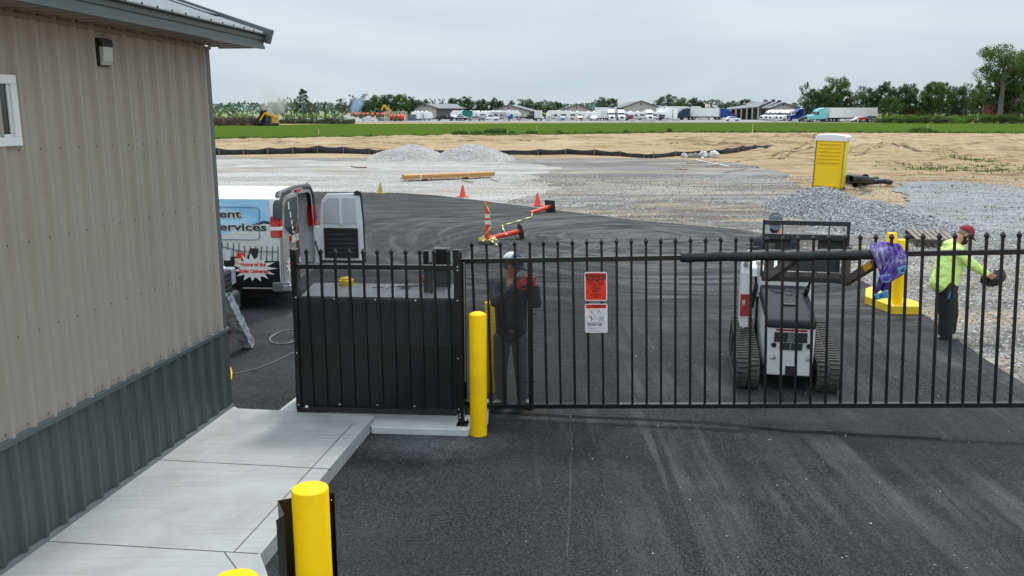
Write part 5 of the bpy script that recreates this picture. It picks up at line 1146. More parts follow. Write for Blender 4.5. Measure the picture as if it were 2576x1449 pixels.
m = MB(); m.tube([V((x, OY+.02, z)) for x, z in [(ox1+.01, .57), (ox1-.0, 1.4), (ox1-.035, 1.92), (ox1-.08, 1.96), (ox1-.14, 1.955)]], .018, 8); m.box(ox1-.15, OY-.02, 1.89, ox1-.03, OY+.05, 1.96); m.box(ox0+.02, OY-.01, .555, ox1, OY+.04, .60); obj('door_seal', m, rubber, od, world=True)
m = MB(); m.box(VX, OY-.05, .55, ox0, OY+.02, 1.28); obj('hinge_panel', m, vw, od, world=True); m = MB(); m.tube([V((VX+.02, OY-.05, 1.0)), V((VX+.08, OY-.12, .82)), V((ox0+.02, OY-.06, .62))], .014, 6); obj('door_check', m, rubber, od, world=True)
# bumper, wheels
m = MB(); m.box(VX-.16, VY0-.04, .38, VX+.16, VY1+.04, .56); obj('rear_bumper', m, M('grey step bumper', (.13, .135, .14), .45), van, world=True, bevel=.03); m = MB(); m.box(VX+.02, VY0-.05, .40, VX+.17, VY0+.16, .52); obj('bumper_end', m, grey_steel, van, world=True, bevel=.02)
def wheel(par, c_, r_=.37, w_=.24, ax='Y', world=True, rimc=None):
    m = MB(); Mx = Matrix(((1, 0, 0), (0, 0, 1), (0, -1, 0))) if ax == 'Y' else Matrix(((0, 0, 1), (1, 0, 0), (0, 1, 0)))
    m.lathe([(r_*.6, -w_/2), (r_*.92, -w_/2), (r_, -w_*.38), (r_, w_*.38), (r_*.92, w_/2), (r_*.6, w_/2)], c_, 24, Mx); t_ = obj('wheel', m, rubber, par, world=world, smooth=40)
    m = MB(); m.lathe([(r_*.6, -w_*.48), (r_*.52, -w_*.40), (r_*.2, -w_*.44), (r_*.2, w_*.44), (r_*.52, w_*.40), (r_*.6, w_*.48)], c_, 20, Mx)
    o = obj('rim', m, rimc or grey_steel, t_, world=False); 
    if world: 
        off = base_of(par); me = o.data; me.transform(Matrix.Translation(-off))
    return t_
for x in (VX-1.15, VX-4.5):
    for y in (VY0+.12, VY1-.12): wheel(van, V((x, y, .37)))
m = MB(); m.lathe([(.46, 0), (.46, .02), (.40, .02)], (VX-1.15, VY0+.012, .44), 30, Matrix(((1, 0, 0), (0, 0, 1), (0, -1, 0))), cap=True); obj('wheel_arch', m, M('arch black', (.006, .006, .006), .9), van, world=True)
m = MB(); m.box(VX-5.2, VY0+.1, .25, VX-.1, VY1-.1, .45); obj('underbody', m, M('arch black', (.006, .006, .006), .9), van, world=True)
# side wrap: stacked thin vinyl panels
SY = VY0-.004
def sp(x, z): 
    y = VY0 if z <= 1.40 else (VY0+(z-1.40)/.32*.05 if z <= 1.72 else VY0+.05+(z-1.72)/.28*.02)
    return V((VX+x, y-.006, z))
def vinyl(nm, pts_, mat, e=0.0, par=None):
    m = MB(); pts_ = [sp(x, z)-V((0, e, 0)) for x, z in pts_]; m.prism(pts_, V((0, .003, 0))); return obj(nm, m, mat, par or van, world=True)
n = NT('sky print'); skyp = n.done(n.ramp(n.noise(1.2, 4, .5, vec=n.mp((1, 1, 2.5))), [(.35, (.20, .48, .74)), (.65, (.44, .68, .84))]), .25, spec=.6)
vinyl('sky_wrap', [(-4.0, 1.40), (-.03, 1.40), (-.03, 1.72), (-4.0, 1.72)], skyp); vinyl('sky_wrap', [(-4.0, 1.72), (-.16, 1.72), (-.17, 1.99), (-4.0, 1.99)], skyp)
wallp_m = M('stucco print', (.62, .63, .62), .35, var=.12, sc=30)
vinyl('building_wrap', [(-4.0, .50), (-.02, .50), (-.02, 1.40), (-4.0, 1.40)], wallp_m)
vinyl('building_wrap', [(-.9, 1.40), (-.5, 1.52), (-.26, 1.58), (-.16, 1.57), (-.16, 1.40)], wallp_m, .003)
navyp = M('navy print', (.02, .045, .06), .3); blackp = M('black print', (.008, .009, .010), .3)
vinyl('roof_line_print', [(-1.7, 1.20), (-.5, 1.54), (-.26, 1.63), (-.16, 1.61), (-.16, 1.57), (-.26, 1.58), (-.5, 1.50), (-1.7, 1.16)], navyp, .005)
vinyl('dark_wrap', [(-1.30, .46), (-.02, .46), (-.02, .93), (-.50, .93), (-.62, 1.0), (-1.1, 1.0), (-1.3, .95)], blackp, .006)
m = MB()
for i in range(14): x = -1.28+i*.095; m.bar(sp(x, .93)-V((0, .008, 0)), sp(x+.02, 1.24-.05*(i > 6)+.0*i)-V((0, .008, 0)), .012, .002)
m.bar(sp(-1.4, 1.28)-V((0, .009, 0)), sp(-.62, 1.09)-V((0, .009, 0)), .02, .002); m.bar(sp(-.75, 1.10)-V((0, .009, 0)), sp(-.02, 1.10)-V((0, .009, 0)), .02, .002); obj('fence_print', m, blackp, van, world=True)
vinyl('red_box_print', [(-.74, .95), (-.62, .95), (-.62, 1.07), (-.74, 1.07)], sred, .009); vinyl('sign_print', [(-1.02, .93), (-.86, .93), (-.82, 1.11), (-.98, 1.13)], M('pale print', (.55, .62, .66), .3), .010); vinyl('black_box_print', [(-.58, .95), (-.40, .95), (-.36, 1.15), (-.50, 1.15)], blackp, .009)
cream = M('cream print', (.65, .55, .33), .3)
for x in (-1.08, -.78): vinyl('post_print', [(x, .84), (x+.11, .84), (x+.11, .97), (x, .97)], cream, .010)
m = MB(); pn = []
for a in range(0, 360, 12):
    t = math.radians(a); cx_, cz2 = (1 if math.cos(t) > 0 else -1), (1 if math.sin(t) > 0 else -1); pn.append(sp(-1.05+cx_*.62+.10*math.cos(t), 1.58+cz2*.22+.06*math.sin(t))-V((0, .011, 0)))
m.tube(pn+[pn[0], pn[1]], .006, 5, cap=False); obj('panel_seam', m, M('seam blue', (.10, .2, .3), .5), van, world=True)
bx, bz = V((1, 0, 0)), V((0, 0, 1))
for s_, z, x in (('ment', 1.68, -.80), ('Services', 1.46, -.50)):
    al = 'RIGHT'
    text(s_, sp(x+(.30 if s_ == 'Services' else .16), z)-V((0, .012, 0)), bx, bz, .19, vin, van, .014, .001, al, 1.5); text(s_, sp(x+(.30 if s_ == 'Services' else .16), z)-V((0, .016, 0)), bx, bz, .19, blackp, van, .005, .001, al, 1.5)
c_ = sp(-.46, .80)-V((0, .016, 0)); m = MB(); m.prism(burst(c_, bx, bz, .38, .26, 15, 2), V((0, -.004, 0))); bs = obj('starburst', m, vin, van, world=True)
text('Home of the', c_+V((0, -.008, .04)), bx, bz, .092, sred, bs, .003, .001, sx=.9); text('Exfer Universal', c_+V((0, -.008, -.08)), bx, bz, .092, sred, bs, .003, .001, sx=.88)

# the van stands a few degrees askew
th_ = math.radians(-4.5); van.rotation_euler = (0, 0, th_); van.scale = (1, 1, .955); pv_ = V((VX, VY0, 0)); bl_ = V(van.location); van.location = V((-3.85, 14.35, 0)) + Matrix.Rotation(th_, 3, 'Z') @ (bl_-pv_)

# truck nosing out from behind the building
TX = -4.28; TY0, TY1 = 11.45, 13.35
tk = thing('pickup_truck', 'white truck front with black grille peeking past the building corner', 'truck', (TX-2.4, 12.4, .014))
m = MB(); prof = [(TX-.18, .55), (TX-.08, .95), (TX-.35, 1.12), (TX-1.25, 1.22), (TX-1.9, 1.85), (TX-3.4, 1.88), (TX-3.5, 1.2), (TX-5.3, 1.2), (TX-5.3, .5), (TX-.3, .42)]
m.prism([V((x, TY0+.03, z)) for x, z in prof], V((0, TY1-TY0-.06, 0))); obj('body', m, vw, tk, world=True, bevel=.06)
m = MB(); m.box(TX-.2, TY0+.02, .30, TX+.06, TY1-.02, .62); obj('front_bumper', m, M('charcoal plastic', (.025, .026, .03), .5), tk, world=True, bevel=.06)
m = MB(); m.box(TX-.12, TY0+.30, .62, TX+.0, TY1-.22, .98); gr2 = obj('grille', m, black_sheet, tk, world=True, bevel=.03)
m = MB()
for z in (.70, .78, .86, .93): m.box(TX, TY0+.34, z, TX+.012, TY1-.27, z+.022)
obj('grille_bar', m, M('dark chrome', (.12, .12, .13), .3, .8), gr2, world=True)
m = MB(); m.box(TX-.14, TY1-.24, .72, TX+.01, TY1-.05, .98); obj('headlight', m, M('lamp glass', (.35, .37, .4), .1), tk, world=True, bevel=.02); m = MB(); m.box(TX-.14, TY0+.05, .72, TX+.01, TY0+.28, .98); obj('headlight', m, M('lamp glass', (.35, .37, .4), .1), tk, world=True, bevel=.02)
m = MB(); m.prism([V((x, TY0+.02, z)) for x, z in [(TX-1.3, 1.25), (TX-1.85, 1.78), (TX-3.2, 1.8), (TX-3.2, 1.25)]], V((0, TY1-TY0-.04, 0))); obj('cab_glass', m, dark_glass, tk, world=True)
for x in (TX-.85, TX-4.2):
    for y in (TY0+.12, TY1-.12): wheel(tk, V((x, y, .38)), .38)

# ================================================================== SITE OBJECTS
# wrapped bundle leaning past the corner
wb = thing('wrapped_trim_bundle', 'plastic wrapped silver trim bundle lying aslant beside the building corner', 'bundle', G(615, 878)); m = MB(); n = NT('crumpled film'); n.bump(n.noise(16, 5, .7), 1, .03); film = n.done(n.ramp(n.noise(9, 5), [(.35, (.30, .33, .36)), (.65, (.68, .70, .72))]), .2, spec=.8)
a, b = G(625, 868, .06), D(563, 742, 11.6)
m.bar(a, b, .17, .10); single('x', MB().box(0, 0, 0, 1, 1, 1), film, 'x', 'x') if 0 else None
def fbun(u_, v_):
    d_ = (b-a); L_ = d_.length; d_ = d_.normalized(); r_ = d_.cross(V((0, 0, 1))).normalized(); w_ = r_.cross(d_); t = v_*2*PI
    cx_ = max(-1, min(1, 1.4*math.cos(t)))*.085; cy_ = max(-1, min(1, 1.4*math.sin(t)))*.055; p = a+d_*L_*u_+r_*cx_+w_*cy_; return p+V((1, 1, 1))*.012*noise.noise(p*14)
m = MB(); m.grid(fbun, 50, 16); obj('wrap', m, film, wb, world=True, smooth=30)
m = MB(); m.bar(a+(b-a).normalized()*.03, b, .12, .07); obj('trim_length', m, M('slate trim', (.085, .105, .108)), wb, world=True)
# cables on the asphalt
cable_m = M('grey cable', (.22, .215, .21), .6)
m = MB(); c_ = G(722, 847, .022); pts = []
for i in range(120): a_ = i*.16; rr_ = 1+.03*math.sin(i*.7)+.02*math.sin(i*.13); pts.append(c_+V((math.cos(a_)*.235*rr_+.01*(i//39), math.sin(a_)*.42*rr_, .004*(i//39))))
m.tube(pts, .006, 6); single('cable_coil', m, cable_m, 'grey cable coil lying on asphalt left of the guard panel', 'cable', smooth=60)
m = MB(); pts = [G(x, y, .022) for x, y in [(572, 942), (610, 936), (650, 926), (690, 910), (720, 895), (745, 884), (790, 870)]]; m.tube(pts, .006, 6); single('loose_cable', m, cable_m, 'single grey cable running across the asphalt to the guard panel', 'cable', smooth=60)
m = MB(); m.tube([G(581, 955, .015), G(582, 935, .08), G(579, 925, .12), G(576, 928, .1)], .012, 6); single('yellow_strap', m, yellow_paint, 'short yellow hook of strap at the building corner', 'strap', smooth=60)
# cones
orange = M('faded red orange plastic', (.72, .045, .015), .5, var=.12, sc=20, dirt=(.25, .12, .08, .25)); olive = M('dirty yellow plastic', (.40, .32, .05), .6, var=.2, sc=10); dull = M('weathered orange plastic', (.42, .075, .035), .6, var=.2, sc=12)
def cone(x, y, mat, label, h=None, s=1):
    p = G(x, y, .014); t = thing('traffic_cone', label, 'cone', p, rnd.uniform(0, 1.5), 'traffic cones at the pavement edge'); h = h or .71
    m = MB(); m.lathe([(.125, .03), (.115, .05), (.03, h-.02), (.022, h), (.018, h)], (0, 0, 0), 18); obj('cone_body', m, mat, t, smooth=40)
    m = MB(); m.box(-.18, -.18, 0, .18, .18, .03); obj('base', m, mat, t, bevel=.012); return t
def hpx(x, y0, y1): p = G(x, y1); return PLN(x, y0, p, V((0, 1, 0))).z
cone(773, 486, dull, 'weathered orange cone behind the open van door', hpx(773, 460, 486)); cone(957, 486, olive, 'dirty yellow cone at the pavement edge', hpx(957, 460, 486))
cone(1164, 495, orange, 'bright orange cone left of the upright striped delineator post', hpx(1164, 465, 495)); cone(1352, 517, orange, 'bright orange cone beside the toppled marker with square base', hpx(1352, 485, 517))
# striped delineators
refl = M('reflective white', (.72, .70, .70), .35)
def delin(label, M4, base='hex', bands=((.62, .70), (.74, .82))):
    t = thing('delineator_post', label, 'delineator', M4.translation); t.rotation_euler = M4.to_euler(); t['group'] = 'channelizer posts'
    m = MB(); m.lathe([(.062, .04), (.058, .1), (.052, .55), (.050, .86), (.030, .93), (.024, 1.06), (.014, 1.09)] if base == 'hex0' else [(.075, .04), (.066, .08), (.060, .5), (.052, .95), (.048, .99)], (0, 0, 0), 20); obj('tube', m, orange, t, smooth=40)
    for a_, b_ in bands:
        m = MB(); r_ = .063-.012*a_; m.lathe([(r_, a_), (r_-.0005, b_)], (0, 0, 0), 20, cap=False); obj('reflective_band', m, refl, t, smooth=40)
    m = MB()
    if base == 'square': m.box(-.21, -.21, 0, .21, .21, .045)
    else: m.lathe([(.24, 0), (.24, .03), (.21, .055), (.08, .065)], (0, 0, 0), 8)
    obj('rubber_base', m, rubber, t, bevel=.008); return t
pb = G(1226, 613, .014); delin('upright striped delineator post with caution tape heaped at its base', Matrix.Translation(pb), 'hex0', ((.50, .60), (.66, .76)))
def lay(xb, yb, xt, yt, zb, zt):
    a_, b_ = G(xb, yb, zb), G(xt, yt, zt); z_ = (b_-a_).normalized(); x_ = V((0, 0, 1)).cross(z_).normalized(); y_ = z_.cross(x_); Mx = Matrix((x_, y_, z_)).transposed().to_4x4(); Mx.translation = a_; return Mx, (b_-a_).length
Mx, L1 = lay(1312, 581, 1237, 598, .22, .07); print('lay', L1); delin('toppled delineator with eight-sided base beside the upright one', Mx, 'oct', ((.86, .94),))
Mx, L1 = lay(1385, 519, 1335, 535, .20, .07); print('lay', L1); delin('toppled delineator with square base near the gravel edge', Mx, 'square', ((.80, .87), (.90, .97)))
tape = M('yellow caution tape', (.72, .66, .22), .5, var=.2, sc=30)
tt = thing('caution_tape', 'loose yellow caution tape strung between the fallen delineators', 'tape', G(1225, 613)); 
def ribbon(pts_, w_=.05, nm='tape_run'):
    m = MB(); P_ = []; pts_ = [V(p) for p in pts_]
    for a_, b_ in zip(pts_, pts_[1:]):
        for j in range(6): P_.append(a_.lerp(b_, j/6))
    P_.append(pts_[-1]); L_, R_ = [], []
    for i, p in enumerate(P_):
        d_ = (P_[min(i+1, len(P_)-1)]-P_[max(i-1, 0)]).normalized(); r_ = d_.cross(V((0, 0, 1))); r_ = r_.normalized() if r_.length > .1 else V((1, 0, 0)); u_ = r_.cross(d_); an = i*.55; w2 = (r_*math.cos(an)+u_*math.sin(an)*.6)*w_/2; L_.append(p+w2); R_.append(p-w2)
    m.add(L_+R_, [(i, i+1, len(L_)+i+1, len(L_)+i) for i in range(len(L_)-1)]); return obj(nm, m, tape, tt, world=True, smooth=60, solid=.003)
ribbon([G(1237+37, 598-8, .18), G(1265, 575, .10), G(1264, 566, .06), G(1290, 560, .05), G(1315, 552, .05), G(1338, 545, .05), G(1338, 536, .05), G(1336, 531, .06)], .05)
ribbon([D(1219, 506, pb.y)+V((.01, -.06, 0)), D(1230, 535, pb.y)+V((.02, -.06, 0)), D(1233, 570, pb.y)+V((.02, -.06, 0)), D(1222, 590, pb.y-.1), G(1208, 600, .1), G(1200, 604, .05)], .05)
q = random.Random(4)
for k_ in range(7): a_ = q.uniform(0, 6.28); ribbon([pb+V((math.cos(a_+i*1.1)*q.uniform(.10, .26), math.sin(a_+i*1.1)*q.uniform(.10, .26), .08+q.uniform(0, .08))) for i in range(5)], .055)
ribbon([pb+V((.05, -.15, .12)), pb+V((.16, -.28, .08)), pb+V((.26, -.36, .02))], .05)
# lumber
lm = thing('lumber_stack', 'low banded stack of new timber boards on the gravel', 'lumber', G(1120, 452)); wood = M('fresh pine', (.50, .27, .10), .75, var=.22, sc=9); la, lb = G(1012, 450, .12), G(1240, 441, .12); ldv = (lb-la).normalized(); lnv = V((0, 0, 1)).cross(ldv)
for r_ in range(2):
    for c_i in range(5):
        m = MB(); o_ = lnv*(c_i*.145-.25)+V((0, 0, r_*.11+.02)); m.bar(la+o_+ldv*rnd.uniform(0, .15), lb+o_-ldv*rnd.uniform(0, .15), .135, .10); obj('board', m, wood, lm, world=True, bevel=.006)
for t_ in (.25, .7): m = MB(); p = la.lerp(lb, t_); m.bar(p-lnv*.6-V((0, 0, .08)), p+lnv*.6-V((0, 0, .08)), .09, .05); obj('bearer', m, M('grey timber', (.30, .22, .15), .85), lm, world=True)
m = MB(); p = la.lerp(lb, .2); m.box(p.x-.05, p.y-.36, p.z-.05, p.x+.05, p.y-.345, p.z+.24); obj('strap', m, vin, lm, world=True)
def stick(x0, y0, x1, y1, w_, h_, mat, name, label, cat, z=.03, g=None):
    m = MB(); m.bar(G(x0, y0, z), G(x1, y1, z), w_, h_); return single(name, m, mat, label, cat, g)
old = M('grey timber', (.30, .22, .15), .85); pipe_w = M('white pipe', (.62, .55, .52), .6)
stick(1163, 454, 1188, 458, .1, .06, old, 'timber_offcut', 'pale offcut poking out in front of the timber stack', 'offcut'); stick(1236, 452, 1252, 456, .1, .05, old, 'timber_offcut', 'brown offcut at the right end of the timber stack', 'offcut')
stick(1072, 455, 1086, 450, .03, .03, rubber, 'cable_scrap', 'thin dark scrap of cable in front of the timber stack', 'scrap'); m = MB(); m.tube([G(883, 419, .03), G(900, 421, .05), G(923, 421, .03)], .03, 6); single('dark_strap', m, M('dark red strap', (.09, .02, .02), .7), 'dark red strap lying on the pale gravel', 'strap')
stick(1750, 402, 1834, 414+5, .14, .05, pipe_w, 'white_plank', 'long pinkish white plank lying on the gravel', 'plank'); stick(1728, 411, 1800, 405+2, .1, .05, old, 'timber_offcut', 'thin brown lath crossing the white plank', 'offcut'); stick(1765, 393, 1768, 399, .12, .05, pipe_w, 'white_offcut', 'short white board end above the long plank', 'offcut'); stick(1776, 418, 1815, 413, .1, .05, old, 'timber_offcut', 'short brown lath under the white plank', 'offcut')
m = MB(); m.prism([G(1707, 423, .0), G(1712, 423, .0), G(1716, 408, .35), G(1711, 408, .35)], V((0, .03, 0))); single('white_offcut', m, pipe_w, 'short white board propped up left of the long plank', 'offcut'); stick(1697, 425, 1730, 426, .08, .05, old, 'timber_offcut', 'small brown lath under the propped white board', 'offcut')
stick(1820, 434, 1880, 424, .05, .03, old, 'timber_offcut', 'thin dark lath on gravel toward the portable toilet', 'offcut')
# silt fence
sf = [(480, 389, 15), (545, 389, 15), (614, 388, 11), (674, 387, 14), (738, 386, 14), (800, 384, 16), (864, 385, 14), (930, 387, 12), (960, 390, 12), (1090, 391, 12), (1290, 388, 9), (1358, 389, 12), (1430, 387, 11), (1500, 390, 12), (1560, 392, 10), (1605, 396, 9), (1645, 397, 9), (1700, 392, 10), (1760, 390, 10), (1800, 387, 10), (1828, 386, 12), (1868, 381, 13), (1900, 378, 12), (1930, 375, 9), (1958, 364, 5)]
slt = thing('silt_fence', 'low black silt fence on wooden stakes along the dirt edge', 'fence', G(1290, 389)); m = MB(); P_ = []
for (x0, y0, h0), (x1, y1, h1) in zip(sf, sf[1:]):
    for j in range(8): t_ = j/8; P_.append((x0+(x1-x0)*t_, y0+(y1-y0)*t_, (h0+(h1-h0)*t_)*(1-.22*math.sin(PI*t_))))
SFY = lambda x: G(x, interp([(a_, b_) for a_, b_, c_ in sf], x)).y
vs = []; 
for i, (x, y, h_) in enumerate(P_):
    Y_ = SFY(x)+.12*math.sin(i*1.7); b_ = AX(x, Y_, 0); t_ = D(x, y-h_*1.15, Y_); vs += [V((b_.x, Y_-.1, -.05)), V((b_.x, Y_+.05, (t_.z)*.5)), t_]
m.add(vs, [(i*3+j, i*3+3+j, i*3+4+j, i*3+1+j) for i in range(len(P_)-1) for j in range(2)]); obj('fabric', m, M('black silt fabric', (.012, .012, .013), .55, var=.5, sc=3), slt, world=True, smooth=50, solid=.01)
for x, y in [(552, 378), (613, 377), (674, 372), (737, 370), (799, 369), (864, 370), (930, 372), (1353, 375), (1424, 373), (1495, 373), (1560, 378), (1620, 384), (1644, 382), (1698, 378), (1857, 368), (1965-97, 369)]:
    Y_ = SFY(x)-.15; b_ = AX(x, Y_, -.1); t_ = D(x, y, Y_); m = MB(); m.bar(V((b_.x, Y_, -.1)), V((b_.x, Y_, t_.z)), .05, .04); obj('stake', m, M('stake wood', (.24, .16, .09), .85), slt, world=True)
# limestone piles
def pile(name, label, mat, humps, Y0, Y1, x0, x1, nx_, ny_, ro=.03, cat='gravel pile', st=2200, sr=(.02, .05), smat=None, seed=0):
    t = thing(name, label, cat, ((x0+x1)/2, (Y0+Y1)/2, 0)); m = MB(); q = random.Random(seed)
    def h(x, y):
        z = 0
        for cx_, cy_, sx_, sy_, hh in humps:
            d_ = math.sqrt(((x-cx_)/sx_)**2+((y-cy_)/sy_)**2); z = max(z, hh*(1-min(d_, 1)**1.35))
        z = max(z, 0); z = z/(1+.08*z)
        return z+ro*(noise.noise(V((x*3, y*3, seed)))+.6*noise.noise(V((x*9, y*9, seed))))*(1 if z > .02 else .3)-.02
    def hs(x, y): return (h(x, y)*2+h(x+.25, y)+h(x-.25, y)+h(x, y+.25)+h(x, y-.25))/6
    m.grid(lambda u_, v_: V((x0+(x1-x0)*u_, Y0+(Y1-Y0)*v_, hs(x0+(x1-x0)*u_, Y0+(Y1-Y0)*v_))), nx_, ny_); obj('heap', m, mat, t, world=True, smooth=80)
    m = MB(); c_n = 0
    while c_n < st:
        x, y = q.uniform(x0, x1), q.uniform(Y0, Y1); z = hs(x, y)
        if z > .0: stone(m, V((x, y, z+.005)), q.uniform(*sr), q); c_n += 1
    o = obj('stones', m, smat or stone_m, t, world=True); o['kind'] = 'stuff'; return hs
n = NT('blue grey stones'); g = n.t.nodes.new("ShaderNodeNewGeometry"); blue_st = n.done(n.ramp(g.outputs['Random Per Island'], [(0, (.09, .09, .093)), (.5, (.25, .252, .258)), (1, (.52, .52, .525))]), .9)
Yp = 61; X = lambda x: AX(x, Yp).x
pile('limestone_pile', 'pale limestone gravel pile, left hump by the silt fence', lime_m, [(X(1035), Yp, 2.9, 2.6, 1.15), (X(985), Yp, 2.1, 1.8, .75)], 58, 64, X(930), X(1130), 60, 40, .05, st=1800, sr=(.02, .06), smat=pale_st, seed=1)
pile('limestone_pile', 'pale limestone gravel pile, right hump by the silt fence', lime_m, [(X(1185), Yp, 3.0, 2.6, 1.22), (X(1225), Yp, 2.2, 2.0, .8)], 58, 64, X(1085), X(1295), 60, 40, .05, st=1800, sr=(.02, .06), smat=pale_st, seed=2)
pm = gravel_mat('crusher run heap', (.15, .145, .145), (.36, .35, .35), (.15, .145, .14), .5, sc=20)
pile('gravel_heap', 'long grey gravel heap in front of the portable toilet', pm, [(10.45, 29.3, 1.8, 3.6, .92), (11.1, 27.0, 2.0, 3.2, .62), (11.3, 25.5, 1.6, 2.6, .5), (10.3, 25.6, 1.6, 2.2, .34)], 19.5, 33.5, 7.4, 14.0, 110, 150, .06, st=7500, sr=(.018, .05), smat=blue_st, seed=3)
# lump of stone at the heap's foot and bagged rocks
for k_, (x, y, r_, lb_) in enumerate(((2195, 530, .28, 'pale flat boulder on the right slope of the gravel heap'), (2228, 532, .22, 'brown boulder at the right foot of the gravel heap'), (2205, 526, .2, 'dark boulder between two others on the heap slope'))):
    m = MB(); c_ = G(x, y, .1)
    def fr_(u_, v_): a_ = u_*2*PI; el = (v_-.5)*PI; d_ = V((math.cos(a_)*math.cos(el), .8*math.sin(a_)*math.cos(el), .6*math.sin(el)))*r_; return c_+d_*(1+.5*noise.noise(d_*5+V((k_, 0, 0))))
    m.grid(fr_, 16, 10); single('boulder', m, M(['pale rock', 'brown rock', 'dark rock'][k_], [(.38, .36, .34), (.16, .12, .09), (.13, .11, .10)][k_], .9, bump=.8, bsc=8, bd=.05), lb_, 'boulder', smooth=25)
BR = [(1722, 391, 15, 'grey white rock at the left end of the rubble row', .6), (1737, 389, 12, 'brown grey rock second from left in the rubble row', .3), (1752, 389, 14, 'grey rubble lump in the middle of the row', .3), (1766, 388, 14, 'tan grey rubble lump behind the white sacks', .35), (1769, 397, 20, 'front white rock sack of the rubble row', .75), (1795, 393, 21, 'right white rock sack of the rubble row', .75), (1785, 389, 14, 'grey rock between the white sacks', .4)]
for k_, (x, y, w_, lb_, c0) in enumerate(BR):
    c_ = AX(x, 64, 0); r_ = w_/2/2200*64*1.15; m = MB()
    def fr_(u_, v_): a_ = u_*2*PI; el = (v_-.5)*PI; d_ = V((math.cos(a_)*math.cos(el), .8*math.sin(a_)*math.cos(el), .85*math.sin(el)))*r_; return c_+V((0, 0, r_*.5))+d_*(1+.55*noise.noise(d_*4+V((k_*3, 0, 0))))
    m.grid(fr_, 14, 9); single('rock_sack' if c0 > .5 else 'rubble_lump', m, M('sack %d' % k_, (c0*.8, c0*.78, c0*.74), .85, var=.2, sc=3), lb_, 'sack' if c0 > .5 else 'rubble', smooth=25)
# portable toilet
pt = thing('portable_toilet', 'yellow portable toilet with white roof leaning slightly on the gravel', 'portable toilet', G(2079, 477), math.radians(6)); pt.rotation_euler = (0, math.radians(1.2), math.radians(-29))
ty = M('toilet yellow plastic', (.88, .60, .002), .45, var=.04, sc=2, dirt=(.4, .3, .05, .15)); W2 = .57
m = MB(); m.box(-W2, -.02, .06, W2, 1.12, 2.08); obj('body', m, ty, pt, bevel=.02)
m = MB()
for a_, b_ in ((.50, 1.12), ): pass
m.box(-W2+.07, -.075, .14, W2-.12, -.021, .20)
for k_ in range(6): z = 1.15+k_*.155; m.box(-W2+.09, -.085, z, W2-.12, -.021, z+.045)
m.box(-W2+.05, -.03, .10, -W2+.09, -.0215, 2.03); m.box(W2-.12, -.03, .10, W2-.08, -.0215, 2.03); obj('wall_rib', m, ty, pt, bevel=.008)['kind'] = 'stuff'
m = MB(); m.box(W2+.001, .12, .12, W2+.02, 1.02, 2.0); obj('door', m, M('toilet yellow door', (.82, .68, .01), .45, var=.03, sc=2), pt, bevel=.008)
m = MB(); m.box(-W2-.03, -.045, .0, -W2+.0, .0, 2.06); m.box(W2-.01, -.045, .02, W2+.012, -.022, 2.06); m.box(-W2-.06, -.06, 0, W2+.04, 1.16, .06); obj('frame', m, M('grey plastic frame', (.14, .14, .13), .6), pt)
m = MB(); m.prism([V((x, -.08, z)) for x, z in [(-W2-.07, 2.06), (W2+.07, 2.06), (W2+.08, 2.24), (W2-.02, 2.31), (0, 2.35), (-W2+.02, 2.31), (-W2-.08, 2.22)]], V((0, 1.26, 0))); obj('roof', m, M('translucent white roof', (.74, .74, .76), .4, var=.03), pt, bevel=.025)
m = MB(); c_ = G(2055, 479, .0); m.box(c_.x-.45, c_.y-.15, -.02, c_.x+.25, c_.y+.15, .11); single('rubber_block', m, rubber, 'black rubber block lying at the foot of the portable toilet', 'block', bevel=.03)
# black corrugated pipes
bp = M('black corrugated pipe', (.013, .014, .016), .5, var=.3, sc=5)
def cpipe(pts_, r_, label, cor=True):
    pts_ = [V(p) for p in pts_]; P2 = []; rs = []
    for a_, b_ in zip(pts_, pts_[1:]):
        k_ = max(3, int((b_-a_).length/.045)) if cor else 6
        for j in range(k_): P2.append(a_.lerp(b_, j/k_)); rs.append(r_*(1 if len(P2) % 2 else .84) if cor else r_)
    m = MB(); m.tube(P2, rs, 12, cap=False); o = single('corrugated_pipe', m, bp, label, 'pipe', 'black drain pipes by the toilet', smooth=70, solid=.01); return o
cpipe([G(2100+20, 449, .16), G(2135, 449, .17), G(2160, 452, .18), G(2182, 456, .16)], .17, 'thick black corrugated pipe lying nearest the portable toilet'); cpipe([G(2135, 447, .45), G(2160, 452, .42), G(2180, 458, .35)], .16, 'thick black corrugated pipe resting on top of the others')
cpipe([G(2162, 452, .3), G(2178, 446, .5)], .15, 'short black pipe end sticking up at the right of the heap'); cpipe([G(2120, 455, .1), G(2150, 459, .1), G(2185, 461, .1)], .1, 'thin black pipe in front of the corrugated heap')
cpipe([G(2150, 465, .12), G(2175, 460, .14), G(2200, 457, .18), G(2225, 456, .2), G(2240, 459, .12), G(2243, 463, .05)], .105, 'long smooth black pipe curving away to the right', False)
cpipe([G(2138, 446, .30), G(2158, 449, .36), G(2176, 452, .30)], .17, 'black corrugated pipe in the middle of the tangled heap'); cpipe([G(2140, 450, .62), G(2165, 450, .60), G(2192, 455, .35)], .14, 'black corrugated pipe topping the tangled heap'); cpipe([G(2145, 455, .1), G(2170, 457, .12), G(2205, 452, .1)], .15, 'black corrugated pipe low at the front of the heap')
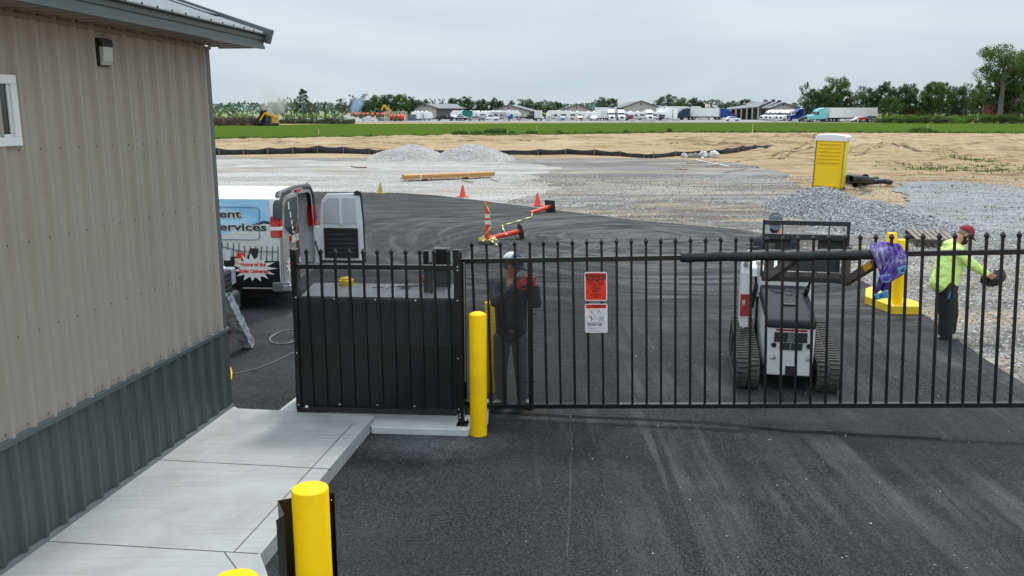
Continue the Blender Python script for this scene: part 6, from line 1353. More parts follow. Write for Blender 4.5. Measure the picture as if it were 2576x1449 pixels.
# pallet
pl = thing('wooden_pallet', 'weathered wooden pallet lying on gravel beside the yellow bollards', 'pallet', G(2330, 600)); pw = M('weathered pallet wood', (.20, .165, .135), .85, var=.3, sc=9)
a_, b_, c_, d_ = G(2304, 602, .22), G(2406, 604, .22), G(2378, 581, .22), G(2277, 577, .22)
for k_ in range(7): t_ = (k_+.5)/7; m = MB(); m.bar(a_.lerp(b_, t_), d_.lerp(c_, t_), .105, .02); obj('deck_board', m, pw, pl, world=True)
for k_ in range(3): t_ = (k_*.49+.01); m = MB(); m.bar(a_.lerp(d_, t_)-V((0, 0, .06)), b_.lerp(c_, t_)-V((0, 0, .06)), .04, .10); obj('stringer', m, M('dark pallet wood', (.07, .055, .045), .9), pl, world=True)
m = MB()
for t_ in (.1, .5, .9): m.bar(a_.lerp(b_, t_)-V((0, 0, .12)), d_.lerp(c_, t_)-V((0, 0, .12)), .1, .02)
obj('bottom_board', m, pw, pl, world=True)
# green weeds over the bare dirt to the right
q = random.Random(12); m = MB()
for k_ in range(520):
    x = q.choice([q.gauss(2330, 40), q.gauss(2440, 60), q.gauss(2500, 40), q.uniform(2200, 2600)]); y = interp([(2200, 417), (2300, 424), (2450, 430), (2600, 432)], x)+q.gauss(0, 4.5)
    if q.random() < .35: x = q.gauss(2440, 45); y = 398+(x-2380)*.12+q.gauss(0, 3)
    if q.random() < .05: x = q.uniform(2280, 2576); y = q.uniform(440, 560)
    p = G(x, y); p.z = ground_h(p.x, p.y)+.03; t_ = tuft_mesh(q.uniform(.06, .22), .16, 6, k_, .02); m.add([V(v)+p for v in t_.v], t_.f)
struct('weeds', m, weed_m, kind='stuff')
# survey stakes in the field
for x, y0, y1, l_ in ((802, 324, 339, 'pale survey stake standing left in the green field'), (1350, 316, 328, 'short survey stake near the middle of the green field'), (1893, 312, 336, 'yellowish survey stake right of the middle of the field'), (2333, 311, 330, 'wooden survey stake at the right of the green field'), (2512-2, 304, 312, 'tiny white survey stake near the hedge')):
    p = G(x, y1); t_ = PLN(x, y0, p, V((0, 1, 0))); m = MB(); m.bar(V((p.x, p.y, 0)), V((p.x, p.y, t_.z)), .09, .06); single('survey_stake', m, M('stake pale', (.55, .46, .28), .8), l_, 'stake', 'survey stakes')
# ================================================================== FAR YARD: sheds, vehicles
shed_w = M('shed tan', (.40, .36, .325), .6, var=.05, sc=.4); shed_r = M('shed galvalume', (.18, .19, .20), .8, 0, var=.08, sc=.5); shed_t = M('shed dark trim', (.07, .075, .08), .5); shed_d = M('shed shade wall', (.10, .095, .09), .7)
def Zt(y, Y): return D(1288, y, Y).z
def shed(x0, xp, x1, ye, yp, Y, label, dx=0.0, dy=40, vent=True, open_=False, g='storage sheds beyond the yard'):
    """gable end facing the viewer, long side running away by (dx, dy)"""
    a, b = AX(x0, Y), AX(x1, Y); he = Zt(ye, Y); hp = Zt(yp, Y); xm = AX(xp, Y, hp).x; t = thing('storage_shed', label, 'shed', ((a.x+b.x)/2, Y, 0), 0, g); e_ = V((dx, dy, 0))
    m = MB(); m.prism([V((a.x, Y, 0)), V((b.x, Y, 0)), V((b.x, Y, he)), V((xm, Y, hp)), V((a.x, Y, he))], V((0, .3, 0))); obj('gable_wall', m, shed_w, t, world=True)
    m = MB()
    for p in (a, b): q_ = .15 if p is a else -.15; m.prism([V((p.x, Y+.3, 0)), V((p.x, Y+.3, he)), V((p.x, Y+.3, he))+e_, V((p.x, Y+.3, 0))+e_], V((q_, 0, 0)))
    m.prism([V((a.x, Y, 0))+e_, V((b.x, Y, 0))+e_, V((b.x, Y, he))+e_, V((xm, Y, hp))+e_, V((a.x, Y, he))+e_], V((0, .3, 0)))
    obj('side_wall', m, shed_d, t, world=True)
    m = MB(); o_ = V((0, -.5, 0)); th = V((0, 0, .22)); sl = (hp-he)/(xm-a.x)
    L_ = V((a.x-.7, Y, he-.7*sl)); R_ = V((b.x+.7, Y, he-.7*(hp-he)/(b.x-xm))); T_ = V((xm, Y, hp))
    for p, q_ in ((L_, T_), (T_, R_)): m.prism([p+o_, q_+o_, q_+o_+th, p+o_+th], e_+V((0, 1, 0)))
    obj('roof', m, shed_r, t, world=True)
    m = MB()
    for p, q_ in ((L_, T_), (T_, R_)): m.bar(p+o_*1.1+th*.5, q_+o_*1.1+th*.5, .1, .34)
    obj('roof_trim', m, shed_t, t, world=True)
    if vent: m = MB(); c_ = V((xm, Y-.03, he+(hp-he)*.55)); m.box(c_.x-.3, Y-.08, c_.z-.3, c_.x+.3, Y, c_.z+.3); obj('gable_vent', m, shed_t, t, world=True)
    return t
shed(1039, 1068, 1098, 272, 262, 318, 'tan gabled shed farthest left behind the dumpster', 34, 95)
shed(1235, 1279, 1331, 279, 265, 330, 'tan gabled shed behind the blue tractor', 4, 40); shed(1404, 1451, 1496, 280, 263, 335, 'tan gabled shed behind the middle row of campers', 1, 40)
shed(1568, 1613, 1656, 270, 254.5, 330, 'tallest tan gabled shed behind the white truck cabs', 1, 40)
# long low metal roofs
def longshed(x0, x1, y0, y1, Y, label, yb=305):
    a, b = AX(x0, Y), AX(x1, Y); z1 = Zt(y0, Y); z0 = Zt(y1, Y); t = thing('long_metal_shed', label, 'shed', ((a.x+b.x)/2, Y, 0)); m = MB(); m.box(a.x, Y, 0, b.x, Y+12, z0); obj('wall', m, M('pale metal wall', (.42, .43, .44), .6, var=.06, sc=.3), t, world=True)
    m = MB(); m.prism([V((a.x-.3, Y-.3, z0)), V((a.x-.3, Y+6, z1)), V((a.x-.3, Y+12.3, z0))], V((b.x-a.x+.6, 0, 0))); obj('roof', m, M('silver metal roof', (.27, .285, .305), .8, 0, var=.06, sc=.4), t, world=True)
    m = MB(); cx_ = a.x+(b.x-a.x)*.7; m.lathe([(.5, 0), (.5, .4), (.8, .5), (.8, 1.1), (.2, 1.5)], (cx_, Y+6, z1-.1), 10); obj('roof_vent', m, shed_t, t, world=True); return t
longshed(1501, 1562, 270, 283, 345, 'low silver roofed metal shed left of the tallest tan shed'); longshed(1656, 1680, 265.5, 276, 350, 'short silver roofed section right of the tallest tan shed'); longshed(1680, 1767, 267.5, 277, 346, 'long low silver roof stretching toward the round sign')
# open fronted sheds, stepped gables receding
for k_, (x0, xp, x1, ye, yp, Y) in enumerate(((1941, 1971, 2000, 270.6, 259, 300), (1926, 1955, 1975, 271, 258, 306), (1905, 1936, 1955, 271, 257, 312))):
    t = shed(x0, xp, x1, ye, yp, Y, ['right-hand front gable of the dark open sheds', 'second stepped gable of the dark open sheds', 'third stepped gable of the dark open sheds'][k_], 0, 26, k_ == 0, g='dark open sheds')
os_ = thing('open_shed', 'dark open-fronted shed with receding silver roof left of the gables', 'shed', AX(1880, 318)); A_, B_ = AX(1824, 322), AX(1906, 306); m = MB(); z0, z1 = Zt(276, 322), Zt(270.5, 306)
m.prism([V((A_.x, 322, Zt(277, 322))), V((B_.x, 306, z1)), V((B_.x+6, 318, Zt(258, 318))), V((A_.x+4, 336, Zt(273, 336)))], V((0, 0, .3))); obj('roof', m, shed_r, os_, world=True)
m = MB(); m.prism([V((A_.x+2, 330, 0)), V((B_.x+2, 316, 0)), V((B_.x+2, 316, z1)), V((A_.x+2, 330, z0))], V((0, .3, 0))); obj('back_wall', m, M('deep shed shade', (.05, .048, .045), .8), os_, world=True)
for i in range(7): t_ = i/6; p = V((A_.x, 322, 0)).lerp(V((B_.x, 306, 0)), t_); m = MB(); m.box(p.x-.25, p.y-.15, 0, p.x+.25, p.y+.15, z0+(z1-z0)*t_); obj('column', m, shed_w, os_, world=True)
for x, y, Y in ((1926, 253, 318), (1945, 252, 312), (1960, 254, 306), (1872, 262, 330)):
    c_ = D(x, y+4, Y); m = MB(); m.lathe([(.45, -.8), (.45, 0), (.75, .1), (.75, .7), (.15, 1.1)], c_, 10); m.v = [(a, b, c) for a, b, c in m.v]; 
    o = obj('ridge_vent', m, shed_t, os_, world=True)
# round sign
sgn = thing('round_sign', 'round red pole sign with white 84 beyond the trailers', 'sign', AX(1780, 360)); c_ = D(1780, 266, 360); m = MB(); r_ = 7.6/2200*360; m.cyl(V((c_.x, 360, c_.z)), V((c_.x, 360.3, c_.z)), r_, 36); obj('disc', m, M('sign red', (.36, .025, .035), .5), sgn, world=True)
text('84', V((c_.x, 359.95, c_.z-.72)), (1, 0, 0), (0, 0, 1), 2.15, white_far, sgn, .09, .03, sx=.9); m = MB(); m.cyl(V((c_.x, 360.15, 0)), V((c_.x, 360.15, c_.z-r_+.1)), .15, 8); obj('pole', m, shed_t, sgn, world=True)

glass_f = M('far glass', (.03, .04, .05), .25, var=.1, sc=.5); tyre_f = M('far tyre', (.02, .02, .02), .8); under_f = M('far chassis', (.03, .03, .032), .8); chr_f = M('far wheel rim', (.35, .35, .36), .4)
def fw(t, x, y, r=.5, w_=.3):
    m = MB(); m.cyl(V((x, y-w_/2, r)), V((x, y+w_/2, r)), r, 14); o = obj('wheel', m, tyre_f, t); m = MB(); m.cyl(V((x, y-w_/2-.01, r)), V((x, y-w_/2+.02, r)), r*.55, 10); m.cyl(V((x, y+w_/2-.02, r)), V((x, y+w_/2+.01, r)), r*.55, 10); obj('rim', m, chr_f, o)
def pr(prof, w_, y0=None): return MB().prism([V((x, -w_/2 if y0 is None else y0, z)) for x, z in prof], V((0, w_, 0)))
# every vehicle is built facing +x, length along x
def semi(col, sleeper=True, daycab=False):
    t = thing('semi_truck', 'x', 'semi truck'); mt = M('cab paint %s' % str(col), col, .35, var=.04)
    if daycab: prof = [(-1.0, .75), (2.7, .6), (2.75, 1.5), (1.2, 1.95), (.9, 2.95), (-1.0, 3.0)]
    else: prof = [(-2.2, .8), (3.3, .55), (3.4, 1.35), (3.1, 1.75), (1.5, 2.1), (1.05, 2.9), (.1, 3.65), (-1.2, 3.95), (-2.2, 3.95)]
    obj('cab', pr(prof, 2.3), mt, t, bevel=.15)
    m = MB(); m.box(-4.3 if not daycab else -3.6, -.45, .6, -1.5, .45, .95); obj('chassis', m, under_f, t)
    for s_ in (-1, 1):
        m = MB(); m.prism([V((x, s_*1.16, z)) for x, z in ([(.15, 2.0), (1.1, 2.0), (.85, 2.75), (.15, 2.85)] if not daycab else [(.0, 1.9), (.95, 1.9), (.8, 2.7), (0, 2.75)])], V((0, s_*.02, 0)))
        obj('side_window', m, glass_f, t)
    m = MB(); m.prism([V((x, -1.0, z)) for x, z in ([(1.56, 2.14), (1.10, 2.88), (1.16, 2.9), (1.62, 2.16)] if not daycab else [(1.22, 2.0), (.92, 2.9), (.98, 2.9), (1.28, 2.0)])], V((0, 2.0, 0))); obj('windscreen', m, glass_f, t)
    xf = 3.4 if not daycab else 2.75
    m = MB(); m.box(xf-.1, -.55, .75, xf+.04, .55, 1.55); obj('grille', m, under_f, t)
    m = MB(); m.box(xf-.3, -1.15, .35, xf+.1, 1.15, .72); obj('bumper', m, chr_f if col[0] < .5 else mt, t, bevel=.05)
    for s_ in (-1, 1): m = MB(); m.box(xf-.15, s_*.85-.2, .95, xf+.03, s_*.85+.2, 1.2); obj('headlight', m, chr_f, t); m = MB(); m.box(1.35, s_*1.35-.08, 2.0, 1.5, s_*1.35+.08, 2.75); obj('mirror', m, under_f, t)
    for y in (-1.0, 1.0):
        fw(t, xf-1.1, y, .52)
        for x in ((-2.3, -3.6) if not daycab else (-1.9, -3.1)): fw(t, x, y, .52, .45)
    return t
def trailer(Lm=15.5, col=(.78, .78, .77), skirt=False, cat='trailer', nm='box_trailer'):
    t = thing(nm, 'x', cat); m = MB(); m.box(-Lm/2, -1.28, 1.15, Lm/2, 1.28, 4.05); obj('box', m, M('trailer skin %s' % str(col), col, .5, var=.05, sc=.5, dirt=(.4, .38, .35, .3)), t, bevel=.04)
    m = MB(); m.box(-Lm/2, -1.31, 1.10, Lm/2, 1.31, 1.22); m.box(-Lm/2-.02, -1.31, 3.95, Lm/2+.02, 1.31, 4.07); obj('side_rail', m, chr_f, t)
    m = MB(); m.box(-Lm/2+.5, -.5, .8, Lm/2-1.5, .5, 1.1); m.box(Lm/2-3.4, -.9, .05, Lm/2-3.2, -.7, 1.1); m.box(Lm/2-3.4, .7, .05, Lm/2-3.2, .9, 1.1); obj('underframe', m, under_f, t)
    for x in (-Lm/2+1.6, -Lm/2+2.9):
        for y in (-1.0, 1.0): fw(t, x, y, .5, .4)
    return t
def boxtruck():
    t = thing('box_truck', 'x', 'box truck'); m = MB(); m.box(-4.2, -1.2, .95, 1.6, 1.2, 3.6); obj('box', m, white_far, t, bevel=.05); obj('cab', pr([(1.65, .6), (3.9, .6), (3.9, 1.3), (3.0, 1.5), (2.5, 2.4), (1.65, 2.45)], 2.0), white_far, t, bevel=.1)
    m = MB(); m.prism([V((3.05, -.9, 1.55)), V((2.55, -.9, 2.35)), V((2.6, -.9, 2.37)), V((3.12, -.9, 1.55))], V((0, 1.8, 0))); obj('windscreen', m, glass_f, t); m = MB(); m.box(-4.25, -1.1, 1.05, -4.19, 1.1, 3.5); obj('rear_door', m, M('roller door grey', (.6, .6, .6), .6), t); m = MB(); m.box(-4.3, -1.15, .6, 2, 1.15, .9); obj('chassis', m, under_f, t)
    for x in (-2.8, 2.9):
        for y in (-.95, .95): fw(t, x, y, .42)
    return t
def rv(kind, Lm=9, col=(.84, .83, .81)):
    t = thing('camper', 'x', 'camper'); mt = M('camper skin %s' % str(col), col, .4, var=.03, sc=.5); h = 3.25
    prof = [(-Lm/2, .7), (Lm/2-.3, .7), (Lm/2, 1.3), (Lm/2-.2, 2.6), (Lm/2-.8, h), (-Lm/2, h)] if kind == 'travel' else [(-Lm/2, .7), (Lm/2-2.2, .7), (Lm/2-2.2, 1.5), (Lm/2+.1, 1.6), (Lm/2+.1, 2.6), (Lm/2-1.0, h+.5), (-Lm/2, h+.3)]
    obj('shell', pr(prof, 2.45), mt, t, bevel=.12)
    m = MB(); m.box(-Lm/2+1, -1.245, 1.1, Lm/2-1.4, 1.245, 1.2); m.prism([V((x, -1.24, z)) for x, z in [(-1, 1.3), (1.5, 1.5), (3, 2.2), (2.8, 2.3), (1.2, 1.7), (-1, 1.45)]], V((0, 2.48, 0))); obj('stripe', m, M('camper stripe', (.16, .16, .17), .5), t)
    for s_ in (-1, 1):
        m = MB(); m.box(-Lm*.33, min(s_*1.235, s_*1.25), 1.7, -Lm*.1, max(s_*1.235, s_*1.25), 2.35); obj('window', m, glass_f, t); m = MB(); m.box(Lm*.05, min(s_*1.235, s_*1.25), 1.7, Lm*.17, max(s_*1.235, s_*1.25), 2.3); obj('window', m, glass_f, t)
    m = MB(); m.box(-.4, -.4, h+(0 if kind == 'travel' else .3), .5, .4, h+.35+(0 if kind == 'travel' else .3)); m.box(-Lm*.35, -.25, h, -Lm*.3, .25, h+.5); obj('roof_unit', m, white_far, t, bevel=.05)
    m = MB(); m.box(-.4, -1.26, 1.0, .2, -1.24, 2.75); obj('door', m, M('camper door', (.55, .55, .54), .5), t); m = MB(); m.box(-Lm/2+.3, -1.0, .45, Lm/2+.8, 1.0, .7); obj('frame', m, under_f, t)
    for x in (-Lm*.12, -Lm*.12-.95):
        for y in (-1.05, 1.05): fw(t, x, y, .36)
    return t
def car(col, kind='sedan'):
    t = thing('parked_car', 'x', 'car'); mt = M('car paint %s' % str(col), col, .25, var=.03)
    prof = {'sedan': [(-2.3, .35), (2.3, .35), (2.35, .75), (1.2, .95), (.5, 1.42), (-.9, 1.45), (-1.7, 1.05), (-2.35, .98)], 'suv': [(-2.3, .4), (2.3, .4), (2.35, .95), (1.3, 1.1), (.7, 1.72), (-1.9, 1.75), (-2.35, 1.1)], 'pickup': [(-2.9, .5), (2.8, .5), (2.9, 1.1), (1.6, 1.2), (1.0, 1.85), (-.6, 1.88), (-.75, 1.25), (-2.9, 1.25)]}[kind]
    obj('body', pr(prof, 1.82), mt, t, bevel=.1)
    gl_ = {'sedan': [(1.0, 1.0), (.45, 1.36), (-.85, 1.38), (-1.5, 1.05)], 'suv': [(1.15, 1.15), (.65, 1.64), (-1.85, 1.66), (-2.1, 1.2)], 'pickup': [(1.45, 1.28), (.95, 1.78), (-.5, 1.8), (-.6, 1.3)]}[kind]
    obj('glass', pr(gl_, 1.86), glass_f, t); xf = prof[2][0]
    for s_ in (-1, 1): m = MB(); m.box(xf-.2, s_*.7-.18, .62, xf+.02, s_*.7+.18, .82); obj('headlight', m, chr_f, t); m = MB(); m.box(-xf-.02 if kind != 'pickup' else -2.92, s_*.75-.1, .75, -xf+.2, s_*.75+.1, 1.0); obj('tail_lamp', m, red_lamp, t)
    for x in (prof[1][0]-.85, prof[0][0]+.85):
        for y in (-.85, .85): fw(t, x, y, .36 if kind != 'sedan' else .32, .22)
    return t
def put(t, x, Y, yaw, label, group=None, z=0.05, sc=None):
    p = AX(x, Y); t.location = (p.x, Y, z); t.rotation_euler = (0, 0, math.radians(yaw)); t['label'] = label
    if group: t['group'] = group
    if sc: t.scale = (sc,)*3
    return t
PROT = {}
def use(key, mk, *a):
    """first use builds, later uses copy the thing with its parts"""
    if key not in PROT: PROT[key] = mk(*a); return PROT[key]
    return dup(PROT[key], (0, 0, 0))
gS, gC, gP = 'semi trucks in the far yard', 'campers in the far yard', 'cars in the far yard'
W_ = (.85, .85, .85)
put(use('t', trailer), 1750, 306, 0, 'white box trailer hitched behind the dark semi truck'); put(use('tB', trailer, 15.5, (.74, .74, .73)), 1741, 311, 0, 'white box trailer behind, hitched to the blue semi facing right', 'box trailers')
put(use('s_dark', semi, (.012, .025, .045)), 1718, 304, 180, 'very dark blue semi truck facing left', gS); put(use('s_blue', semi, (.01, .05, .26)), 1827, 311, 0, 'blue semi truck facing right beside the white sedan', gS)
o = put(use('lt', trailer, 14.5), 2140, 258, 7, 'long white trailer parked at the right of the yard', 'box trailers'); put(use('s_teal', semi, (.22, .55, .56)), 2055, 256, 189, 'pale turquoise semi truck facing left at the long trailer', gS)
put(use('s_blue', semi), 2008, 272, 188, 'deep blue semi truck facing left in the row of cabs', gS); o = put(use('s_blue2', semi, (.01, .10, .36)), 2042, 282, 188, 'brighter blue semi truck hidden behind the turquoise one', gS)
for k_, (x, Y, l_) in enumerate(((1984, 280, 'white high-roofed semi truck left of the deep blue one'), (1973, 286, 'white semi truck, third from right in the white cab row'), (1957, 288, 'white semi truck in the middle of the cab row'), (1947, 292, 'white semi truck second from left in the cab row'), (1934, 294, 'white semi truck at the left end of the cab row'))): put(use('s_w', semi, W_), x, Y, 196, l_, gS, sc=.86)
for x, l_ in ((1537, 'white semi truck facing the viewer, left of the pair'), (1562, 'white semi truck facing the viewer, right of the pair'), (1632, 'white semi truck facing the viewer beyond the maroon car')): put(use('s_w', semi), x, 285, -90, l_, gS, sc=.87)
put(use('bt', boxtruck), 1514, 285, 92, 'white box truck seen from behind left of the semi pair', 'box trucks', sc=.87); put(use('bt', boxtruck), 1355, 282, 84, 'white box truck standing alone by the blocks', 'box trucks', sc=.87)
for k_, (x, Y, yaw, l_, kd, Lm, cl) in enumerate(((1052, 285, 95, 'small white camper right of the dumpster', 'travel', 6, (.84, .83, .81)), (1062, 296, 10, 'white camper behind the dumpster with long roof', 'travel', 8.5, (.84, .83, .81)), (1073, 288, 100, 'white camper with one dark window beside the shed', 'travel', 6, (.84, .83, .81)),
    (1165, 300, 183, 'long white camper with teal tarp on its side', 'fifth', 10, (.84, .83, .81)), (1203, 302, 178, 'white camper right of the teal tarp', 'travel', 9, (.84, .83, .81)), (1230, 304, 5, 'white camper behind the service truck', 'travel', 8.5, (.84, .83, .81)), (1256, 296, 2, 'grey camper behind the service truck hood', 'travel', 6.5, (.45, .44, .43)), (1280, 302, 0, 'white fifth-wheel camper left of the blue tractor', 'fifth', 9.5, (.84, .83, .81)),
    (1404, 296, 182, 'cream camper with two dark windows left of the red car', 'fifth', 9.5, (.78, .75, .70)), (1425, 306, 0, 'white camper half hidden behind the cream one', 'travel', 8, (.84, .83, .81)), (1452, 300, 0, 'white camper behind the red car', 'travel', 8.5, (.84, .83, .81)), (1480, 302, 180, 'cream camper right of the red car', 'travel', 8, (.78, .75, .70)), (1494, 296, 90, 'white camper end by the silver car', 'travel', 6, (.84, .83, .81)),
    (1585, 300, 0, 'white camper between the semi pair and the maroon car', 'travel', 8, (.84, .83, .81)), (1604, 296, 180, 'white camper above the maroon car', 'travel', 7.5, (.84, .83, .81)), (1655, 298, 5, 'white camper right of the third front-facing semi', 'travel', 7, (.84, .83, .81)), (1240, 316, 0, 'white camper in the rear row above the grey camper', 'fifth', 9, (.84, .83, .81)), (1185, 316, 0, 'white camper in the rear row above the teal tarp', 'fifth', 9, (.84, .83, .81)))):
    put(use('rv%s%s%s' % (kd, Lm, cl[0]), rv, kd, Lm, cl), x, Y, yaw, l_, gC, sc=.84)
m = MB(); p = AX(1176, 298); m.box(p.x-1.7, 298.2, 1.2, p.x+1.7, 298.5, 3.2); single('teal_tarp', m, M('teal tarp', (.01, .17, .14), .7), 'teal tarp hung on the side of the long white camper', 'tarp')
put(use('pk_b', car, (.012, .012, .014), 'pickup'), 1119, 283, 170, 'black pickup truck left of the flatbed trailer', gP); put(use('suv_w', car, W_, 'suv'), 1144, 286, 90, 'white suv beside the black pickup', gP)
put(use('pk_w', car, W_, 'pickup'), 1233, 280, 0, 'white pickup with grey service body facing right', gP); p = AX(1219, 280); m = MB(); m.box(p.x-1.9, 279, .9, p.x+.7, 281, 1.75); single('truck_toolbox', m, M('tool body grey', (.42, .42, .42), .5), 'grey service body on the white pickup', 'toolbox')
put(use('car_sv', car, (.70, .70, .70), 'sedan'), 1492, 284, 90, 'silver white car facing away left of the box truck', gP); put(use('car_rd', car, (.35, .02, .03), 'sedan'), 1457, 288, 90, 'red car among the campers', gP); put(use('car_mr', car, (.10, .012, .015), 'suv'), 1584, 286, 90, 'maroon car between the semis', gP)
put(use('car_tl', car, (.20, .42, .38), 'sedan'), 1417, 289, 80, 'pale teal car in front of the cream camper', gP); put(use('car_w', car, W_, 'sedan'), 1842, 272, 0, 'white sedan alone in front of the blue semi', gP, sc=1.0); put(use('car_bk', car, (.02, .02, .022), 'suv'), 2027, 258, 190, 'small black car by the turquoise semi', gP)
put(use('car_w', car), 2160, 250, 186, 'white sedan in front of the long trailer', gP); put(use('car_gy', car, (.30, .31, .31), 'suv'), 2192, 252, 5, 'grey suv at the tail of the long trailer', gP); put(use('car_rd', car), 2180, 254, 5, 'small red car between the white sedan and grey suv', gP)
put(use('car_gn', car, (.35, .50, .22), 'suv'), 1326, 300, 90, 'pale green small vehicle left of the lone box truck', gP)
put(use('pk_b', car), 1665, 284, 80, 'dark pickup beside the third front-facing semi', gP); put(use('pk_b', car), 1345-14, 292, 20, 'dark pickup behind the concrete blocks row', gP)
# white container row
for k_, x in enumerate((1661, 1672, 1684, 1697)): p = AX(x, 300); m = MB(); w_ = (5 if k_ != 1 else 7)/2200*300; m.box(p.x-w_, 299, .05, p.x+w_, 305, 4.1 - .2*(k_ % 2)); single('storage_container', m, white_far, ['white container left of the big white door', 'white container with the widest front', 'white container third in the row', 'white container next to the dark semi'][k_], 'container', 'white containers', bevel=.05)
# flatbed trailers
def flatbed(Lm=9):
    t = thing('flatbed_trailer', 'x', 'trailer'); m = MB(); m.box(-Lm/2, -1.2, .75, Lm/2, 1.2, .95); m.bar(V((Lm/2, 0, .8)), V((Lm/2+1.6, 0, .7)), .3, .15); obj('deck', m, under_f, t)
    for x in (-1.6, -.5, ):
        for y in (-1.1, 1.1): fw(t, x, y, .4)
    return t
put(use('fb', flatbed), 1170, 279, 0, 'long dark flatbed trailer in front of the campers', 'flatbed trailers'); put(use('fb', flatbed), 2236, 243, 184, 'dark flatbed trailer behind the red tractor', 'flatbed trailers')
put(use('car_sv', car), 1160, 281, 0, 'silver car loaded at the left of the flatbed trailer', gP, z=.3); put(use('car_sv', car), 1195, 283, 180, 'silver car right of the teal tarp', gP)
# dumpster
t = thing('dumpster', 'grey steel dumpster at the left end of the parked rows', 'dumpster'); p = AX(1034, 283); t.location = p; t.rotation_euler = (0, 0, .1); m = MB(); m.prism([V((-1.5, -1.2, 0.1)), V((1.5, -1.2, .1)), V((1.6, -1.2, 1.9)), V((-1.6, -1.2, 1.9))], V((0, 2.4, 0))); obj('bin', m, M('dumpster grey', (.12, .13, .14), .6), t); m = MB()
for z in (.5, 1.0, 1.5): m.box(-1.5, -1.28, z, 1.5, -1.2, z+.12)
obj('rib', m, M('dumpster rib', (.2, .21, .22), .6), t); m = MB(); m.box(-1.65, -1.25, 1.9, 1.65, 1.25, 1.98); obj('lid', m, shed_t, t)
# tractors
def ftractor(col):
    t = thing('farm_tractor', 'x', 'tractor'); mt = M('tractor paint %s' % str(col), col, .45); obj('hood', pr([(-.2, .8), (1.7, .8), (1.7, 1.35), (1.4, 1.5), (-.2, 1.55)], .8), mt, t, bevel=.06)
    m = MB(); m.bar(V((.3, -.6, 1.2)), V((2.0, -.6, 1.3)), .1, .14); m.bar(V((.3, .6, 1.2)), V((2.0, .6, 1.3)), .1, .14); m.bar(V((2.0, -.6, 1.3)), V((2.7, -.6, .4)), .1, .14); m.bar(V((2.0, .6, 1.3)), V((2.7, .6, .4)), .1, .14); obj('loader_arm', m, mt, t)
    m = MB(); m.prism([V((2.6, -.9, .15)), V((3.1, -.9, .12)), V((2.75, -.9, .8)), V((2.6, -.9, .8))], V((0, 1.8, 0))); obj('bucket', m, under_f, t); m = MB(); m.box(-1.2, -.25, 1.0, -.7, .25, 1.15); m.box(-1.3, -.25, 1.1, -1.2, .25, 1.6); obj('seat', m, under_f, t)
    m = MB()
    for s_ in (-.45, .45): m.tube([(-1.4, s_, .9), (-1.45, s_, 2.2)], .05, 6)
    m.tube([(-1.45, -.45, 2.2), (-1.45, .45, 2.2)], .05, 6); obj('roll_bar', m, under_f, t); m = MB(); m.box(-3.4, -.9, .2, -1.7, .9, .6); obj('mower_deck', m, mt, t, bevel=.05); m = MB(); m.box(-1.5, -.8, 1.1, -.4, -.55, 1.2); m.box(-1.5, .55, 1.1, -.4, .8, 1.2); obj('fender', m, mt, t)
    for y in (-.8, .8): fw(t, -1.0, y, .62, .35); fw(t, 1.2, y*.9, .4, .25)
    return t
put(use('tr_r', ftractor, (.42, .02, .012)), 2176, 240, 178, 'small red tractor with front loader near the field', 'tractors', sc=.95); put(use('tr_b', ftractor, (.02, .12, .42)), 1290, 286, 176, 'blue tractor beside the white fifth-wheel camper', 'tractors')
# white concrete blocks
def block():
    o = obj('concrete_block', MB().box(-.75, -.38, 0, .75, .38, .72).box(-.22, -.1, .72, .22, .1, .84), M('pale block concrete', (.50, .49, .46), .9, var=.12, sc=2), bevel=.03); return o
blk = None
BL_ = [(x, 262, 0, 'white concrete block in the spaced row along the front lot edge') for x in (1537, 1562, 1592, 1620, 1643, 1672)] + [(1703, 285, 20, 'white concrete block in the diagonal heap by the dark semi'), (1698, 288, 25, 'white concrete block in the diagonal heap by the dark semi'), (1694, 291, 25, 'white concrete block in the diagonal heap by the dark semi'), (1690, 294, 15, 'white concrete block in the diagonal heap by the dark semi'), (1700, 282, 30, 'white concrete block in the diagonal heap by the dark semi')] + \
      [(x, 284, 0, 'white concrete block standing before the campers') for x in (1381, 1404, 1427, 1450, 1471, 1272, 1295, 1316)] + [(1704, 275, 0, 'white block under the nose of the dark semi'), (1773, 300, 0, 'white block in front of the box trailers'), (1763, 302, 0, 'white block in front of the box trailers'), (1950, 256, 0, 'stained block at the lot edge, left of two'), (2000, 256, 0, 'clean white block at the lot edge, right of two')] + \
      [(2128, 252, 8, 'white block under the long trailer'), (2137, 252, 8, 'white block under the long trailer'), (2205, 250, 5, 'white block in the row behind the right flatbed'), (2214, 250, 5, 'white block in the row behind the right flatbed'), (2223, 249, 5, 'white block in the row behind the right flatbed'), (2232, 248, 5, 'white block in the row behind the right flatbed'), (2241, 247, 5, 'white block in the row behind the right flatbed'), (2250, 246, 5, 'white block in the row behind the right flatbed'), (2259, 245, 5, 'white block in the row behind the right flatbed')]
for x, Y, yaw, l_ in BL_:
    if blk is None: blk = block(); o = blk
    else: o = blk.copy(); COL.objects.link(o)
    o.location = (AX(x, Y).x, Y, .05); o.rotation_euler = (0, 0, math.radians(yaw)); tag(o, l_, 'concrete block', 'white concrete blocks')
cone_t = thing('traffic_cone', 'tiny orange cone in the far lot by the box truck', 'cone', AX(1306, 270, 0), 0, 'traffic cones at the pavement edge'); m = MB(); m.lathe([(.22, 0), (.2, .05), (.05, .85), (.04, .9)], (0, 0, 0), 10); obj('cone_body', m, orange, cone_t)

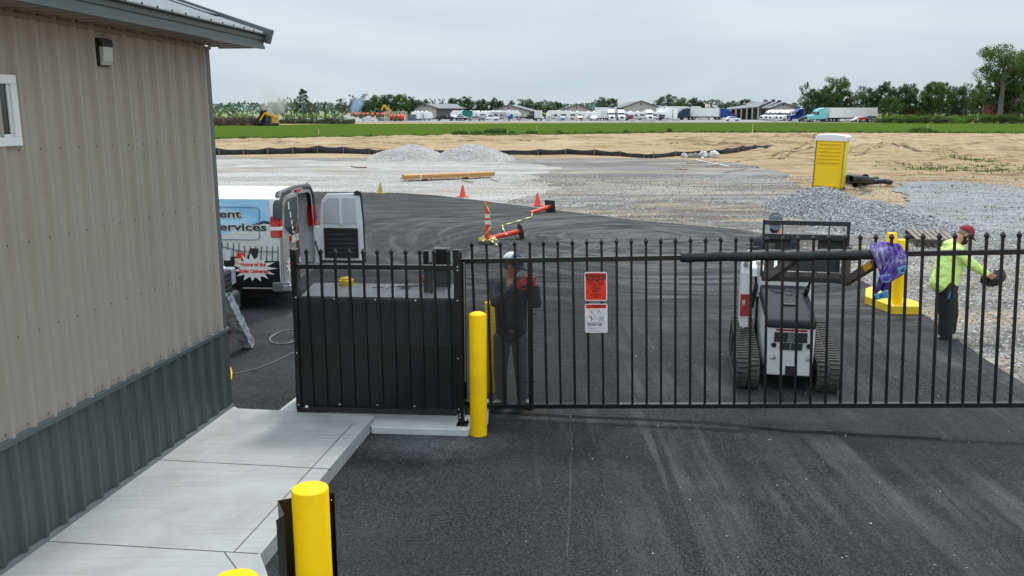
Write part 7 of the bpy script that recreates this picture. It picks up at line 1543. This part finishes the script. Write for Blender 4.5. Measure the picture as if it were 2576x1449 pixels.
# ---- red reels, racks, excavator, skid steer, fires
rk = 0; reel_r = M('red reel flange', (.62, .05, .02), .5, var=.15, sc=2); reel_g = M('green reel core', (.02, .12, .05), .6)
RL = [(x, 276) for x in (886, 895, 905, 916, 925, 938, 950, 962, 972)] + [(985, 270), (1003, 268), (1012, 268)]
proto = None
for i, (x, Y) in enumerate(RL):
    zb = Zt(303-7, Y) if i < 9 else .0
    if proto is None:
        proto = thing('cable_reel', 'x', 'reel', (0, 0, 0), 0, 'red cable reels'); m = MB()
        for s_ in (-.45, .40): m.cyl(V((s_, 0, .9)), V((s_+.06, 0, .9)), .9, 18)
        obj('flange', m, reel_r, proto); m = MB(); m.cyl(V((-.4, 0, .9)), V((.4, 0, .9)), .66, 16); obj('core', m, reel_r, proto); o = proto
    else: o = dup(proto, (0, 0, 0))
    o.location = (AX(x, Y).x, Y, .05 + (.9 if i < 9 else 0)); o.rotation_euler = (0, 0, .25+.12*math.sin(i*2.1)); o.scale = (1, 1, 1) if i < 9 else (1.25,)*3
    o['label'] = 'red cable reel in the raised row near the excavator' if i < 9 else ['red cable reel at the left of the white racks', 'large red cable reel inside the white racks', 'rightmost large red cable reel in the white racks'][i-9]
for i, x in enumerate((891, 911, 931, 956, 979, 995, 1008)):
    Y = 275 if i < 5 else 268.6; m = MB(); m.cyl(V((0, -.3, .7)), V((0, .3, .7)), .7, 14); m.cyl(V((0, -.35, .7)), V((0, .35, .7)), .25, 8); o = obj('green_drum', m, reel_g); o.location = (AX(x, Y).x, Y-.9, .05+(.9 if i < 5 else 0)); tag(o, ['green drum at the left end of the red reels', 'green drum between the second red pair', 'green drum mid row of the red reels', 'green drum right of the middle red reels', 'green drum at the left of the racks', 'green drum in the white racks', 'green drum at the right of the white racks'][i], 'drum', 'green drums')
rack = thing('reel_rack', 'long white pipe rack holding the red reels', 'rack', AX(990, 270)); m = MB()
for x in range(968, 1026, 4):
    a = AX(x, 270); m.box(a.x-.08, 269.9, 0, a.x+.08, 270.1, 2.9)
for z in (.3, 1.5, 2.8): m.bar(AX(966, 270, z), AX(1026, 270, z), .12, .12)
obj('frame', m, M('cream rack paint', (.55, .50, .40), .6), rack, world=True)
m = MB(); a = AX(884, 277); b = AX(980, 277); m.box(a.x, 275, .05, b.x, 278, .9); single('reel_platform', m, M('reel platform', (.28, .27, .26), .8), 'low grey platform under the raised red reels', 'platform')
pile('lime_heap', 'white stone heap before the red reels, larger left one', lime_m, [(AX(872, 262).x, 262, 4.5, 3, 2.4), (AX(888, 262).x, 262, 3.5, 2.5, 1.6)], 258.5, 265.5, AX(838, 262).x, AX(912, 262).x, 40, 20, .12, st=300, sr=(.1, .25), smat=pale_st, seed=6, cat='stone heap')
pile('lime_heap', 'white stone heap before the red reels, smaller right one', lime_m, [(AX(929, 264).x, 264, 3, 2.5, 1.9)], 261, 267, AX(908, 264).x, AX(952, 264).x, 30, 18, .1, st=200, sr=(.1, .25), smat=pale_st, seed=7, cat='stone heap')
yl = M('machine yellow', (.62, .33, .02), .5, var=.1, sc=1)
ex = thing('excavator', 'yellow excavator with raised bent arm behind the red reels', 'excavator', AX(985, 285)); Y = 285; m = MB()
def dz(x, y): return D(x, y, Y)
m.bar(dz(984, 290), dz(970, 268), .7, .7, up=V((0, 1, 0))); m.bar(dz(982, 283), dz(975, 270), .6, .9, up=V((0, 1, 0))); m.bar(dz(971, 269), dz(966, 265), .6, 1.0, up=V((0, 1, 0))); obj('boom', m, yl, ex, world=True)
m = MB(); m.bar(dz(966, 264), dz(959, 279), .45, .6, up=V((0, 1, 0))); obj('stick', m, yl, ex, world=True); m = MB(); c_ = dz(958, 283); m.prism([c_+V((-.7, -.6, .6)), c_+V((.7, -.6, .6)), c_+V((.5, -.6, -.7)), c_+V((-.5, -.6, -.9))], V((0, 1.2, 0))); obj('bucket', m, under_f, ex, world=True)
a = dz(984, 289); b = dz(1004, 296); m = MB(); m.box(a.x, Y-1.2, 1.0, b.x, Y+1.2, 2.2); obj('house', m, yl, ex, world=True, bevel=.1); m = MB(); m.box(a.x, Y-1.1, 2.2, a.x+1.0, Y-.1, 2.9); obj('cab', m, glass_f, ex, world=True); m = MB(); m.box(a.x-.6, Y-1.4, 0, b.x, Y+1.4, .9); obj('tracks', m, under_f, ex, world=True, bevel=.3)
m = MB(); m.cyl(dz(981, 286), dz(973, 275)+V((0, -.5, 0)), .12, 8); obj('cylinder', m, chr_f, ex, world=True)
Y = 192; sk = thing('skid_steer', 'yellow track loader pushing debris at the burning pile', 'loader', AX(688, Y)); m = MB()
m.bar(dz(699, 296.5)+V((0, -.8, 0)), dz(668, 284)+V((0, -.8, 0)), .3, .42); m.bar(dz(699, 296.5)+V((0, .8, 0)), dz(668, 284)+V((0, .8, 0)), .3, .42); m.bar(dz(668, 285)+V((0, -.8, 0)), dz(655, 306)+V((0, -.8, 0)), .3, .35); obj('lift_arm', m, yl, sk, world=True)
a, b = dz(670, 309), dz(698, 292); m = MB(); m.box(b.x-1.1, Y-.85, .5, b.x+.1, Y+.85, 1.9); obj('engine_cover', m, yl, sk, world=True, bevel=.08); m = MB(); m.box(a.x, Y-.7, .7, b.x-1.1, Y+.7, 2.1); obj('cab', m, glass_f, sk, world=True, bevel=.08); m = MB(); m.box(a.x-.2, Y-1.0, 0, b.x, Y-.6, .65); m.box(a.x-.2, Y+.6, 0, b.x, Y+1.0, .65); obj('tracks', m, under_f, sk, world=True, bevel=.15)
m = MB(); m.prism([dz(651, 311)+V((0, -1, .0)), dz(661, 311)+V((0, -1, 0)), dz(660, 303)+V((0, -1, 0)), dz(655, 303)+V((0, -1, 0))], V((0, 2, 0))); obj('bucket', m, under_f, sk, world=True)
# containers behind the hedge
for x0, x1, y0, Y, c_, l_ in ((2274, 2327, 270, 262, (.42, .14, .04), 'orange shipping container glimpsed behind the right hedge'), (2392, 2428, 269, 258, (.22, .27, .34), 'blue grey shipping container between the hedge trees'), (2478, 2532, 263, 250, (.30, .045, .04), 'red shipping container behind the tall tree'), (2535, 2566, 264, 262, (.10, .03, .03), 'dark brown container at the right picture edge')):
    a, b = AX(x0, Y), AX(x1, Y); z = Zt(y0, Y); m = MB(); m.box(a.x, Y, .0, b.x, Y+2.5, z)
    k_ = a.x+.2
    while k_ < b.x-.2: m.box(k_, Y-.06, .2, k_+.22, Y, z-.2); k_ += .45
    t = thing('shipping_container', l_, 'container', ((a.x+b.x)/2, Y, 0), 0, 'shipping containers'); obj('shell', m, M('container %s' % str(c_), c_, .6, var=.15, sc=.5), t, world=True); m = MB(); m.box(a.x-.03, Y-.08, z-.15, b.x+.03, Y, z+.02); m.box(a.x-.03, Y-.08, .0, b.x+.03, Y, .18); obj('rail', m, M('container rail %s' % str(c_), tuple(v*.7 for v in c_), .6), t, world=True)

# ================================================================== TREES
def leaf_mat(name, lo, hi, hue=.0):
    n = NT(name); g = n.t.nodes.new("ShaderNodeNewGeometry"); oi = n.t.nodes.new("ShaderNodeObjectInfo")
    c = n.mix(n.ramp(g.outputs['Random Per Island'], [(0, 0.0), (1, 1.0)]), lo, hi); cl = n.noise(.35, 3); c = n.mix(n.ramp(cl, [(.38, .55), (.6, 0.0)]), c, tuple(v*.8 for v in lo))  # shade between leaf clumps is painted into the colour by noise
    c = n.mix(n.math('MULTIPLY', oi.outputs['Random'], .5), c, tuple(v*1.5 for v in lo)); m = n.done(c, .75, spec=.2)
    tr_ = n.t.nodes.new("ShaderNodeBsdfTranslucent"); n.lk(c, tr_.inputs[0]); mx_ = n.t.nodes.new("ShaderNodeMixShader"); mx_.inputs[0].default_value = .38
    ou = n.t.nodes['Material Output']; n.lk(n.b.outputs[0], mx_.inputs[1]); n.lk(tr_.outputs[0], mx_.inputs[2]); n.lk(mx_.outputs[0], ou.inputs[0]); return m
lf_dark = leaf_mat('dark leaves', (.040, .072, .028), (.095, .15, .05)); lf_mid = leaf_mat('green leaves', (.058, .11, .026), (.15, .225, .055)); lf_brt = leaf_mat('bright leaves', (.085, .16, .026), (.22, .32, .06))
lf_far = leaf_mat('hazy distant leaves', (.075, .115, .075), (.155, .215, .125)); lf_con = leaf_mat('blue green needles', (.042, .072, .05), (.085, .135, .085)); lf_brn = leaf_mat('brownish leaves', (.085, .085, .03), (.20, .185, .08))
bark = M('grey bark', (.14, .125, .105), .9, var=.3, sc=2, bump=.6, bsc=6, bd=.05)
def tree_proto(kind, seed):
    """unit tree: height 1, crown radius ~ .35; two meshes"""
    q = random.Random(seed); W = MB(); C_ = MB(); cl = []
    if kind == 'conifer':
        W.tube([(0, 0, 0), (.01, 0, .5), (0, .01, .97)], [.022, .014, .004], 7)
        for i in range(46):
            z = .12+.86*(i/46)**.9; r = (.30*(1-z)+.05)*q.uniform(.5, 1.25); a = q.uniform(0, 6.28); cl.append((r*math.cos(a), r*math.sin(a), z+q.uniform(-.02, .03), .055+.05*(1-z), .55))
    elif kind == 'column':
        W.tube([(0, 0, 0), (0, 0, .9)], [.02, .004], 6)
        for i in range(30): z = .1+.88*i/30; r = .10*math.sin(PI*min(1, (1.05-z)*1.1))**.5*q.random(); a = q.uniform(0, 6.28); cl.append((r*math.cos(a), r*math.sin(a), z, .075, 1))
    elif kind == 'bush':
        W.tube([(0, 0, 0), (0, 0, .6)], [.03, .01], 5)
        for i in range(34): a = q.uniform(0, 6.28); r = .40*math.sqrt(q.random()); cl.append((r*math.cos(a), r*math.sin(a), q.uniform(.08, .84)*(1-.35*r/.4)+.04, .13, 1))
    else:
        open_ = kind == 'open'; tall = kind == 'tall'; h0 = .42 if tall else (.22 if open_ else .12)
        tr_top = .62 if tall else .55; W.tube([(0, 0, 0), (.012, .01, h0*.6), (q.uniform(-.03, .03), 0, h0), (q.uniform(-.04, .04), .02, tr_top), (0, 0, .86)], [.034, .028, .024, .016, .004], 8)
        nl = 15 if not open_ else 12
        for i in range(nl):
            z0 = h0+(.80-h0)*i/nl; a = i*2.4+q.uniform(-.4, .4); L_ = (.34 if not tall else .30)*(1-.45*abs((z0-.5)/.5))*q.uniform(.6, 1.2); up_ = q.uniform(.3, .9)*L_
            p0 = V((0, 0, z0)); p2 = p0+V((math.cos(a)*L_, math.sin(a)*L_, up_)); p1 = (p0+p2)/2+V((0, 0, .03*q.uniform(-1, 1))); W.tube([p0, p1, p2], [.012, .008, .002], 5)
            for s_ in (0.55, .8, 1.0): p = p0.lerp(p2, s_); cl.append((p.x+q.gauss(0, .03), p.y+q.gauss(0, .03), p.z+q.gauss(0, .03), q.uniform(.055, .10)*(1 if not open_ else .8), .8))
        for i in range(8 if open_ else (18 if tall else 34)):
            a = q.uniform(0, 6.28); ct = q.uniform(-.5 if not tall else -.2, 1); st = math.sqrt(1-ct*ct); R0 = .31*q.uniform(.62, 1.12); zc = .62 if not tall else .72; vr = .36 if not tall else .26
            cl.append((R0*st*math.cos(a), R0*st*math.sin(a), zc+vr*ct*q.uniform(.7, 1.05), q.uniform(.06, .105), .85))
    per = {'conifer': 75, 'column': 60, 'open': 55, 'tall': 190, 'bush': 120}.get(kind, 95)
    for cx_, cy_, cz3, r, fl in cl:
        for _ in range(int(per*q.uniform(.7, 1.2))):
            d = V((q.gauss(0, 1), q.gauss(0, 1), q.gauss(0, 1))).normalized(); rr_ = r*q.uniform(.45, 1.08); p = V((cx_+d.x*rr_, cy_+d.y*rr_, cz3+d.z*rr_*fl)); s_ = .0125*q.uniform(.6, 1.3)*(1.5 if kind == 'tall' else 1.35) if kind != 'tall' else .0095*q.uniform(.6, 1.3)
            u_ = V((q.gauss(0, 1), q.gauss(0, 1), q.gauss(0, 1))).normalized(); v_ = u_.cross(V((q.gauss(0, 1), q.gauss(0, 1), q.gauss(0, 1)))).normalized()
            C_.add([p-u_*s_, p+v_*s_*.6, p+u_*s_, p-v_*s_*.6], [(0, 1, 2, 3)])
    return W.mesh('trunk'), C_.mesh('crown')
TP = {}
for kind, ns in (('broad', 4), ('conifer', 2), ('column', 1), ('open', 3), ('tall', 2), ('bush', 3)):
    for s_ in range(ns): TP[(kind, s_)] = tree_proto(kind, 10*s_+len(kind))
def tree(x, ytop, wpx, Y, kind, var, leaf, label, name='tree', yb=None, g=None):
    b = AX(x, Y); hgt = Zt(ytop, Y)+.2; W, C_ = TP[(kind, var % {'broad': 4, 'conifer': 2, 'column': 1, 'open': 3, 'tall': 2, 'bush': 3}[kind])]; r0 = {'conifer': .31, 'column': .17, 'open': .36, 'tall': .40, 'bush': .45}.get(kind, .38)
    sx = wpx/2/2200*Y/r0; t = thing(name, label, 'tree' if name != 'hedge_bush' else 'bush', (b.x, Y, -.1), rnd.uniform(0, 6.28), g); t.scale = (sx, sx, hgt)
    for nm, me, mt in (('trunk', W, bark), ('crown', C_, leaf)):
        m2 = MESHC.setdefault((me.name, mt.name), me.copy()); 
        if not m2.materials: m2.materials.append(mt)
        o = bpy.data.objects.new(nm, m2); COL.objects.link(o); o.parent = t
    return t
MESHC = {}
tg = 'trees beyond the yard'
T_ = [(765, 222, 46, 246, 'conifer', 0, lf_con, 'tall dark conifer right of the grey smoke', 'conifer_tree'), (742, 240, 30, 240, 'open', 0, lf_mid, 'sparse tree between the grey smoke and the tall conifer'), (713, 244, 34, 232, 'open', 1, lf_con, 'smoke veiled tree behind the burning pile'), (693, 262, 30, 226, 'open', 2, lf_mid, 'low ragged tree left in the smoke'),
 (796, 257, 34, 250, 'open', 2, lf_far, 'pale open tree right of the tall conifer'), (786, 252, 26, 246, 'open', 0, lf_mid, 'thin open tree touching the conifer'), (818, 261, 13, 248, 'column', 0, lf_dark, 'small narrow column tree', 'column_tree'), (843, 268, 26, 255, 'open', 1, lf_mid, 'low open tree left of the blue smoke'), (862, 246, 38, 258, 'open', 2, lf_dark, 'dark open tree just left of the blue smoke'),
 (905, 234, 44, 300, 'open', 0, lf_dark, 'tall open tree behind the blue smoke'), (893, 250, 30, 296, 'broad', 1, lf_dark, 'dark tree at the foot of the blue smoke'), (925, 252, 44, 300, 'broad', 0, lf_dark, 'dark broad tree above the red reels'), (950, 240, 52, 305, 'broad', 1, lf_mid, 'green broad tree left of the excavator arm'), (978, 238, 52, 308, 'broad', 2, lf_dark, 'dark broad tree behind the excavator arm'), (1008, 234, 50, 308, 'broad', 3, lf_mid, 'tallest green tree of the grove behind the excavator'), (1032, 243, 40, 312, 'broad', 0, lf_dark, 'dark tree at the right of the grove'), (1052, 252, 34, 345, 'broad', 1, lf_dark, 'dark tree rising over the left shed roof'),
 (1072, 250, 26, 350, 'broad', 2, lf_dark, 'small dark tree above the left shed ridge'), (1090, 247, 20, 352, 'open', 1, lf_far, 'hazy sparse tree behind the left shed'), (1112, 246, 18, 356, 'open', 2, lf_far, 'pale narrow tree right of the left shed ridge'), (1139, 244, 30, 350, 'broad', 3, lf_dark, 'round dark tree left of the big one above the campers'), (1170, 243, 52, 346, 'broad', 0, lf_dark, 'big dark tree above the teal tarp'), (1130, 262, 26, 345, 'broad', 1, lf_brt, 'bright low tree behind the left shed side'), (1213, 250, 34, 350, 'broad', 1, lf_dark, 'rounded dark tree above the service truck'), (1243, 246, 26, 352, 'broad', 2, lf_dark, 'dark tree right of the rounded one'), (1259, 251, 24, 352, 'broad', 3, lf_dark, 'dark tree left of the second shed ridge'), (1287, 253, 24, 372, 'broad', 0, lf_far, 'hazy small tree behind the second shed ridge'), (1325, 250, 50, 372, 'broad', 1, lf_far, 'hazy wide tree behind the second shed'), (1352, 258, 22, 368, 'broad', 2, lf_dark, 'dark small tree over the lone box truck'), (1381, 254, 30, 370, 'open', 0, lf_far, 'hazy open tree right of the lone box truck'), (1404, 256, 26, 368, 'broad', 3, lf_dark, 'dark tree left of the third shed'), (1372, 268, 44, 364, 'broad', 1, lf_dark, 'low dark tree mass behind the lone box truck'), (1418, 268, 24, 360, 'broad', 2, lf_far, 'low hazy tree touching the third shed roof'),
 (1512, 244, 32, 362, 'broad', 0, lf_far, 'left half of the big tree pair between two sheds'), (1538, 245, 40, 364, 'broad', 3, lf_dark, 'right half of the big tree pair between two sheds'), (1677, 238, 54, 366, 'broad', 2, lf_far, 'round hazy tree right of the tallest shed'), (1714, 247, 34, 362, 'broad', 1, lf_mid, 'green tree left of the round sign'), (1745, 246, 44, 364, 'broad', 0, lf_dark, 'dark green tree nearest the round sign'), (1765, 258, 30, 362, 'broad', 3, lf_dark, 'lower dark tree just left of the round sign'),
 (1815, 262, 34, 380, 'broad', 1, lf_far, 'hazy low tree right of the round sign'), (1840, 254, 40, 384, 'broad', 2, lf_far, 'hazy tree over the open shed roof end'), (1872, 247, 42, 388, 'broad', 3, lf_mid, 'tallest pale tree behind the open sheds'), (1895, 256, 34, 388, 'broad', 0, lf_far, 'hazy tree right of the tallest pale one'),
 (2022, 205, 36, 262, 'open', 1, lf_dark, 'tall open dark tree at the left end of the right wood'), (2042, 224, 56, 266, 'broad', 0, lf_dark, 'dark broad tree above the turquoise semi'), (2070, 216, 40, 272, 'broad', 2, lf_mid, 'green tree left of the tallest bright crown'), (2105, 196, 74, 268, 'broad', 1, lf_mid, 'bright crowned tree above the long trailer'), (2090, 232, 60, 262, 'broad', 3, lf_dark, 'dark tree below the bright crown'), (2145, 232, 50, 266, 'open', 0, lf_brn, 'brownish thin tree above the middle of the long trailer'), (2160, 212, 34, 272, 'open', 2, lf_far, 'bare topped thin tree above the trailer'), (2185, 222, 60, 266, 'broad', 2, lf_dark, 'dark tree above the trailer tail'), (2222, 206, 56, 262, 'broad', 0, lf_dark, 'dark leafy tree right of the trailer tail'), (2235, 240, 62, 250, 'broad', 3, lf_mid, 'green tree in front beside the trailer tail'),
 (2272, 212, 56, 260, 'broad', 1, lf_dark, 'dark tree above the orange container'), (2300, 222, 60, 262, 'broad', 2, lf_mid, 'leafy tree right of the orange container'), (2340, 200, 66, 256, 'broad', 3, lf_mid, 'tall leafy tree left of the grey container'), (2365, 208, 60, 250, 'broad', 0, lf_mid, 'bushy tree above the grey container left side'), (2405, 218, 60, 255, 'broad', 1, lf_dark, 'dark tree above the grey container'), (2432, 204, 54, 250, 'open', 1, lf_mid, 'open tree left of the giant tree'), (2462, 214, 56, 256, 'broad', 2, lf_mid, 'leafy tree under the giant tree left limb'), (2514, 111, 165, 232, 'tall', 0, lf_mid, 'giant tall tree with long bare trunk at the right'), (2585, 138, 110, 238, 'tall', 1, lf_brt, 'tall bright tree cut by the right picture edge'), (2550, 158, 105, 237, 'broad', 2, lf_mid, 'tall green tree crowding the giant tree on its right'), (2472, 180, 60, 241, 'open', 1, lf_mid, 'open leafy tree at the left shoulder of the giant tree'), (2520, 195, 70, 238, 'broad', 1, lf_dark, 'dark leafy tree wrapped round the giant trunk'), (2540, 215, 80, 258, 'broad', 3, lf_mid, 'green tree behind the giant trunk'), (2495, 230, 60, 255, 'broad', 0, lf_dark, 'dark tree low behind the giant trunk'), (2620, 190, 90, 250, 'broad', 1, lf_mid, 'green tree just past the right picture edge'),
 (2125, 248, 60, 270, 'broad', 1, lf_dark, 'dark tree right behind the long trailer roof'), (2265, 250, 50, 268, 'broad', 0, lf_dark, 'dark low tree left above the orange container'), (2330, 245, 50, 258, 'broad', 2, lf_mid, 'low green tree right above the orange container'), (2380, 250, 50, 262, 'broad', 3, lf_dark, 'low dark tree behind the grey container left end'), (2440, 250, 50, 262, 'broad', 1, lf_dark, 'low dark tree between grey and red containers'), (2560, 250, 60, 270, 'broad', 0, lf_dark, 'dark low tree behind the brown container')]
for T in T_:
    x, yt, w_, Y, kd, vr, lf, lb = T[:8]; tree(x, yt, w_, Y, kd, vr, lf, lb, T[8] if len(T) > 8 else ('broad_tree' if kd == 'broad' else 'tree'), g=tg)
# hedge bushes in front of the right wood, brush at the left
HB = [(2218, 288), (2240, 284), (2262, 280), (2285, 284), (2308, 282), (2330, 285), (2352, 280), (2372, 286), (2392, 283), (2412, 287), (2434, 285), (2455, 278), (2478, 286), (2500, 281), (2522, 284), (2545, 278), (2570, 283), (2595, 280)]
for i, (x, y) in enumerate(HB): tree(x, y, 52+(i*13) % 18, 232-((i*37) % 9), 'bush', i, lf_brt if i % 3 else lf_mid, 'bright leafy bush in the low hedge before the right wood', 'hedge_bush', g='hedge bushes before the right wood')
for i, (x, y, w_, lb) in enumerate(((552, 272, 40, 'open scrub tree nearest the metal building'), (585, 270, 40, 'leafy scrub tree second from the metal building'), (612, 275, 34, 'round scrub bush mid row at left'), (636, 279, 30, 'low scrub bush left of the burning pile'), (660, 284, 26, 'scrub bush behind the burning pile'), (726, 277, 34, 'scrub bush right of the yellow loader'), (755, 276, 36, 'scrub bush under the tall conifer'), (788, 282, 34, 'low scrub bush right of the tall conifer'), (820, 285, 34, 'low scrub bush below the column tree'), (850, 284, 34, 'low scrub bush left of the stone heap'))):
    tree(x, y, w_, 205+i*4, 'open' if i < 2 else 'bush', i, lf_mid if i % 2 else lf_brt, lb, 'scrub_bush', g='scrub at the left')
tree(2484, 268, 26, 244, 'bush', 1, lf_mid, 'leafy bush hiding the left end of the red container', 'hedge_bush'); tree(2528, 270, 34, 244, 'bush', 2, lf_brt, 'leafy bush hiding the right end of the red container', 'hedge_bush'); tree(2312, 270, 34, 250, 'bush', 0, lf_dark, 'dark bush hiding the right end of the orange container', 'hedge_bush')
# distant hazy woodline
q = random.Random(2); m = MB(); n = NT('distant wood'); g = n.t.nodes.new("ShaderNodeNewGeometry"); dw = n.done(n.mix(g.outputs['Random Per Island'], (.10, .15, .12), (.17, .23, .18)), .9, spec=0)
for k_ in range(9000):
    x = q.uniform(430, 2700); Y = 760+q.uniform(0, 30); b = AX(x, Y); h = (9+5*noise.noise(V((x*.012, 0, 0)))+2*noise.noise(V((x*.08, 3, 0))))*q.random()**.6; p = V((b.x, Y, h)); u_ = V((q.gauss(0, 1), 0, q.gauss(0, 1))).normalized()*1.0; v_ = V((-u_.z, 0, u_.x))*.7+V((0, q.gauss(0, .5), 0)); m.add([p-u_, p+v_, p+u_, p-v_], [(0, 1, 2, 3)])
struct('distant_wood', m, dw, kind='stuff')
# brush berm and the burning pile
brm = M('brush debris', (.075, .050, .034), .95, var=.5, sc=.8, bump=.8, bsc=3, bd=.3); m = MB()
def bh(x): return 1.0+.6*noise.noise(V((x*.3, 0, 0)))
def fb2(u_, v_):
    x = AX(480, 196).x+(AX(650, 196).x-AX(480, 196).x)*u_; a = v_*PI; r_ = bh(x)*(1 if u_ < .97 else .3)*.75; p = V((x, 196-math.cos(a)*2.6, math.sin(a)*r_)); return p+V((0, noise.noise(p*1.1)*.8, abs(noise.noise(p*1.7))*.8*math.sin(a)))
m.grid(fb2, 150, 12); bt_ = thing('brush_pile', 'long berm of brown brush and stumps along the field at left', 'brush pile', (AX(590, 196).x, 196, 0)); obj('mass', m, brm, bt_, world=True); m = MB(); q = random.Random(9)
for k_ in range(1500):
    x = q.uniform(AX(480, 196).x, AX(655, 196).x); p = V((x, 196+q.uniform(-2.6, .5), q.uniform(.1, 1.6))); d = V((q.gauss(0, 1), q.gauss(0, .6), abs(q.gauss(0, .5)))).normalized()*q.uniform(.3, 1.0); m.bar(p, p+d, q.uniform(.03, .1), q.uniform(.03, .1))
obj('branches', m, M('brush sticks', (.13, .09, .065), .95, var=.4), bt_, world=True)['kind'] = 'stuff'
def scrubline(x0, x1, Y, h, label, n_):
    t = thing('brush_pile', label, 'brush pile', (AX((x0+x1)/2, Y).x, Y, 0)); m = MB(); q = random.Random(int(x0))
    for k_ in range(n_):
        x = q.uniform(AX(x0, Y).x, AX(x1, Y).x); p = V((x, Y+q.uniform(-2, 2), h*q.random()**1.3*(1+.7*noise.noise(V((x*.25, 0, 0)))))); d = V((q.gauss(0, 1), q.gauss(0, 1), q.gauss(0, .7))).normalized()*q.uniform(.2, .6); e_ = d.cross(V((q.gauss(0, 1), q.gauss(0, 1), q.gauss(0, 1)))).normalized()*.16; m.add([p-d, p+e_, p+d, p-e_], [(0, 1, 2, 3)])
    o = obj('twigs', m, M('dull scrub', (.085, .10, .045), .95, var=.5, sc=1), t, world=True); o['kind'] = 'stuff'; return t
scrubline(700, 890, 225, 1.0, 'low dull scrub line between the loader and the red reels', 3600)
pc = AX(664, 193); t = thing('burning_pile', 'dark smouldering debris pile in front of the yellow loader', 'debris pile', pc); m = MB(); q = random.Random(1)
for k_ in range(420):
    a = q.uniform(0, 6.28); z = q.random()**1.4*2.9; r_ = (3.0-z)*.75*q.random(); p = pc+V((r_*math.cos(a), r_*math.sin(a), z)); d = V((q.gauss(0, 1), q.gauss(0, 1), q.gauss(0, .8))).normalized()*q.uniform(.3, .9); m.bar(p-d, p+d, q.uniform(.06, .22), q.uniform(.06, .22))
o = obj('charred_wood', m, M('charred wood', (.028, .02, .018), .95, var=.6, sc=2), t, world=True); o['kind'] = 'stuff'
# smoke
PUFF = []
def smoke_mat(name, col, dens, sc):
    mt = bpy.data.materials.new(name); mt.use_nodes = True; nt_ = mt.node_tree; nt_.nodes.clear(); k = nt_.links.new; N_ = nt_.nodes.new
    ou = N_('ShaderNodeOutputMaterial'); pv = N_('ShaderNodeVolumePrincipled'); pv.inputs['Color'].default_value = col+(1,); pv.inputs['Anisotropy'].default_value = .2
    tc_ = N_('ShaderNodeTexCoord'); oi = N_('ShaderNodeObjectInfo'); ge = N_('ShaderNodeNewGeometry')
    nz = N_('ShaderNodeTexNoise'); nz.inputs['Scale'].default_value = sc; nz.inputs['Detail'].default_value = 5; nz.inputs['Roughness'].default_value = .62; k(ge.outputs['Position'], nz.inputs['Vector'])
    ln = N_('ShaderNodeVectorMath'); ln.operation = 'LENGTH'; k(tc_.outputs['Object'], ln.inputs[0])
    su = N_('ShaderNodeMath'); su.operation = 'MULTIPLY_ADD'; su.inputs[1].default_value = 1.9; su.inputs[2].default_value = -.95; k(nz.outputs[0], su.inputs[0])
    ad_ = N_('ShaderNodeMath'); ad_.operation = 'SUBTRACT'; k(ln.outputs['Value'], ad_.inputs[0]); k(su.outputs[0], ad_.inputs[1])
    rp = N_('ShaderNodeMapRange'); rp.interpolation_type = 'SMOOTHSTEP'; rp.inputs[1].default_value = .95; rp.inputs[2].default_value = .15; rp.inputs[3].default_value = 0; rp.inputs[4].default_value = 1; k(ad_.outputs[0], rp.inputs[0])
    rim = N_('ShaderNodeMapRange'); rim.interpolation_type = 'SMOOTHSTEP'; rim.inputs[1].default_value = 1.0; rim.inputs[2].default_value = .7; k(ln.outputs['Value'], rim.inputs[0])
    m1 = N_('ShaderNodeMath'); m1.operation = 'MULTIPLY'; k(rp.outputs[0], m1.inputs[0]); k(rim.outputs[0], m1.inputs[1])
    m2 = N_('ShaderNodeMath'); m2.operation = 'MULTIPLY'; k(m1.outputs[0], m2.inputs[0]); k(oi.outputs['Color'], m2.inputs[1])
    m3 = N_('ShaderNodeMath'); m3.operation = 'MULTIPLY'; m3.inputs[1].default_value = dens; k(m2.outputs[0], m3.inputs[0]); k(m3.outputs[0], pv.inputs['Density']); k(pv.outputs[0], ou.inputs['Volume']); return mt
def smoke(name, label, pts_, col, dens, seed, sc=.25):
    mt = smoke_mat('smoke %d' % seed, col, dens, sc); t = thing(name, label, 'smoke', pts_[0][0]); t['kind'] = 'stuff'; me = MB().ell((0, 0, 0), (1, 1, 1), 16).mesh('puff'); me.materials.append(mt)
    for (pp_, r_, d_) in pts_:
        o = bpy.data.objects.new('puff', me); COL.objects.link(o); o.parent = t; o.location = pp_-pts_[0][0]; o.scale = (r_, r_, r_*1.15); o.color = (d_, d_, d_, 1)
SK = D
smoke('smoke', 'grey brown smoke drifting up from the burning brush pile', [(SK(666, 291, 195), 1.6, .9), (SK(674, 279, 196), 2.6, 1), (SK(690, 266, 197), 3.4, .8), (SK(706, 260, 198), 2.8, .7), (SK(680, 250, 198), 3.6, .4), (SK(692, 236, 199), 4.6, .14), (SK(686, 215, 200), 5.0, .08), (SK(676, 195, 201), 4.6, .05)], (.80, .77, .74), .30, 3)
smoke('smoke', 'thin blue smoke rising behind the red reels', [(SK(892, 290, 286), 1.7, 1), (SK(896, 279, 287), 2.4, .9), (SK(898, 266, 288), 2.6, .7), (SK(902, 253, 289), 2.8, .5), (SK(907, 238, 290), 3.6, .2), (SK(916, 215, 292), 4.5, .05)], (.55, .72, .92), .32, 8, .3)
